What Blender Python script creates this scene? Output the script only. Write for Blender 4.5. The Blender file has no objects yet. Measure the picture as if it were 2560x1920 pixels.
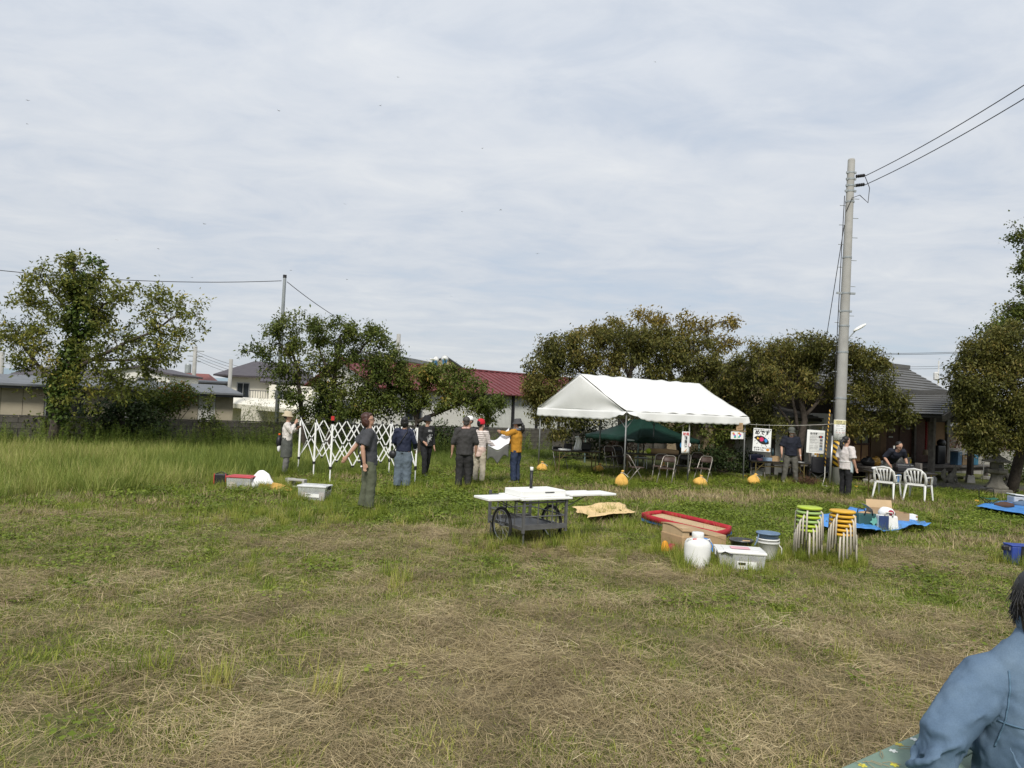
import bpy, bmesh, math, random
import numpy as np
from mathutils import Vector, Matrix, Euler

R = math.radians
scene = bpy.context.scene
COL = scene.collection
rng = np.random.default_rng(7)
random.seed(7)

# ------------------------------------------------------------------ camera
CAM_H, FPX = 2.0, 1800.0            # eye height in metres, focal length in pixels of a 2560 px wide frame
cam_data = bpy.data.cameras.new('camera')
cam_data.sensor_width = 36.0
cam_data.lens = 36.0 * FPX / 2560.0
cam_data.clip_start, cam_data.clip_end = 0.05, 20000.0
cam = bpy.data.objects.new('camera', cam_data)
COL.objects.link(cam)
CAM_M = Matrix.Translation((0, 0, CAM_H)) @ Matrix.Rotation(R(90 + 1.78), 4, 'X') @ Matrix.Rotation(0.045, 4, 'Z')
cam.matrix_world = CAM_M
scene.camera = cam

# ------------------------------------------------------------------ sky and sun (thin bright overcast)
SUN_EL, SUN_AZ = R(43), R(188)       # azimuth clockwise from +Y: behind the camera
world = bpy.data.worlds.new('World')
scene.world = world
world.use_nodes = True
nt = world.node_tree
for n in list(nt.nodes): nt.nodes.remove(n)
def wn(t, **k):
    n = nt.nodes.new(t)
    for a, b in k.items(): setattr(n, a, b)
    return n
L = nt.links.new
out = wn('ShaderNodeOutputWorld'); bg = wn('ShaderNodeBackground'); bg.inputs['Strength'].default_value = 0.1
sky = wn('ShaderNodeTexSky', sky_type='NISHITA', sun_disc=False, sun_elevation=SUN_EL, sun_rotation=SUN_AZ)
tc = wn('ShaderNodeTexCoord'); sep = wn('ShaderNodeSeparateXYZ'); L(tc.outputs['Generated'], sep.inputs[0])
def wmath(op, a, b=None, c=None):
    n = wn('ShaderNodeMath', operation=op)
    for i, v in enumerate((a, b, c)):
        if v is None: continue
        if isinstance(v, (int, float)): n.inputs[i].default_value = v
        else: L(v, n.inputs[i])
    return n.outputs[0]
zz = wmath('ADD', wmath('MAXIMUM', sep.outputs['Z'], 0.0), 0.10)
ux = wmath('DIVIDE', sep.outputs['X'], zz); uy = wmath('DIVIDE', sep.outputs['Y'], zz)
def cloudnoise(sx, sy, scale, detail, rough, seed, dist=0.0):
    cmb = wn('ShaderNodeCombineXYZ')
    L(wmath('MULTIPLY', ux, sx), cmb.inputs[0]); L(wmath('MULTIPLY', uy, sy), cmb.inputs[1]); cmb.inputs[2].default_value = seed
    n = wn('ShaderNodeTexNoise'); n.inputs['Scale'].default_value = scale; n.inputs['Detail'].default_value = detail
    n.inputs['Roughness'].default_value = rough; n.inputs['Distortion'].default_value = dist
    L(cmb.outputs[0], n.inputs['Vector']); return n.outputs['Fac']
big = cloudnoise(0.5, 0.8, 0.9, 4, 0.5, 3.1, 0.3)
fine = cloudnoise(1.0, 1.3, 2.6, 8, 0.6, 8.7, 0.4)
def wramp(fac, stops):
    r = wn('ShaderNodeValToRGB'); L(fac, r.inputs[0]); e = r.color_ramp.elements
    while len(e) < len(stops): e.new(0.5)
    for i, (p, c) in enumerate(stops): e[i].position = p; e[i].color = (*c, 1)
    return r.outputs[0]
mixf = wmath('ADD', wmath('MULTIPLY', big, 0.5), wmath('MULTIPLY', fine, 0.5))
tone = wramp(mixf, [(0.33, (0.505, 0.565, 0.65)), (0.45, (0.57, 0.612, 0.675)), (0.55, (0.635, 0.665, 0.708)), (0.68, (0.72, 0.735, 0.75))])
sc10 = wn('ShaderNodeVectorMath', operation='SCALE'); L(tone, sc10.inputs[0]); L(wmath('MULTIPLY_ADD', wmath('MINIMUM', wmath('MAXIMUM', sep.outputs['Z'], 0.0), 0.45), 4.0, 7.75), sc10.inputs['Scale'])
cover = wramp(mixf, [(0.30, (0.80,) * 3), (0.5, (0.93,) * 3)])
mx = wn('ShaderNodeMixRGB'); L(cover, mx.inputs[0]); L(sky.outputs[0], mx.inputs[1]); L(sc10.outputs[0], mx.inputs[2])
L(mx.outputs[0], bg.inputs['Color']); L(bg.outputs[0], out.inputs['Surface'])

world.cycles.sampling_method = 'NONE'
sun_d = bpy.data.lights.new('sun', 'SUN'); sun_d.energy = 2.6; sun_d.angle = R(12); sun_d.color = (1.0, 0.955, 0.88)
sun = bpy.data.objects.new('sun', sun_d); COL.objects.link(sun)
sdir = Vector((math.sin(SUN_AZ) * math.cos(SUN_EL), math.cos(SUN_AZ) * math.cos(SUN_EL), math.sin(SUN_EL)))
sun.rotation_euler = (-sdir).to_track_quat('-Z', 'Y').to_euler(); sun.location = (0, 0, 40)
scene.view_settings.view_transform = 'Standard'; scene.view_settings.look = 'None'
scene.view_settings.exposure = 0.36
scene.cycles.max_bounces = 5; scene.cycles.diffuse_bounces = 2; scene.cycles.glossy_bounces = 2; scene.cycles.transmission_bounces = 4; scene.cycles.transparent_max_bounces = 6; scene.cycles.caustics_reflective = False; scene.cycles.caustics_refractive = False
scene.view_settings.gamma = 1.0

# ------------------------------------------------------------------ measuring helpers: where a sight line meets the ground, or a depth
CM3 = CAM_M.to_3x3()
def sight(px, py): return CM3 @ Vector(((px - 1280) / FPX, -(py - 960) / FPX, -1.0))
def G(px, py, z=0.0):
    d = sight(px, py); t = (z - CAM_H) / d.z
    return Vector((d.x * t, d.y * t, z))
def P(px, py, Y):
    d = sight(px, py); t = Y / d.y
    return Vector((d.x * t, Y, CAM_H + d.z * t))

# ------------------------------------------------------------------ materials
MATS = {}
def _nodes(name):
    m = bpy.data.materials.new(name); m.use_nodes = True
    t = m.node_tree; b = t.nodes['Principled BSDF']
    return m, t, b
def noise_node(t, scale, detail=4, rough=0.55, vec=None, coord='Object'):
    n = t.nodes.new('ShaderNodeTexNoise'); n.inputs['Scale'].default_value = scale; n.inputs['Detail'].default_value = detail; n.inputs['Roughness'].default_value = rough
    if vec is None:
        c = t.nodes.new('ShaderNodeTexCoord'); t.links.new(c.outputs[coord], n.inputs['Vector'])
    else: t.links.new(vec, n.inputs['Vector'])
    return n
def ramp_node(t, fac, stops, interp='LINEAR'):
    r = t.nodes.new('ShaderNodeValToRGB'); t.links.new(fac, r.inputs[0]); e = r.color_ramp.elements; r.color_ramp.interpolation = interp
    while len(e) < len(stops): e.new(0.5)
    for i, (p, c) in enumerate(stops): e[i].position = p; e[i].color = (c[0], c[1], c[2], 1)
    return r.outputs[0]
def mul(c, k): return tuple(min(1, x * k) for x in c)
def mat(name, color, rough=0.6, var=0.18, scale=6.0, bump=0.0, bscale=40.0, metal=0.0, dirt=None, spec=0.4, trans=0.0, alpha=1.0):
    """plain painted / cast / woven surface with uneven tone, optional dirt colour in blotches and fine relief"""
    if name in MATS: return MATS[name]
    m, t, b = _nodes(name)
    n = noise_node(t, scale, 5)
    stops = [(0.3, mul(color, 1 - var)), (0.7, mul(color, 1 + var))]
    if dirt: stops = [(0.22, dirt)] + stops
    t.links.new(ramp_node(t, n.outputs['Fac'], stops), b.inputs['Base Color'])
    b.inputs['Roughness'].default_value = rough; b.inputs['Metallic'].default_value = metal
    b.inputs['Specular IOR Level'].default_value = spec
    b.inputs['Transmission Weight'].default_value = trans; b.inputs['Alpha'].default_value = alpha
    if bump:
        n2 = noise_node(t, bscale, 5); bp = t.nodes.new('ShaderNodeBump'); bp.inputs['Strength'].default_value = bump; bp.inputs['Distance'].default_value = 0.02
        t.links.new(n2.outputs['Fac'], bp.inputs['Height']); t.links.new(bp.outputs[0], b.inputs['Normal'])
    MATS[name] = m; return m
def leafmat(name, stops, transl=0.35, instancer=False, rough=0.55, attr='tint'):
    if name in MATS: return MATS[name]
    m, t, b = _nodes(name)
    a = t.nodes.new('ShaderNodeAttribute'); a.attribute_name = attr; a.attribute_type = 'INSTANCER' if instancer else 'GEOMETRY'
    fac = a.outputs['Fac']
    if instancer:                                   # blades inside a tuft differ a little as well
        a2 = t.nodes.new('ShaderNodeAttribute'); a2.attribute_name = 'blade'; a2.attribute_type = 'GEOMETRY'
        ad = t.nodes.new('ShaderNodeMath'); ad.operation = 'MULTIPLY_ADD'; ad.inputs[1].default_value = 0.5
        t.links.new(a2.outputs['Fac'], ad.inputs[0])
        mm = t.nodes.new('ShaderNodeMath'); mm.operation = 'SUBTRACT'; mm.inputs[1].default_value = 0.25; t.links.new(fac, mm.inputs[0])
        t.links.new(mm.outputs[0], ad.inputs[2]); fac = ad.outputs[0]
    col = ramp_node(t, fac, stops)
    t.links.new(col, b.inputs['Base Color']); b.inputs['Roughness'].default_value = rough; b.inputs['Specular IOR Level'].default_value = 0.25
    tr = t.nodes.new('ShaderNodeBsdfTranslucent'); t.links.new(col, tr.inputs['Color'])
    mxs = t.nodes.new('ShaderNodeMixShader'); mxs.inputs[0].default_value = transl
    o = t.nodes['Material Output']; t.links.new(b.outputs[0], mxs.inputs[1]); t.links.new(tr.outputs[0], mxs.inputs[2]); t.links.new(mxs.outputs[0], o.inputs[0])
    MATS[name] = m; return m
def stripemat(name, c1, c2, axis=2, period=0.08, duty=0.5, rough=0.8, bump=0.0, shear=0.0, shear_axis=0):
    """woven or painted stripes laid out along one object axis"""
    if name in MATS: return MATS[name]
    m, t, b = _nodes(name)
    c = t.nodes.new('ShaderNodeTexCoord'); s = t.nodes.new('ShaderNodeSeparateXYZ'); t.links.new(c.outputs['Object'], s.inputs[0])
    v = s.outputs[axis]
    if shear:
        ma = t.nodes.new('ShaderNodeMath'); ma.operation = 'MULTIPLY_ADD'; ma.inputs[1].default_value = shear
        t.links.new(s.outputs[shear_axis], ma.inputs[0]); t.links.new(v, ma.inputs[2]); v = ma.outputs[0]
    d = t.nodes.new('ShaderNodeMath'); d.operation = 'DIVIDE'; d.inputs[1].default_value = period; t.links.new(v, d.inputs[0])
    fr = t.nodes.new('ShaderNodeMath'); fr.operation = 'FRACT'; t.links.new(d.outputs[0], fr.inputs[0])
    lt = t.nodes.new('ShaderNodeMath'); lt.operation = 'LESS_THAN'; lt.inputs[1].default_value = duty; t.links.new(fr.outputs[0], lt.inputs[0])
    n = noise_node(t, 12, 4)
    ca = ramp_node(t, n.outputs['Fac'], [(0.3, mul(c1, .85)), (0.7, mul(c1, 1.12))]); cb = ramp_node(t, n.outputs['Fac'], [(0.3, mul(c2, .85)), (0.7, mul(c2, 1.12))])
    mx = t.nodes.new('ShaderNodeMixRGB'); t.links.new(lt.outputs[0], mx.inputs[0]); t.links.new(ca, mx.inputs[1]); t.links.new(cb, mx.inputs[2])
    t.links.new(mx.outputs[0], b.inputs['Base Color']); b.inputs['Roughness'].default_value = rough
    MATS[name] = m; return m

# ------------------------------------------------------------------ mesh builder
def _smooth(me): me.polygons.foreach_set('use_smooth', np.ones(len(me.polygons), dtype=bool))
def link(name, me, m=None, parent=None):
    o = bpy.data.objects.new(name, me); COL.objects.link(o)
    if m is not None and me is not None: me.materials.append(m)
    if parent is not None: o.parent = parent
    return o
def tag(o, label=None, cat=None, group=None, kind=None):
    if label: o['label'] = label
    if cat: o['category'] = cat
    if group: o['group'] = group
    if kind: o['kind'] = kind
    return o
def thing(name, label, cat, loc=(0, 0, 0), rz=0.0, group=None, scale=1.0):
    o = bpy.data.objects.new(name, None); COL.objects.link(o); o.empty_display_size = 0.1
    o.location = loc; o.rotation_euler = (0, 0, rz); o.scale = (scale,) * 3
    return tag(o, label, cat, group)
def copy_thing(src, loc, rz=0.0, label=None, group=None):
    def rec(o, parent):
        c = o.copy(); COL.objects.link(c); c.parent = parent
        for ch in o.children: rec(ch, c)
        return c
    kids = list(src.children); c = src.copy(); COL.objects.link(c); c.location = loc; c.rotation_euler = (0, 0, rz)
    for ch in kids: rec(ch, c)
    if label: c['label'] = label
    if group: c['group'] = group
    return c

class MB:
    def __init__(s): s.v = []; s.f = []
    def add(s, vs, fs, M=None):
        k = len(s.v)
        s.v += [tuple(M @ Vector(p)) for p in vs] if M is not None else [tuple(p) for p in vs]
        s.f += [tuple(i + k for i in f) for f in fs]; return s
    def box(s, c, d, rz=0.0, M=None):
        x, y, z = d[0] / 2, d[1] / 2, d[2] / 2
        vs = [(-x, -y, -z), (x, -y, -z), (x, y, -z), (-x, y, -z), (-x, -y, z), (x, -y, z), (x, y, z), (-x, y, z)]
        T = Matrix.Translation(c) @ Matrix.Rotation(rz, 4, 'Z')
        if M is not None: T = M @ T
        return s.add(vs, [(0, 3, 2, 1), (4, 5, 6, 7), (0, 1, 5, 4), (1, 2, 6, 5), (2, 3, 7, 6), (3, 0, 4, 7)], T)
    def bar(s, a, b, w, h=None, up=(0, 0, 1)):
        a, b = Vector(a), Vector(b); h = h or w; d = b - a; ln = d.length; d.normalize(); u = Vector(up)
        if abs(d.dot(u)) > .98: u = Vector((0, 1, 0))
        x = d.cross(u).normalized(); y = x.cross(d)
        M = Matrix((x, d, y)).transposed().to_4x4(); M.translation = (a + b) / 2
        return s.box((0, 0, 0), (w, ln, h), M=M)
    def tube(s, pts, r, n=6, caps=True, xdir=None, ry=None):
        pts = [Vector(p) for p in pts]; m = len(pts)
        rs = list(r) if hasattr(r, '__len__') else [r] * m
        rys = rs if ry is None else (list(ry) if hasattr(ry, '__len__') else [ry] * m)
        tg = [(pts[min(i + 1, m - 1)] - pts[max(i - 1, 0)]).normalized() for i in range(m)]
        ref = Vector(xdir) if xdir is not None else (Vector((1, 0, 0)) if abs(tg[0].x) < .8 else Vector((0, 1, 0)))
        vs, fs = [], []
        for i in range(m):
            t = tg[i]; x = ref - t * ref.dot(t)
            if x.length < 1e-4: x = t.orthogonal()
            x.normalize(); y = t.cross(x)
            if xdir is None: ref = x
            for k in range(n):
                a = 2 * math.pi * k / n
                vs.append(pts[i] + x * (rs[i] * math.cos(a)) + y * (rys[i] * math.sin(a)))
        for i in range(m - 1):
            for k in range(n):
                k2 = (k + 1) % n; fs.append((i * n + k, i * n + k2, (i + 1) * n + k2, (i + 1) * n + k))
        if caps: fs.append(tuple(range(n - 1, -1, -1))); fs.append(tuple((m - 1) * n + k for k in range(n)))
        return s.add(vs, fs)
    def lathe(s, prof, n=20, c=(0, 0, 0), M=None, sx=1.0, sy=1.0):
        vs = []
        for r, z in prof:
            for k in range(n):
                a = 2 * math.pi * k / n; vs.append((c[0] + r * sx * math.cos(a), c[1] + r * sy * math.sin(a), c[2] + z))
        fs = []
        for i in range(len(prof) - 1):
            for k in range(n):
                k2 = (k + 1) % n; fs.append((i * n + k, i * n + k2, (i + 1) * n + k2, (i + 1) * n + k))
        if prof[0][0] > 1e-6: fs.append(tuple(range(n - 1, -1, -1)))
        if prof[-1][0] > 1e-6: fs.append(tuple((len(prof) - 1) * n + k for k in range(n)))
        return s.add(vs, fs, M)
    def ell(s, c, r, n=12, m=8, M=None):
        prof = [(math.sin(math.pi * i / m), -math.cos(math.pi * i / m)) for i in range(m + 1)]
        T = Matrix.Translation(c) @ (M if M is not None else Matrix.Identity(4)) @ Matrix.Diagonal((r[0], r[1], r[2], 1))
        prof[0] = (1e-4, -1); prof[-1] = (1e-4, 1)
        return s.lathe(prof, n, M=T)
    def prism(s, poly, h, M=None):
        n = len(poly); vs = [(x, y, 0) for x, y in poly] + [(x, y, h) for x, y in poly]
        fs = [tuple(range(n - 1, -1, -1)), tuple(range(n, 2 * n))] + [(i, (i + 1) % n, n + (i + 1) % n, n + i) for i in range(n)]
        return s.add(vs, fs, M)
    def grid(s, fn, nu, nv):
        vs = [fn(i / nu, j / nv) for j in range(nv + 1) for i in range(nu + 1)]
        fs = [(j * (nu + 1) + i, j * (nu + 1) + i + 1, (j + 1) * (nu + 1) + i + 1, (j + 1) * (nu + 1) + i) for j in range(nv) for i in range(nu)]
        return s.add(vs, fs)
    def build(s, name, m, parent=None, smooth=False, bevel=0.0, sub=0, solid=0.0, remesh=0.0, relax=0, disp=0.0, dscale=0.2, loc=None, rot=None):
        me = bpy.data.meshes.new(name); me.from_pydata(s.v, [], s.f); me.update()
        if smooth or remesh or sub: _smooth(me)
        o = link(name, me, m, parent)
        if loc is not None: o.location = loc
        if rot is not None: o.rotation_euler = rot
        if solid: md = o.modifiers.new('solid', 'SOLIDIFY'); md.thickness = solid; md.offset = 0
        if bevel: md = o.modifiers.new('bevel', 'BEVEL'); md.width = bevel; md.segments = 2; md.limit_method = 'ANGLE'
        if remesh: md = o.modifiers.new('remesh', 'REMESH'); md.mode = 'VOXEL'; md.voxel_size = remesh; md.use_smooth_shade = True
        if relax: md = o.modifiers.new('relax', 'SMOOTH'); md.iterations = relax; md.factor = 0.5
        if disp:
            tx = bpy.data.textures.new(name + '_folds', 'CLOUDS'); tx.noise_scale = dscale; tx.noise_depth = 2
            md = o.modifiers.new('folds', 'DISPLACE'); md.texture = tx; md.strength = disp; md.mid_level = 0.5
        if sub: md = o.modifiers.new('sub', 'SUBSURF'); md.levels = sub; md.render_levels = sub
        return o
def fastmesh(name, V, F, attrs=None, smooth=False):
    me = bpy.data.meshes.new(name); V = np.asarray(V, np.float32); F = np.asarray(F, np.int32); k = F.shape[1]
    me.vertices.add(len(V)); me.vertices.foreach_set('co', V.ravel())
    me.loops.add(F.size); me.loops.foreach_set('vertex_index', F.ravel())
    me.polygons.add(len(F)); me.polygons.foreach_set('loop_start', np.arange(0, F.size, k, dtype=np.int32))
    me.update(calc_edges=True)
    for an, (dom, arr) in (attrs or {}).items():
        a = me.attributes.new(an, 'FLOAT', dom); a.data.foreach_set('value', np.asarray(arr, np.float32))
    if smooth: _smooth(me)
    return me
# cheap tiling value noise for layout decisions
_g = np.random.default_rng(11).random((64, 64))
def vnoise(x, y, s):
    x = np.asarray(x, float) * s; y = np.asarray(y, float) * s
    xi = np.floor(x).astype(int); yi = np.floor(y).astype(int); fx = x - xi; fy = y - yi
    fx = fx * fx * (3 - 2 * fx); fy = fy * fy * (3 - 2 * fy)
    a = _g[xi % 64, yi % 64]; b = _g[(xi + 1) % 64, yi % 64]; c = _g[xi % 64, (yi + 1) % 64]; d = _g[(xi + 1) % 64, (yi + 1) % 64]
    return (a * (1 - fx) + b * fx) * (1 - fy) + (c * (1 - fx) + d * fx) * fy
def fbm(x, y, s): return .5 * vnoise(x, y, s) + .3 * vnoise(x + 9.1, y + 3.7, s * 2.1) + .2 * vnoise(x + 4.2, y + 8.8, s * 4.3)
# ================================================================== GROUND
def gauss(x, y, cx, cy, sx, sy, rot=0.0):
    c, s = math.cos(rot), math.sin(rot); dx, dy = x - cx, y - cy
    a = (dx * c + dy * s) / sx; b = (-dx * s + dy * c) / sy
    return np.exp(-(a * a + b * b))
def greenness(x, y):
    x = np.asarray(x, float); y = np.asarray(y, float)
    g = 0.60 + 1.0 * (fbm(x, y, 0.55) - 0.5) + 0.5 * (fbm(x + 31, y + 17, 1.9) - 0.5)
    g = g - 0.22 * np.clip((8.2 - y) / 2.5, 0, 1)                       # mown straw in the foreground
    g += 0.42 * gauss(x, y, -6.2, 9.2, 3.2, 2.4, -0.3)                  # clover to the left
    g += 0.22 * gauss(x, y, -2.5, 14.5, 3.5, 2.5) + 0.16 * gauss(x, y, 1.0, 13.0, 2.2, 2.0)
    g += 0.22 * np.clip((y - 14) / 5, 0, 1)
    g += 0.34 * gauss(x, y, 5.0, 15.2, 5.5, 1.3, 0.10) + 0.25 * gauss(x, y, 4.2, 8.4, 2.2, 1.2) + 0.2 * gauss(x, y, 5, 11.8, 3, 1.3)
    g -= 0.55 * gauss(x, y, 8.8, 18.3, 4.8, 1.1, 0.05)                  # worn strip before the booths
    g -= 0.50 * gauss(x, y, 4.0, 17.8, 2.6, 0.9, 0.12) - 0.1 * gauss(x, y, 4, 16, 4, .7)
    g -= 0.30 * gauss(x, y, -0.6, 14.8, 1.0, 0.5) + 0.15 * gauss(x, y, -1.9, 9.6, 2.4, 1.1) - 0.2 * gauss(x, y, 5.5, 7.5, 2.5, 1.2)
    return np.clip(g, 0, 1)
def wallline(x): return 23.0 + (x + 16.4) * (12.0 / 18.8)               # foot of the block wall at the back
def tallness(x, y):
    """1 where the uncut grass stands: the strip along the back wall, wide at the left"""
    x = np.asarray(x, float); y = np.asarray(y, float)
    front = np.where(x < -6.2, 12.0 + (x + 8.6) * 1.85, 16.6 + (x + 6.2) * 1.25) + 0.9 * (fbm(x, y, .8) - .5)
    t = np.clip((y - front) / 0.5, 0, 1) * np.clip((wallline(x) - 0.15 - y) / 0.3, 0, 1)
    return t * np.clip((2.6 - x) / 1.5, 0, 1)
def gravelness(x, y):
    return np.clip(1.5 * gauss(x, y, 15.0, 23.6, 3.4, 1.1, 0.1) + 0.9 * gauss(x, y, 12.5, 25.2, 6, 1.2) - 0.25 + 0.5 * (fbm(x, y, 1.2) - .5), 0, 1)
def spaced(lo, hi, step, far, n):
    core = np.arange(lo, hi + 1e-6, step); k = np.geomspace(step * 3, far, n)
    return np.concatenate([lo - k[::-1], core, hi + k])
gx = spaced(-26, 26, 0.3, 4000, 16); gy = spaced(0, 42, 0.3, 4000, 16)
X, Y = np.meshgrid(gx, gy); Zg = 0.03 * (fbm(X, Y, .35) - .5) * (np.hypot(X, Y) < 60)
nx, ny = len(gx), len(gy); ii = (np.arange(ny - 1)[:, None] * nx + np.arange(nx - 1)[None]).ravel()
me = fastmesh('ground', np.stack([X.ravel(), Y.ravel(), Zg.ravel()], 1), np.stack([ii, ii + 1, ii + nx + 1, ii + nx], 1),
              {'green': ('POINT', greenness(X, Y).ravel()), 'gravel': ('POINT', gravelness(X, Y).ravel())}, True)
gm, t, b = _nodes('field_soil')
ag = t.nodes.new('ShaderNodeAttribute'); ag.attribute_name = 'green'; av = t.nodes.new('ShaderNodeAttribute'); av.attribute_name = 'gravel'
n1 = noise_node(t, 22, 10, .72); n2 = noise_node(t, 70, 4, .6)
dry = ramp_node(t, n1.outputs['Fac'], [(.3, (.13, .10, .058)), (.5, (.25, .20, .115)), (.7, (.38, .315, .19))])
grn = ramp_node(t, n1.outputs['Fac'], [(.3, (.068, .085, .022)), (.5, (.125, .150, .036)), (.7, (.20, .215, .065))])
grv = ramp_node(t, n2.outputs['Fac'], [(.35, (.10, .095, .085)), (.5, (.22, .21, .19)), (.65, (.36, .34, .31))])
mx = t.nodes.new('ShaderNodeMixRGB'); t.links.new(ag.outputs['Fac'], mx.inputs[0]); t.links.new(dry, mx.inputs[1]); t.links.new(grn, mx.inputs[2])
mx2 = t.nodes.new('ShaderNodeMixRGB'); t.links.new(av.outputs['Fac'], mx2.inputs[0]); t.links.new(mx.outputs[0], mx2.inputs[1]); t.links.new(grv, mx2.inputs[2])
t.links.new(mx2.outputs[0], b.inputs['Base Color']); b.inputs['Roughness'].default_value = 0.95; b.inputs['Specular IOR Level'].default_value = .1
bp = t.nodes.new('ShaderNodeBump'); bp.inputs['Strength'].default_value = 0.8; bp.inputs['Distance'].default_value = 0.03
t.links.new(n2.outputs['Fac'], bp.inputs['Height']); t.links.new(bp.outputs[0], b.inputs['Normal'])
tag(link('ground', me, gm), 'mown field of dry straw and short green grass', 'ground', kind='structure')

# ================================================================== GRASS (uncountable: one object per kind of growth)
def strips(P0, D, S, ln, w, bend, segs=2, lift=None):
    """blades: base points, rise directions, side directions; returns verts, quads, blade ids"""
    n = len(P0); V = []
    for k in range(segs + 1):
        u = k / segs; ww = w * (1 - u * 0.85)
        C = P0 + D * (ln * u)[:, None]; C[:, 2] -= (bend * u * u * ln)
        if lift is not None: C[:, 2] += lift * math.sin(math.pi * u)
        V += [C - S * ww[:, None] / 2, C + S * ww[:, None] / 2]
    V = np.stack(V, 1)                              # n, 2(segs+1), 3
    m = 2 * (segs + 1); base = (np.arange(n) * m)[:, None]; F = []
    for k in range(segs): F.append(base + np.array([2 * k, 2 * k + 1, 2 * k + 3, 2 * k + 2]))
    return V.reshape(-1, 3), np.concatenate(F, 1).reshape(-1, 4), np.repeat(np.arange(n), segs)
def clump(name, m, n, radius, hmin, hmax, w, lean, bend, seed, lying=False, align=0.0, segs=2):
    r = np.random.default_rng(seed)
    a = r.random(n) * 2 * np.pi; q = np.sqrt(r.random(n)) * radius
    P0 = np.stack([q * np.cos(a), q * np.sin(a), np.zeros(n)], 1)
    ln = hmin + (hmax - hmin) * r.random(n) ** 1.4
    if lying:
        th = r.normal(0, 1, n) * (1 - align) * 1.6 + (r.random(n) < .5) * np.pi
        D = np.stack([np.cos(th), np.sin(th), r.normal(0.02, .10, n)], 1); P0[:, 2] = r.random(n) * .05 + .004
        P0 -= D * (ln / 2)[:, None]; P0[:, 2] = np.abs(P0[:, 2]) + .003
        lift = ln * r.random(n) * .12
    else:
        th = r.random(n) * 2 * np.pi; le = lean * (.3 + r.random(n))
        D = np.stack([np.cos(th) * le, np.sin(th) * le, np.ones(n)], 1); lift = None
    D /= np.linalg.norm(D, axis=1)[:, None]
    S = np.stack([-np.sin(th + r.normal(0, .5, n)), np.cos(th), r.normal(0, .25, n)], 1); S /= np.linalg.norm(S, axis=1)[:, None]
    V, F, ids = strips(P0, D, S, ln, w * (.6 + .8 * r.random(n)), bend * (.4 + r.random(n)), segs, lift)
    V[:, 2] = np.maximum(V[:, 2], .002)
    o = bpy.data.objects.new(name, fastmesh(name, V, F, {'blade': ('FACE', r.random(n)[ids])})); o.data.materials.append(m); return o
def leafclump(name, m, n, radius, hmin, hmax, size, seed):
    r = np.random.default_rng(seed); a = r.random(n) * 2 * np.pi; q = np.sqrt(r.random(n)) * radius
    C = np.stack([q * np.cos(a), q * np.sin(a), hmin + (hmax - hmin) * r.random(n)], 1)
    V, F, tnt = leaf_quads(C, size * (.6 + .8 * r.random(n)), .75, r, droop=0.05, flat=1.2)
    o = bpy.data.objects.new(name, fastmesh(name, V, F, {'blade': ('FACE', tnt)})); o.data.materials.append(m); return o
def leaf_quads(C, size, aspect, r, droop=0.4, flat=0.0, out=None):
    n = len(C); D = r.normal(0, 1, (n, 3)); D[:, 2] *= 1 / (1 + flat * 3); D[:, 2] -= droop
    if out is not None: D += out
    D /= np.linalg.norm(D, axis=1)[:, None]
    U = r.normal(0, .6, (n, 3)); U[:, 2] += 1.0 + flat
    S = np.cross(D, U); S /= np.linalg.norm(S, axis=1)[:, None] + 1e-9; N = np.cross(S, D)
    l = size[:, None]; w = l * aspect
    a = C; bq = C + D * l * .45 + S * w * .5 + N * l * .08; c = C + D * l; d = C + D * l * .45 - S * w * .5 + N * l * .08
    V = np.stack([a, bq, c, d], 1).reshape(-1, 3); F = np.arange(4 * n).reshape(-1, 4)
    return V, F, r.random(n)
def weedclump(name, m, n, seed, h=.7):
    r = np.random.default_rng(seed); Vs = []; Fs = []; T = []; k = 0
    for i in range(n):
        p = np.array([r.normal(0, .12), r.normal(0, .12), 0]); hh = h * (.6 + .6 * r.random()); ln = r.normal(0, .08, 2)
        P0 = p[None]; D = np.array([[ln[0], ln[1], 1.]]); V, F, _ = strips(P0, D, np.array([[1., 0, 0]]), np.array([hh]), np.array([.008]), np.array([.0]), 2)
        Vs.append(V); Fs.append(F + k); k += len(V); T.append(np.full(len(F), .4))
        nl = 34; u = .15 + .85 * r.random(nl); C = p + np.stack([ln[0] * hh * u, ln[1] * hh * u, hh * u], 1)
        V, F, tt = leaf_quads(C, (.10 * (1.15 - .75 * u)), .22, r, droop=-.25, flat=.6); Vs.append(V); Fs.append(F + k); k += len(V); T.append(.3 + .5 * tt)
    o = bpy.data.objects.new(name, fastmesh(name, np.concatenate(Vs), np.concatenate(Fs), {'blade': ('FACE', np.concatenate(T))})); o.data.materials.append(m); return o
STRAW = leafmat('dry_straw', [(0, (.13, .098, .054)), (.35, (.31, .24, .128)), (.7, (.50, .40, .22)), (1, (.68, .58, .36))], .15, True, .6)
GRASS = leafmat('short_grass', [(0, (.085, .125, .014)), (.4, (.175, .235, .026)), (.75, (.29, .325, .050)), (1, (.44, .40, .12))], .3, True)
TALL = leafmat('uncut_grass', [(0, (.10, .145, .024)), (.4, (.205, .262, .050)), (.7, (.35, .37, .10)), (1, (.50, .43, .19))], .35, True)
CLOV = leafmat('clover_leaf', [(0, (.095, .135, .016)), (.5, (.175, .235, .026)), (1, (.26, .31, .05))], .3, True)
WEED = leafmat('weed_leaf', [(0, (.08, .12, .02)), (.5, (.165, .235, .038)), (1, (.28, .32, .08))], .35, True)
def kinds(prefix, fn, k): 
    c = bpy.data.collections.new(prefix)
    for i in range(k): c.objects.link(fn(i))
    return c
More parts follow.
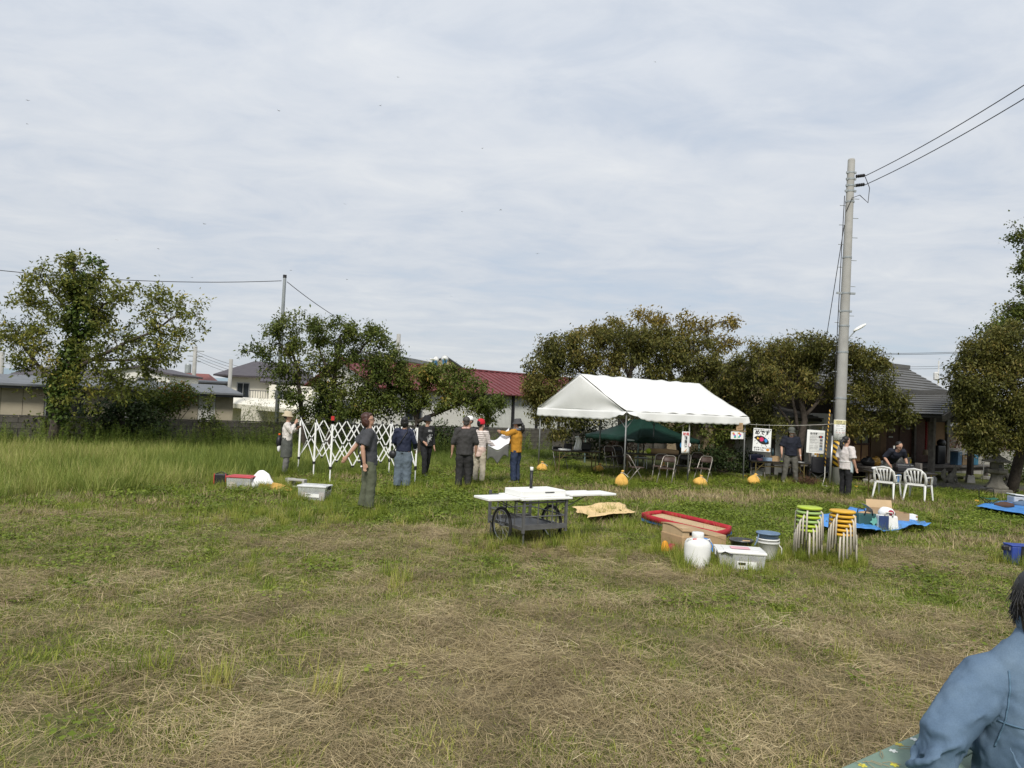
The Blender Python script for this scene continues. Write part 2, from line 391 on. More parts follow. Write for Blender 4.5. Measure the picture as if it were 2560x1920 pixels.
def scatter(name, label, pts, rotz, scl, tint, coll, nk, cat='grass', tilt=0.0):
    n = len(pts); me = bpy.data.meshes.new(name); me.vertices.add(n); me.vertices.foreach_set('co', np.asarray(pts, np.float32).ravel())
    rr = np.random.default_rng(n); rot = np.stack([rr.normal(0, tilt, n), rr.normal(0, tilt, n), rotz], 1)
    for an, tp, arr in (('rot', 'FLOAT_VECTOR', rot), ('scl', 'FLOAT', scl), ('tint', 'FLOAT', tint)):
        a = me.attributes.new(an, tp, 'POINT'); a.data.foreach_set('vector' if tp == 'FLOAT_VECTOR' else 'value', np.asarray(arr, np.float32).ravel())
    a = me.attributes.new('pick', 'INT', 'POINT'); a.data.foreach_set('value', rr.integers(0, nk, n).astype(np.int32))
    o = link(name, me); tag(o, label, cat, kind='stuff')
    g = bpy.data.node_groups.new(name + '_growth', 'GeometryNodeTree')
    g.interface.new_socket('Geometry', in_out='INPUT', socket_type='NodeSocketGeometry'); g.interface.new_socket('Geometry', in_out='OUTPUT', socket_type='NodeSocketGeometry')
    N = g.nodes.new; gi = N('NodeGroupInput'); go = N('NodeGroupOutput'); ip = N('GeometryNodeInstanceOnPoints'); ci = N('GeometryNodeCollectionInfo')
    ci.inputs['Collection'].default_value = coll; ci.inputs['Separate Children'].default_value = True; ci.inputs['Reset Children'].default_value = True
    def na(nm, tp): q = N('GeometryNodeInputNamedAttribute'); q.data_type = tp; q.inputs['Name'].default_value = nm; return q.outputs[0]
    l = g.links.new; l(gi.outputs[0], ip.inputs['Points']); l(ci.outputs[0], ip.inputs['Instance']); ip.inputs['Pick Instance'].default_value = True
    l(na('pick', 'INT'), ip.inputs['Instance Index']); l(na('rot', 'FLOAT_VECTOR'), ip.inputs['Rotation']); l(na('scl', 'FLOAT'), ip.inputs['Scale'])
    l(ip.outputs[0], go.inputs[0]); o.modifiers.new('growth', 'NODES').node_group = g
    return o
def field(y0, y1, dens, half=0.86, pad=1.0):
    """random points over the strip of ground between two distances, a little wider than the view"""
    area = half * (y1 * y1 - y0 * y0) + 2 * pad * (y1 - y0); n = int(area * dens)
    y = np.sqrt(y0 * y0 + rng.random(n) * (y1 * y1 - y0 * y0)); x = (rng.random(n) * 2 - 1) * (half * y + pad)
    return x, y
def xyz(x, y): return np.stack([x, y, 0.03 * (fbm(x, y, .35) - .5)], 1)
KEEP_OUT = []          # (x, y, radius) where nothing tall grows: trunks, feet of furniture under cover
def pick(x, y, prob): k = rng.random(len(x)) < prob; return x[k], y[k]
def inside_site(x, y): return (y < wallline(x) - .1) & ((x < 2.5) | (y < 24.8 - np.clip(x - 9, 0, 3) * .25))

straw_c = kinds('straw_kinds', lambda i: clump('straw_tuft', STRAW, 78, .22, .04, .30, .0036, 0, 0, 100 + i, True, .25 + .08 * i), 6)
straw_f = kinds('straw_far_kinds', lambda i: clump('straw_far_tuft', STRAW, 34, .30, .08, .24, .011, 0.8, .3, 140 + i, False), 4)
stub_c = kinds('stubble_kinds', lambda i: clump('stubble_tuft', STRAW, 34, .16, .03, .12, .0055, .9, .35, 200 + i), 4)
short_c = kinds('short_kinds', lambda i: clump('grass_tuft', GRASS, 52, .17, .03, .12, .006, .8, .4, 300 + i), 5)
short_f = kinds('short_far_kinds', lambda i: clump('grass_far_tuft', GRASS, 46, .28, .04, .14, .013, .8, .4, 340 + i), 4)
tuft_c = kinds('tuft_kinds', lambda i: clump('long_tuft', GRASS, 70, .15, .14, .46, .009, .5, .22, 400 + i, segs=3), 4)
tall_c = kinds('tall_kinds', lambda i: clump('tall_tuft', TALL, 60, .26, .28, .70, .010, .38, .34, 500 + i, segs=3), 5)
clov_c = kinds('clover_kinds', lambda i: leafclump('clover_patch', CLOV, 46, .20, .02, .075, .038, 600 + i), 4)
clov_f = kinds('clover_far_kinds', lambda i: leafclump('clover_far_patch', CLOV, 46, .30, .03, .10, .060, 640 + i), 3)
weed_c = kinds('weed_kinds', lambda i: weedclump('weed_stand', WEED, 5, 700 + i), 4)

def rz_(n): return rng.random(n) * 2 * np.pi
def lay(name, label, xs, coll, nk, smin, smax, tfun, tilt=0.05, rot=None):
    x, y = xs; k = inside_site(x, y); x, y = x[k], y[k]; n = len(x)
    return scatter(name, label, xyz(x, y), rz_(n) if rot is None else rot(x, y), smin + (smax - smin) * rng.random(n), np.clip(tfun(x, y), 0, 1), coll, nk, tilt=tilt)
def swath(x, y): return 6.0 * (vnoise(x + 5, y, .45) - .5) + rng.normal(0, .5, len(x))     # straw lies in combed swirls
# foreground and middle straw
x, y = field(2.4, 11.5, 58); g = greenness(x, y); s_xy = pick(x, y, np.clip(1.1 - 1.05 * g, .15, 1))
lay('cut_straw', 'flattened dry straw lying over the mown foreground', s_xy, straw_c, 6, .6, 1.25, lambda x, y: (.42 + .40 * (fbm(x, y, 1.4) - .5) + rng.normal(0, .16, len(x))), rot=swath)
x, y = field(2.4, 13, 34); s_xy = pick(x, y, .55 + .2 * fbm(x, y, 1.))
lay('stubble', 'short dry cut stalks standing among the straw', s_xy, stub_c, 4, .6, 1.3, lambda x, y: .40 + .6 * (fbm(x + 3, y, 1.1) - .5) + rng.normal(0, .15, len(x)))
x, y = field(11, 25, 16); g = greenness(x, y); s_xy = pick(x, y, np.clip(1.35 - 1.5 * g, .05, 1) * (1 - tallness(x, y)) * (1 - gravelness(x, y)))
lay('dry_grass', 'dry brown grass of the worn strips near the booths', s_xy, straw_f, 4, .6, 1.2, lambda x, y: .30 + .5 * (fbm(x, y, .9) - .5) + rng.normal(0, .12, len(x)))
# green growth
x, y = field(2.4, 12.5, 54); g = greenness(x, y); s_xy = pick(x, y, np.clip(1.3 * g + .10, .22, 1))
lay('short_grass', 'short green grass growing through the straw', s_xy, short_c, 5, .6, 1.35, lambda x, y: .80 - .42 * greenness(x, y) + rng.normal(0, .16, len(x)))
x, y = field(12, 33, 22); g = greenness(x, y); s_xy = pick(x, y, np.clip(1.6 * g - .2, .03, 1) * (1 - .8 * tallness(x, y)) * (1 - gravelness(x, y)))
lay('meadow_grass', 'green mown grass around the tents and people', s_xy, short_f, 4, .7, 1.35, lambda x, y: .62 - .35 * greenness(x, y) + rng.normal(0, .15, len(x)))
x, y = field(2.4, 12, 26); g = greenness(x, y); s_xy = pick(x, y, np.clip(1.2 * (g - .55) + .7 * (vnoise(x, y, 1.3) - .62) - .25 * np.clip((9 - y) / 2, 0, 1), .02, .6))
lay('clover', 'low clover leaves in patches near the left', s_xy, clov_c, 4, .6, 1.3, lambda x, y: .5 + rng.normal(0, .2, len(x)))
x, y = field(12, 33, 10); g = greenness(x, y); s_xy = pick(x, y, np.clip(1.8 * (g - .5), 0, 1) * (1 - tallness(x, y)) * (1 - gravelness(x, y)))
lay('far_clover', 'low broad leaved ground cover around the tents', s_xy, clov_f, 3, .6, 1.2, lambda x, y: .45 + rng.normal(0, .2, len(x)))
x, y = field(4, 22, 26); tz = .012 + .8 * gauss(x, y, .6, 10.1, 1.3, .35) + .4 * gauss(x, y, .7, 10.9, 1.5, .5) + .8 * gauss(x, y, 2.7, 9.0, .55, .35) + .8 * gauss(x, y, -1.75, 8.3, .75, .35) + .3 * gauss(x, y, -4.5, 11, 1.2, .6) + .5 * gauss(x, y, -2.6, 5.0, .5, .3) + .5 * gauss(x, y, 2.0, 11.6, 1.0, .8) + .35 * gauss(x, y, -3.3, 12.0, 1.6, 1.0) + .3 * gauss(x, y, -3.4, 16, 2.5, 1.4)
lay('grass_tufts', 'longer grass tufts left standing around the cart and boxes', pick(x, y, np.clip(tz, 0, 1)), tuft_c, 4, .35, .85, lambda x, y: .62 + rng.normal(0, .2, len(x)))
# uncut strip
x, y = field(11, 36, 13, .78, .5); s_xy = pick(x, y, tallness(x, y))
x, y = s_xy; k = inside_site(x, y); x, y = x[k], y[k]; n = len(x)
front = np.clip(1.15 - np.clip(x + 6.5, 0, 8) * .085 - np.clip(y - 20, 0, 10) * .02, .38, 1.15)
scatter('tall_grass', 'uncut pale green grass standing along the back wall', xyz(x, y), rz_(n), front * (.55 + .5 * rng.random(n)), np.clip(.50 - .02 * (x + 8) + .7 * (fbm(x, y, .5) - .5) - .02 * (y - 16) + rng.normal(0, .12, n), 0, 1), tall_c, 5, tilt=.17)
x, y = field(13, 36, 8, .78, .5); k = (tallness(x, y) > .5) & (y > wallline(x) - 2.8) & inside_site(x, y) & (rng.random(len(x)) < np.where(x < -3, .9, .25)); x, y = x[k], y[k]; n = len(x)
scatter('weeds', 'bright green upright weeds at the foot of the wall', xyz(x, y), rz_(n), .75 + .65 * rng.random(n), np.clip(.55 + rng.normal(0, .2, n), 0, 1), weed_c, 4, 'weeds', .08)
# ================================================================== BUILDINGS AND WALLS
UANG = R(32); U = Vector((math.cos(UANG), math.sin(UANG), 0)); VV = Vector((-math.sin(UANG), math.cos(UANG), 0))
def quad_slab(mb, a, b, c, d, th):
    """thin slab over four corners, thickness along the face normal"""
    a, b, c, d = map(Vector, (a, b, c, d)); n = (b - a).cross(d - a).normalized() * th
    mb.add([a, b, c, d, a - n, b - n, c - n, d - n], [(0, 1, 2, 3), (7, 6, 5, 4), (0, 4, 5, 1), (1, 5, 6, 2), (2, 6, 7, 3), (3, 7, 4, 0)]); return mb
def boxo(name, m, parent, c, d, rz=0.0, bevel=0.0): return MB().box(c, d, rz).build(name, m, parent, bevel=bevel)
def window(parent, c, w, h, frame_m, glass_m, face=-1, mull=1, depth=.06):
    """framed window on a wall that faces local -y (face=-1)"""
    x, y, z = c; f = MB(); t = .05
    for dx in (-w / 2, w / 2): f.box((x + dx, y + face * .02, z), (t, depth, h + t))
    for dz in (-h / 2, h / 2): f.box((x, y + face * .02, z + dz), (w - t, depth, t))
    for k in range(mull): f.box((x - w / 2 + w * (k + 1) / (mull + 1), y + face * .02, z), (t * .7, depth * .8, h - t))
    o = f.build('window', frame_m, parent); MB().box((x, y + face * .012, z), (w - .03, .012, h - .03)).build('pane', glass_m, o); return o

M_block = mat('wall_block_grey', (.080, .074, .063), .95, .4, 1.7, .6, 30, dirt=(.035, .034, .025))
M_mortar = mat('wall_mortar', (.06, .056, .05), .95, .2, 5)
M_beige = mat('beige_panel', (.40, .355, .26), .8, .10, 2.5, .15, 120, dirt=(.30, .26, .19))
M_seam = mat('dark_seam', (.07, .065, .06), .8)
M_greymetal = mat('grey_roof_metal', (.14, .148, .158), .55, .18, 3, spec=.3)
M_darkmetal = mat('dark_fascia', (.055, .06, .068), .55, .2, 4)
M_white = mat('white_render', (.66, .65, .60), .85, .07, 1.2, .1, 60, dirt=(.52, .51, .46))
M_cream = mat('cream_render', (.52, .48, .39), .85, .08, 1.5)
M_glassd = mat('dark_window_glass', (.022, .027, .032), .12, .3, 2, spec=.5)
M_alu = mat('aluminium', (.42, .42, .41), .35, .1, 20, metal=.7)
M_purple = mat('grey_purple_roof', (.075, .066, .074), .6, .18, 4)
M_redroof = mat('red_roof_paint', (.165, .046, .050), .6, .22, 1.4, .1, 30, dirt=(.11, .042, .042))
M_corr = mat('corrugated_offwhite', (.50, .51, .48), .6, .08, 2.0, dirt=(.42, .42, .38))
M_black = mat('black_paint', (.018, .018, .020), .5, .3, 8)
M_roofm = mat('temple_roof_metal', (.105, .103, .098), .55, .14, 1.6, .1, 40, dirt=(.08, .08, .078))
M_roofdk = mat('temple_roof_edge', (.045, .045, .045), .6, .2, 5)
M_wooddk = mat('weathered_dark_timber', (.040, .032, .026), .85, .35, 9, .4, 50)
M_woodgy = mat('weathered_grey_timber', (.145, .13, .115), .9, .3, 9, .5, 60)
M_woodred = mat('red_brown_timber', (.085, .038, .024), .75, .3, 8, .2, 40)
M_panel = mat('tan_door_panel', (.36, .215, .105), .75, .1, 4)
M_ply = mat('brown_plywood', (.20, .115, .055), .75, .15, 4)
M_tanshed = mat('tan_corrugated_sheet', (.235, .185, .115), .7, .18, 2.2, dirt=(.16, .12, .075))
M_conc = mat('concrete', (.40, .385, .355), .9, .15, 4, .4, 60, dirt=(.27, .26, .23))
M_blockpale = mat('pale_wall_block', (.27, .26, .235), .95, .2, 2, .5, 40, dirt=(.17, .165, .14))

# ---- long block wall at the back of the field
wall = thing('block_wall', 'long grey concrete block wall behind the field with uncut grass before it', 'wall', (-16.4, 23.0, 0), R(32.55))
bw, bh, rows = .40, .19, 5
proto_bl = MB().box((0, 0, 0), (bw - .014, .14, bh - .012)); me_bl = bpy.data.meshes.new('block'); me_bl.from_pydata(proto_bl.v, [], proto_bl.f); me_bl.materials.append(M_block)
MB().box((9.0, .01, rows * bh / 2 - .008), (42, .11, rows * bh - .02)).build('mortar', M_mortar, wall)
def put_block(i, r):
    o = bpy.data.objects.new('block', me_bl); COL.objects.link(o); o.parent = wall
    o.location = (i * bw + (r % 2) * bw / 2, random.uniform(-.006, .006), (r + .5) * bh)
for i in range(0, 60):
    for r in range(rows): put_block(i, r)
rest = MB()
for i in list(range(-26, 0)) + list(range(60, 74)):
    for r in range(rows): rest.box((i * bw + (r % 2) * bw / 2, 0, (r + .5) * bh), (bw - .014, .14, bh - .012))
tag(rest.build('far_blocks', M_block, wall), kind='stuff')
cap = MB()
for i in range(-13, 37): cap.box((i * .8 + .2, 0, rows * bh + .03), (.788, .17, .05))
cap.build('coping', M_block, wall)

# ---- long low beige panel building on the left
bb = thing('panel_building', 'long low beige panelled building with flat grey metal roof behind the left tree', 'building', tuple(Vector((-16.4, 23.0, 0)) + VV * 1.6), R(32.55))
me_p = None
for i in range(-14, 13):
    x = -.3 + i * .62
    if i in (3, 4, 7, 11): continue
    if me_p is None:
        o = MB().box((0, 0, 0), (.606, .06, 1.9)).build('panel', M_beige, bb, bevel=.006); me_p = o.data
    else: o = bpy.data.objects.new('panel', me_p); COL.objects.link(o); o.parent = bb
    o.location = (x, 0, .95)
boxo('wall', M_seam, bb, (-.95, 1.55, .95), (16.7, 3.0, 1.88)); boxo('end_wall', M_beige, bb, (7.45, 1.5, .95), (.06, 3.06, 1.9))
for i in (3, 4): boxo('panel', M_beige, bb, (-.3 + i * .62, 0, .28), (.606, .06, .56)); 
window(bb, (-.3 + 3.5 * .62, .02, 1.12), 1.16, 1.0, M_alu, M_glassd)
for i in (7, 11):
    d = boxo('door', M_white, bb, (-.3 + i * .62, .0, .95), (.60, .06, 1.88)); MB().box((-.3 + i * .62 + .22, -.05, .95), (.03, .05, .12)).build('handle', M_alu, d)
rf = quad_slab(MB(), (-9.6, -.45, 2.02), (7.75, -.45, 2.02), (7.75, 3.3, 2.36), (-9.6, 3.3, 2.36), .05).build('roof', M_greymetal, bb)
boxo('fascia', M_darkmetal, rf, (-.92, -.47, 1.93), (17.3, .05, .14)); boxo('gutter', M_greymetal, rf, (-.92, -.53, 1.97), (17.3, .08, .06), bevel=.01)

def house(name, label, loc, rz, w, d, h, roof_h, wm, rm, over=.4, ridge='x', windows=(), hip=0.0, cat='house', base=0.0):
    t = thing(name, label, cat, loc, rz); boxo('wall', wm, t, (w / 2, d / 2, base + (h - base) / 2), (w, d, h - base))
    o = over
    if ridge == 'x':
        g = MB().add([(0, 0, h), (0, d, h), (0, d / 2, h + roof_h - .02), (w, 0, h), (w, d, h), (w, d / 2, h + roof_h - .02)], [(0, 2, 1), (3, 4, 5), (0, 3, 5, 2), (1, 2, 5, 4)])
        k = roof_h / (d / 2) * o; a = MB()
        quad_slab(a, (-o, -o, h - k), (w + o, -o, h - k), (w + o - hip, d / 2, h + roof_h), (-o + hip, d / 2, h + roof_h), .1)
        quad_slab(a, (w + o, d + o, h - k), (-o, d + o, h - k), (-o + hip, d / 2, h + roof_h), (w + o - hip, d / 2, h + roof_h), .1)
        if hip:
            quad_slab(a, (-o, d + o, h - k), (-o, -o, h - k), (-o + hip, d / 2, h + roof_h), (-o + hip, d / 2 + .01, h + roof_h), .1)
            quad_slab(a, (w + o, -o, h - k), (w + o, d + o, h - k), (w + o - hip, d / 2 + .01, h + roof_h), (w + o - hip, d / 2, h + roof_h), .1)
    else:
        g = MB().add([(0, 0, h), (w, 0, h), (w / 2, 0, h + roof_h - .02), (0, d, h), (w, d, h), (w / 2, d, h + roof_h - .02)], [(0, 1, 2), (3, 5, 4), (0, 2, 5, 3), (1, 4, 5, 2)])
        k = roof_h / (w / 2) * o; a = MB()
        quad_slab(a, (-o, d + o, h - k), (-o, -o, h - k), (w / 2, -o, h + roof_h), (w / 2, d + o, h + roof_h), .1)
        quad_slab(a, (w + o, -o, h - k), (w + o, d + o, h - k), (w / 2, d + o, h + roof_h), (w / 2, -o, h + roof_h), .1)
    if not hip: g.build('gable', wm, t)
    r = a.build('roof', rm, t)
    for (x, z, ww, hh) in windows: window(t, (x, 0, z), ww, hh, M_alu, M_glassd)
    return t, r

# ---- houses beyond, left to right
house('house', 'white gabled house with dark roof seen through the left tree', P(262, 1000, 36).xy.to_3d(), R(8), 3.0, 5, 2.9, .32, M_white, M_purple, .2, 'y', [(1.9, 2.3, .8, .6)])
house('house', 'low dark roofed house at the far left edge', P(40, 1000, 40).xy.to_3d(), R(10), 5.0, 5, 2.5, .6, M_cream, M_purple, .5, 'x')
house('house', 'small house with dull red roof far behind the left tree', P(408, 1000, 62).xy.to_3d(), R(12), 3.6, 6, 2.7, 1.0, M_cream, mat('dull_red_roof', (.20, .07, .06), .7), .4, 'x', hip=1.0)
t, r = house('flat_roof_house', 'grey flat roofed house beyond the beige building', P(425, 1000, 48).xy.to_3d(), R(6), 4.3, 5, 2.75, .12, mat('grey_render', (.21, .20, .185), .85), M_darkmetal, .35, 'x', [(2.6, 2.15, .55, .75), (3.5, 2.15, .55, .75), (1.2, 2.15, .7, .7)])
M_ivory = mat('ivory_render', (.70, .67, .58), .85, .06, 1.5)
wh = P(567, 1000, 44).xy.to_3d()
t, r = house('two_storey_house', 'ivory two storey house with grey purple hipped roof and balcony beside the slim pole', wh, R(14), 4.6, 6, 3.35, .85, M_ivory, M_purple, .75, 'x', [(.9, 2.25, .7, .9), (3.9, 2.3, .6, .9)], hip=1.9)
quad_slab(MB(), (2.0, -1.7, 2.85), (6.2, -1.7, 2.85), (6.2, 0, 3.2), (2.0, 0, 3.2), .1).build('lower_roof', M_purple, t)
boxo('bay', M_ivory, t, (4.1, -1.15, 1.35), (3.0, 2.3, 2.6)); window(t, (3.4, -2.3, 1.9), .9, .8, M_alu, M_glassd)
bal = boxo('balcony', M_ivory, t, (2.05, -1.1, 1.75), (1.1, 2.0, .12))
for k in range(8): MB().box((1.55 + k * .14, -2.08, 2.02), (.025, .025, .42)).build('baluster', M_darkmetal, bal)
boxo('handrail', M_darkmetal, bal, (2.05, -2.08, 2.25), (1.15, .05, .04))
quad_slab(MB(), (-.8, -3.6, 1.55), (6.4, -3.6, 1.15), (6.4, -2.3, 1.75), (-.8, -2.3, 1.85), .25).build('porch_roof', M_ivory, t)
boxo('porch_wall', M_ivory, t, (.5, -2.2, .75), (1.2, .2, 1.5)); boxo('air_conditioner', M_white, t, (.25, -.2, 1.8), (.5, .3, .45), bevel=.02)
boxo('annex', M_white, t, (5.4, -3.2, .9), (2.2, 1.6, 1.8))

# ---- warehouse with red roof
wz = R(42); ww = thing('warehouse', 'long white warehouse with red ribbed metal roof and corrugated end wall', 'warehouse', (-1.04, 36.0, 0), wz)
boxo('wall', M_white, ww, (-3.45, 3.0, 1.3), (6.3, 6.0, 2.6))
boxo('wall', M_corr, ww, (5.2, 3.05, 1.28), (10.6, 5.9, 2.56))
def corr_panel(w, h, pitch, amp):
    n = int(w / pitch) * 4; mb = MB()
    vs = []; 
    for k in range(n + 1):
        x = w * k / n; y = -amp * (1 if (k % 4) in (1, 2) else 0); vs += [(x, y, 0), (x, y, h)]
    return mb.add(vs, [(2 * k, 2 * k + 2, 2 * k + 3, 2 * k + 1) for k in range(n)])
cp = corr_panel(1.62, 2.52, .09, .025).build('panel', M_corr, ww); cp.location = (-.18, -.005, .02)
xs = [-.2 + 1.7 * k for k in range(7)]
for k, x in enumerate(xs):
    MB().box((x, -.05, 1.29), (.10, .12, 2.56)).build('post', M_black, ww)
    if 0 < k < 6: o = bpy.data.objects.new('panel', cp.data); COL.objects.link(o); o.parent = ww; o.location = (x + .04, -.005, .02)
window(ww, (-4.6, 0, 1.5), .9, .7, M_alu, M_glassd)
gw = boxo('window', M_alu, ww, (-6.62, 2.6, 1.25), (.05, 1.7, 1.3)); boxo('pane', M_glassd, gw, (-6.645, 2.6, 1.25), (.02, 1.55, 1.15)); boxo('window_bar', M_alu, gw, (-6.66, 2.6, 1.25), (.02, .05, 1.15))
rf = MB(); quad_slab(rf, (-6.9, -.45, 2.58), (10.9, -.45, 2.58), (10.9, 3.0, 3.86), (-6.9, 3.0, 3.86), .05); quad_slab(rf, (10.9, 6.45, 2.58), (-6.9, 6.45, 2.58), (-6.9, 3.0, 3.86), (10.9, 3.0, 3.86), .05)
rf = rf.build('roof', M_redroof, ww)
rib0 = MB().bar((0, -.45, 2.605), (0, 3.0, 3.885), .06, .05).build('rib', M_redroof, rf); rib0.location = (-6.8, 0, 0)
for k in range(1, 44): o = bpy.data.objects.new('rib', rib0.data); COL.objects.link(o); o.parent = rf; o.location = (-6.8 + k * .41, 0, 0)
MB().bar((-6.9, 3, 3.9), (10.9, 3, 3.9), .25, .07).build('ridge_cap', M_redroof, rf)
MB().add([(-6.6, 0, 2.6), (-6.6, 6, 2.6), (-6.6, 3, 3.8), (-6.5, 0, 2.6), (-6.5, 6, 2.6), (-6.5, 3, 3.8)], [(0, 2, 1), (3, 4, 5), (0, 3, 5, 2), (1, 2, 5, 4)]).build('gable', M_white, ww)

# ---- hall beyond it with loudspeakers on the roof
hh_ = P(985, 960, 60); hall = thing('hall', 'pale hall with grey blue roof edge and tan gable above the warehouse', 'building', (hh_.x, 60, 0), R(20))
boxo('wall', M_white, hall, (2.0, 4, 2.5), (6.6, 8, 5.0)); quad_slab(MB(), (-1.6, -.4, 6.0), (3.6, -.4, 5.35), (3.6, 8, 5.5), (-1.6, 8, 6.2), .3).build('roof', M_greymetal, hall)
boxo('parapet', M_white, hall, (1.0, .2, 5.3), (4.6, .3, .5))
M_tan = mat('tan_render', (.42, .335, .19), .85)
MB().add([(4.3, 0, 0), (6.4, 0, 0), (6.4, 0, 4.75), (4.9, 0, 5.75), (4.3, 0, 5.75), (4.3, 4, 0), (6.4, 4, 0), (6.4, 4, 4.75), (4.9, 4, 5.75), (4.3, 4, 5.75)],
         [(0, 1, 2, 3, 4), (9, 8, 7, 6, 5), (1, 6, 7, 2), (2, 7, 8, 3), (0, 5, 6, 1), (4, 9, 5, 0), (3, 8, 9, 4)]).build('gable_wing', M_tan, hall)
quad_slab(MB(), (4.4, -.3, 5.98), (6.9, -.3, 4.55), (6.9, 4, 4.55), (4.4, 4, 5.98), .1).build('wing_roof', M_darkmetal, hall)
M_bluebox = mat('blue_bracket', (.05, .16, .30), .6); M_horn = mat('white_horn', (.62, .62, .60), .5)
for px, py, rz, lb in ((1083, 898, R(150), 'white horn loudspeaker on the hall roof, partly behind the tree'), (1112, 896, R(185), 'pale horn loudspeaker facing the field on a blue bracket')):
    p = P(px, py, 58); t = thing('horn_speaker', lb, 'loudspeaker', (p.x, 58, p.z - .35), rz, scale=.72)
    Mh = Matrix.Translation((0, 0, .45)) @ Matrix.Rotation(R(90), 4, 'X')
    MB().lathe([(.08, -.55), (.11, -.3), (.10, -.05), (.16, .2), (.30, .42), (.42, .5), (.44, .5), (.30, .38), (.12, .1), (.01, .05)], 20, M=Mh).build('horn', M_horn, t, smooth=True)
    boxo('bracket', M_bluebox, t, (0, -.35, .12), (.5, .3, .55))
    MB().tube([(0, -.2, -.6), (0, -.2, .3)], .03).build('post', M_alu, t)

# ---- shrine hall on the right: ridge runs along the site, porch gable faces the field
TZ = UANG; F0 = Vector((13.0, 26.0, 0)); sh = thing('shrine_hall', 'dark timber shrine hall with grey stepped metal roof and open porch', 'shrine', tuple(F0), TZ)
FZ = .54
boxo('core', M_wooddk, sh, (2.3, 2.6, 1.5), (7.7, 4.4, 2.6))
def course_roof(parent, a0, a1, b0, b1, n, th, m):
    """stepped courses between the eave edge a0-a1 and the ridge edge b0-b1"""
    a0, a1, b0, b1 = map(Vector, (a0, a1, b0, b1)); up = (b0 - a0).normalized(); nrm = (a1 - a0).cross(b0 - a0).normalized()
    for k in range(n):
        u0, u1 = k / n, min(1, (k + 1.12) / n); p, q, s2, s1 = a0.lerp(b0, u0), a1.lerp(b1, u0), a1.lerp(b1, u1), a0.lerp(b0, u1)
        quad_slab(MB(), p + nrm * .035, q + nrm * .035, s2, s1, th).build('roof_course', m, parent)
e0, e1, rg = -2.5, 6.6, 2.5
boxo('side_wall', M_white, sh, (-1.58, 1.05, 1.3), (.04, 1.2, 1.9))
roof = quad_slab(MB(), (e0, -1.15, 2.33), (e1, -1.15, 2.33), (e1, rg, 4.43), (e0, rg, 4.43), .10)
quad_slab(roof, (e1, rg + 3.65, 2.33), (e0, rg + 3.65, 2.33), (e0, rg, 4.43), (e1, rg, 4.43), .10); roof = roof.build('roof', M_roofdk, sh)
course_roof(roof, (e0 - .05, -1.2, 2.36), (e1 + .05, -1.2, 2.36), (e0 - .05, rg, 4.46), (e1 + .05, rg, 4.46), 17, .03, M_roofm)
MB().bar((e0 - .1, rg, 4.5), (e1 + .1, rg, 4.5), .3, .16).build('ridge_cap', M_roofm, roof)
for x in (e0, e1): MB().bar((x, -1.2, 2.24), (x, rg, 4.34), .07, .16).build('bargeboard', M_woodgy, roof)
for x in (-1.5, 6.1): MB().add([(x, 0, 2.2), (x, 5, 2.2), (x, 2.5, 4.2), (x + .1, 0, 2.2), (x + .1, 5, 2.2), (x + .1, 2.5, 4.2)], [(0, 2, 1), (3, 4, 5), (0, 3, 5, 2), (1, 2, 5, 4)]).build('gable', M_wooddk, sh)
for k in range(28): MB().box((e0 + .2 + k * .335, -.55, 2.33), (.06, 1.1, .07)).build('rafter', M_wooddk, roof)
# porch
pc, pw, pf = 1.7, 2.25, -2.75
pr = MB(); quad_slab(pr, (pc - pw, 2.0, 2.33), (pc - pw, pf, 2.33), (pc, pf, 3.12), (pc, 2.0, 3.12), .08); quad_slab(pr, (pc + pw, pf, 2.33), (pc + pw, 2.0, 2.33), (pc, 2.0, 3.12), (pc, pf, 3.12), .08)
pr = pr.build('porch_roof', M_roofdk, sh)
course_roof(pr, (pc - pw - .03, 2.0, 2.355), (pc - pw - .03, pf - .04, 2.355), (pc, 2.0, 3.15), (pc, pf - .04, 3.15), 10, .025, M_roofm)
course_roof(pr, (pc + pw + .03, pf - .04, 2.355), (pc + pw + .03, 2.0, 2.355), (pc, pf - .04, 3.15), (pc, 2.0, 3.15), 10, .025, M_roofm)
MB().bar((pc, pf - .08, 3.2), (pc, 1.9, 3.2), .2, .12).build('ridge_cap', M_roofm, pr)
for s in (-1, 1):
    MB().bar((pc + s * (pw + .05), pf - .07, 2.24), (pc, pf - .07, 3.05), .07, .2).build('bargeboard', M_woodgy, pr)
    pillar = boxo('pillar', M_woodgy if s < 0 else M_wooddk, sh, (pc + s * 1.3, -1.96, 1.25), (.16, .16, 2.0)); MB().lathe([(.19, 0), (.15, .27), (.12, .28)], 4, (pc + s * 1.3, -1.96, 0)).build('footing', M_conc, pillar)
MB().box((pc, -1.96, 2.22), (3.2, .14, .2)).build('tie_beam', M_wooddk, sh); MB().box((pc, -2.3, 2.62), (.12, .7, .5)).build('strut', M_wooddk, sh)
for s in (-1, 1): MB().box((pc + s * 1.3, -.95, 2.3), (.12, 1.9, .16)).build('tie_beam', M_wooddk, sh)
for k in range(12): MB().box((pc - 1.95 + k * .355, -1.0, 2.40 + (.36 * (1 - abs(-1.95 + k * .355) / 2.0)) * 1.6), (.05, 3.2, .05)).build('rafter', M_wooddk, pr)
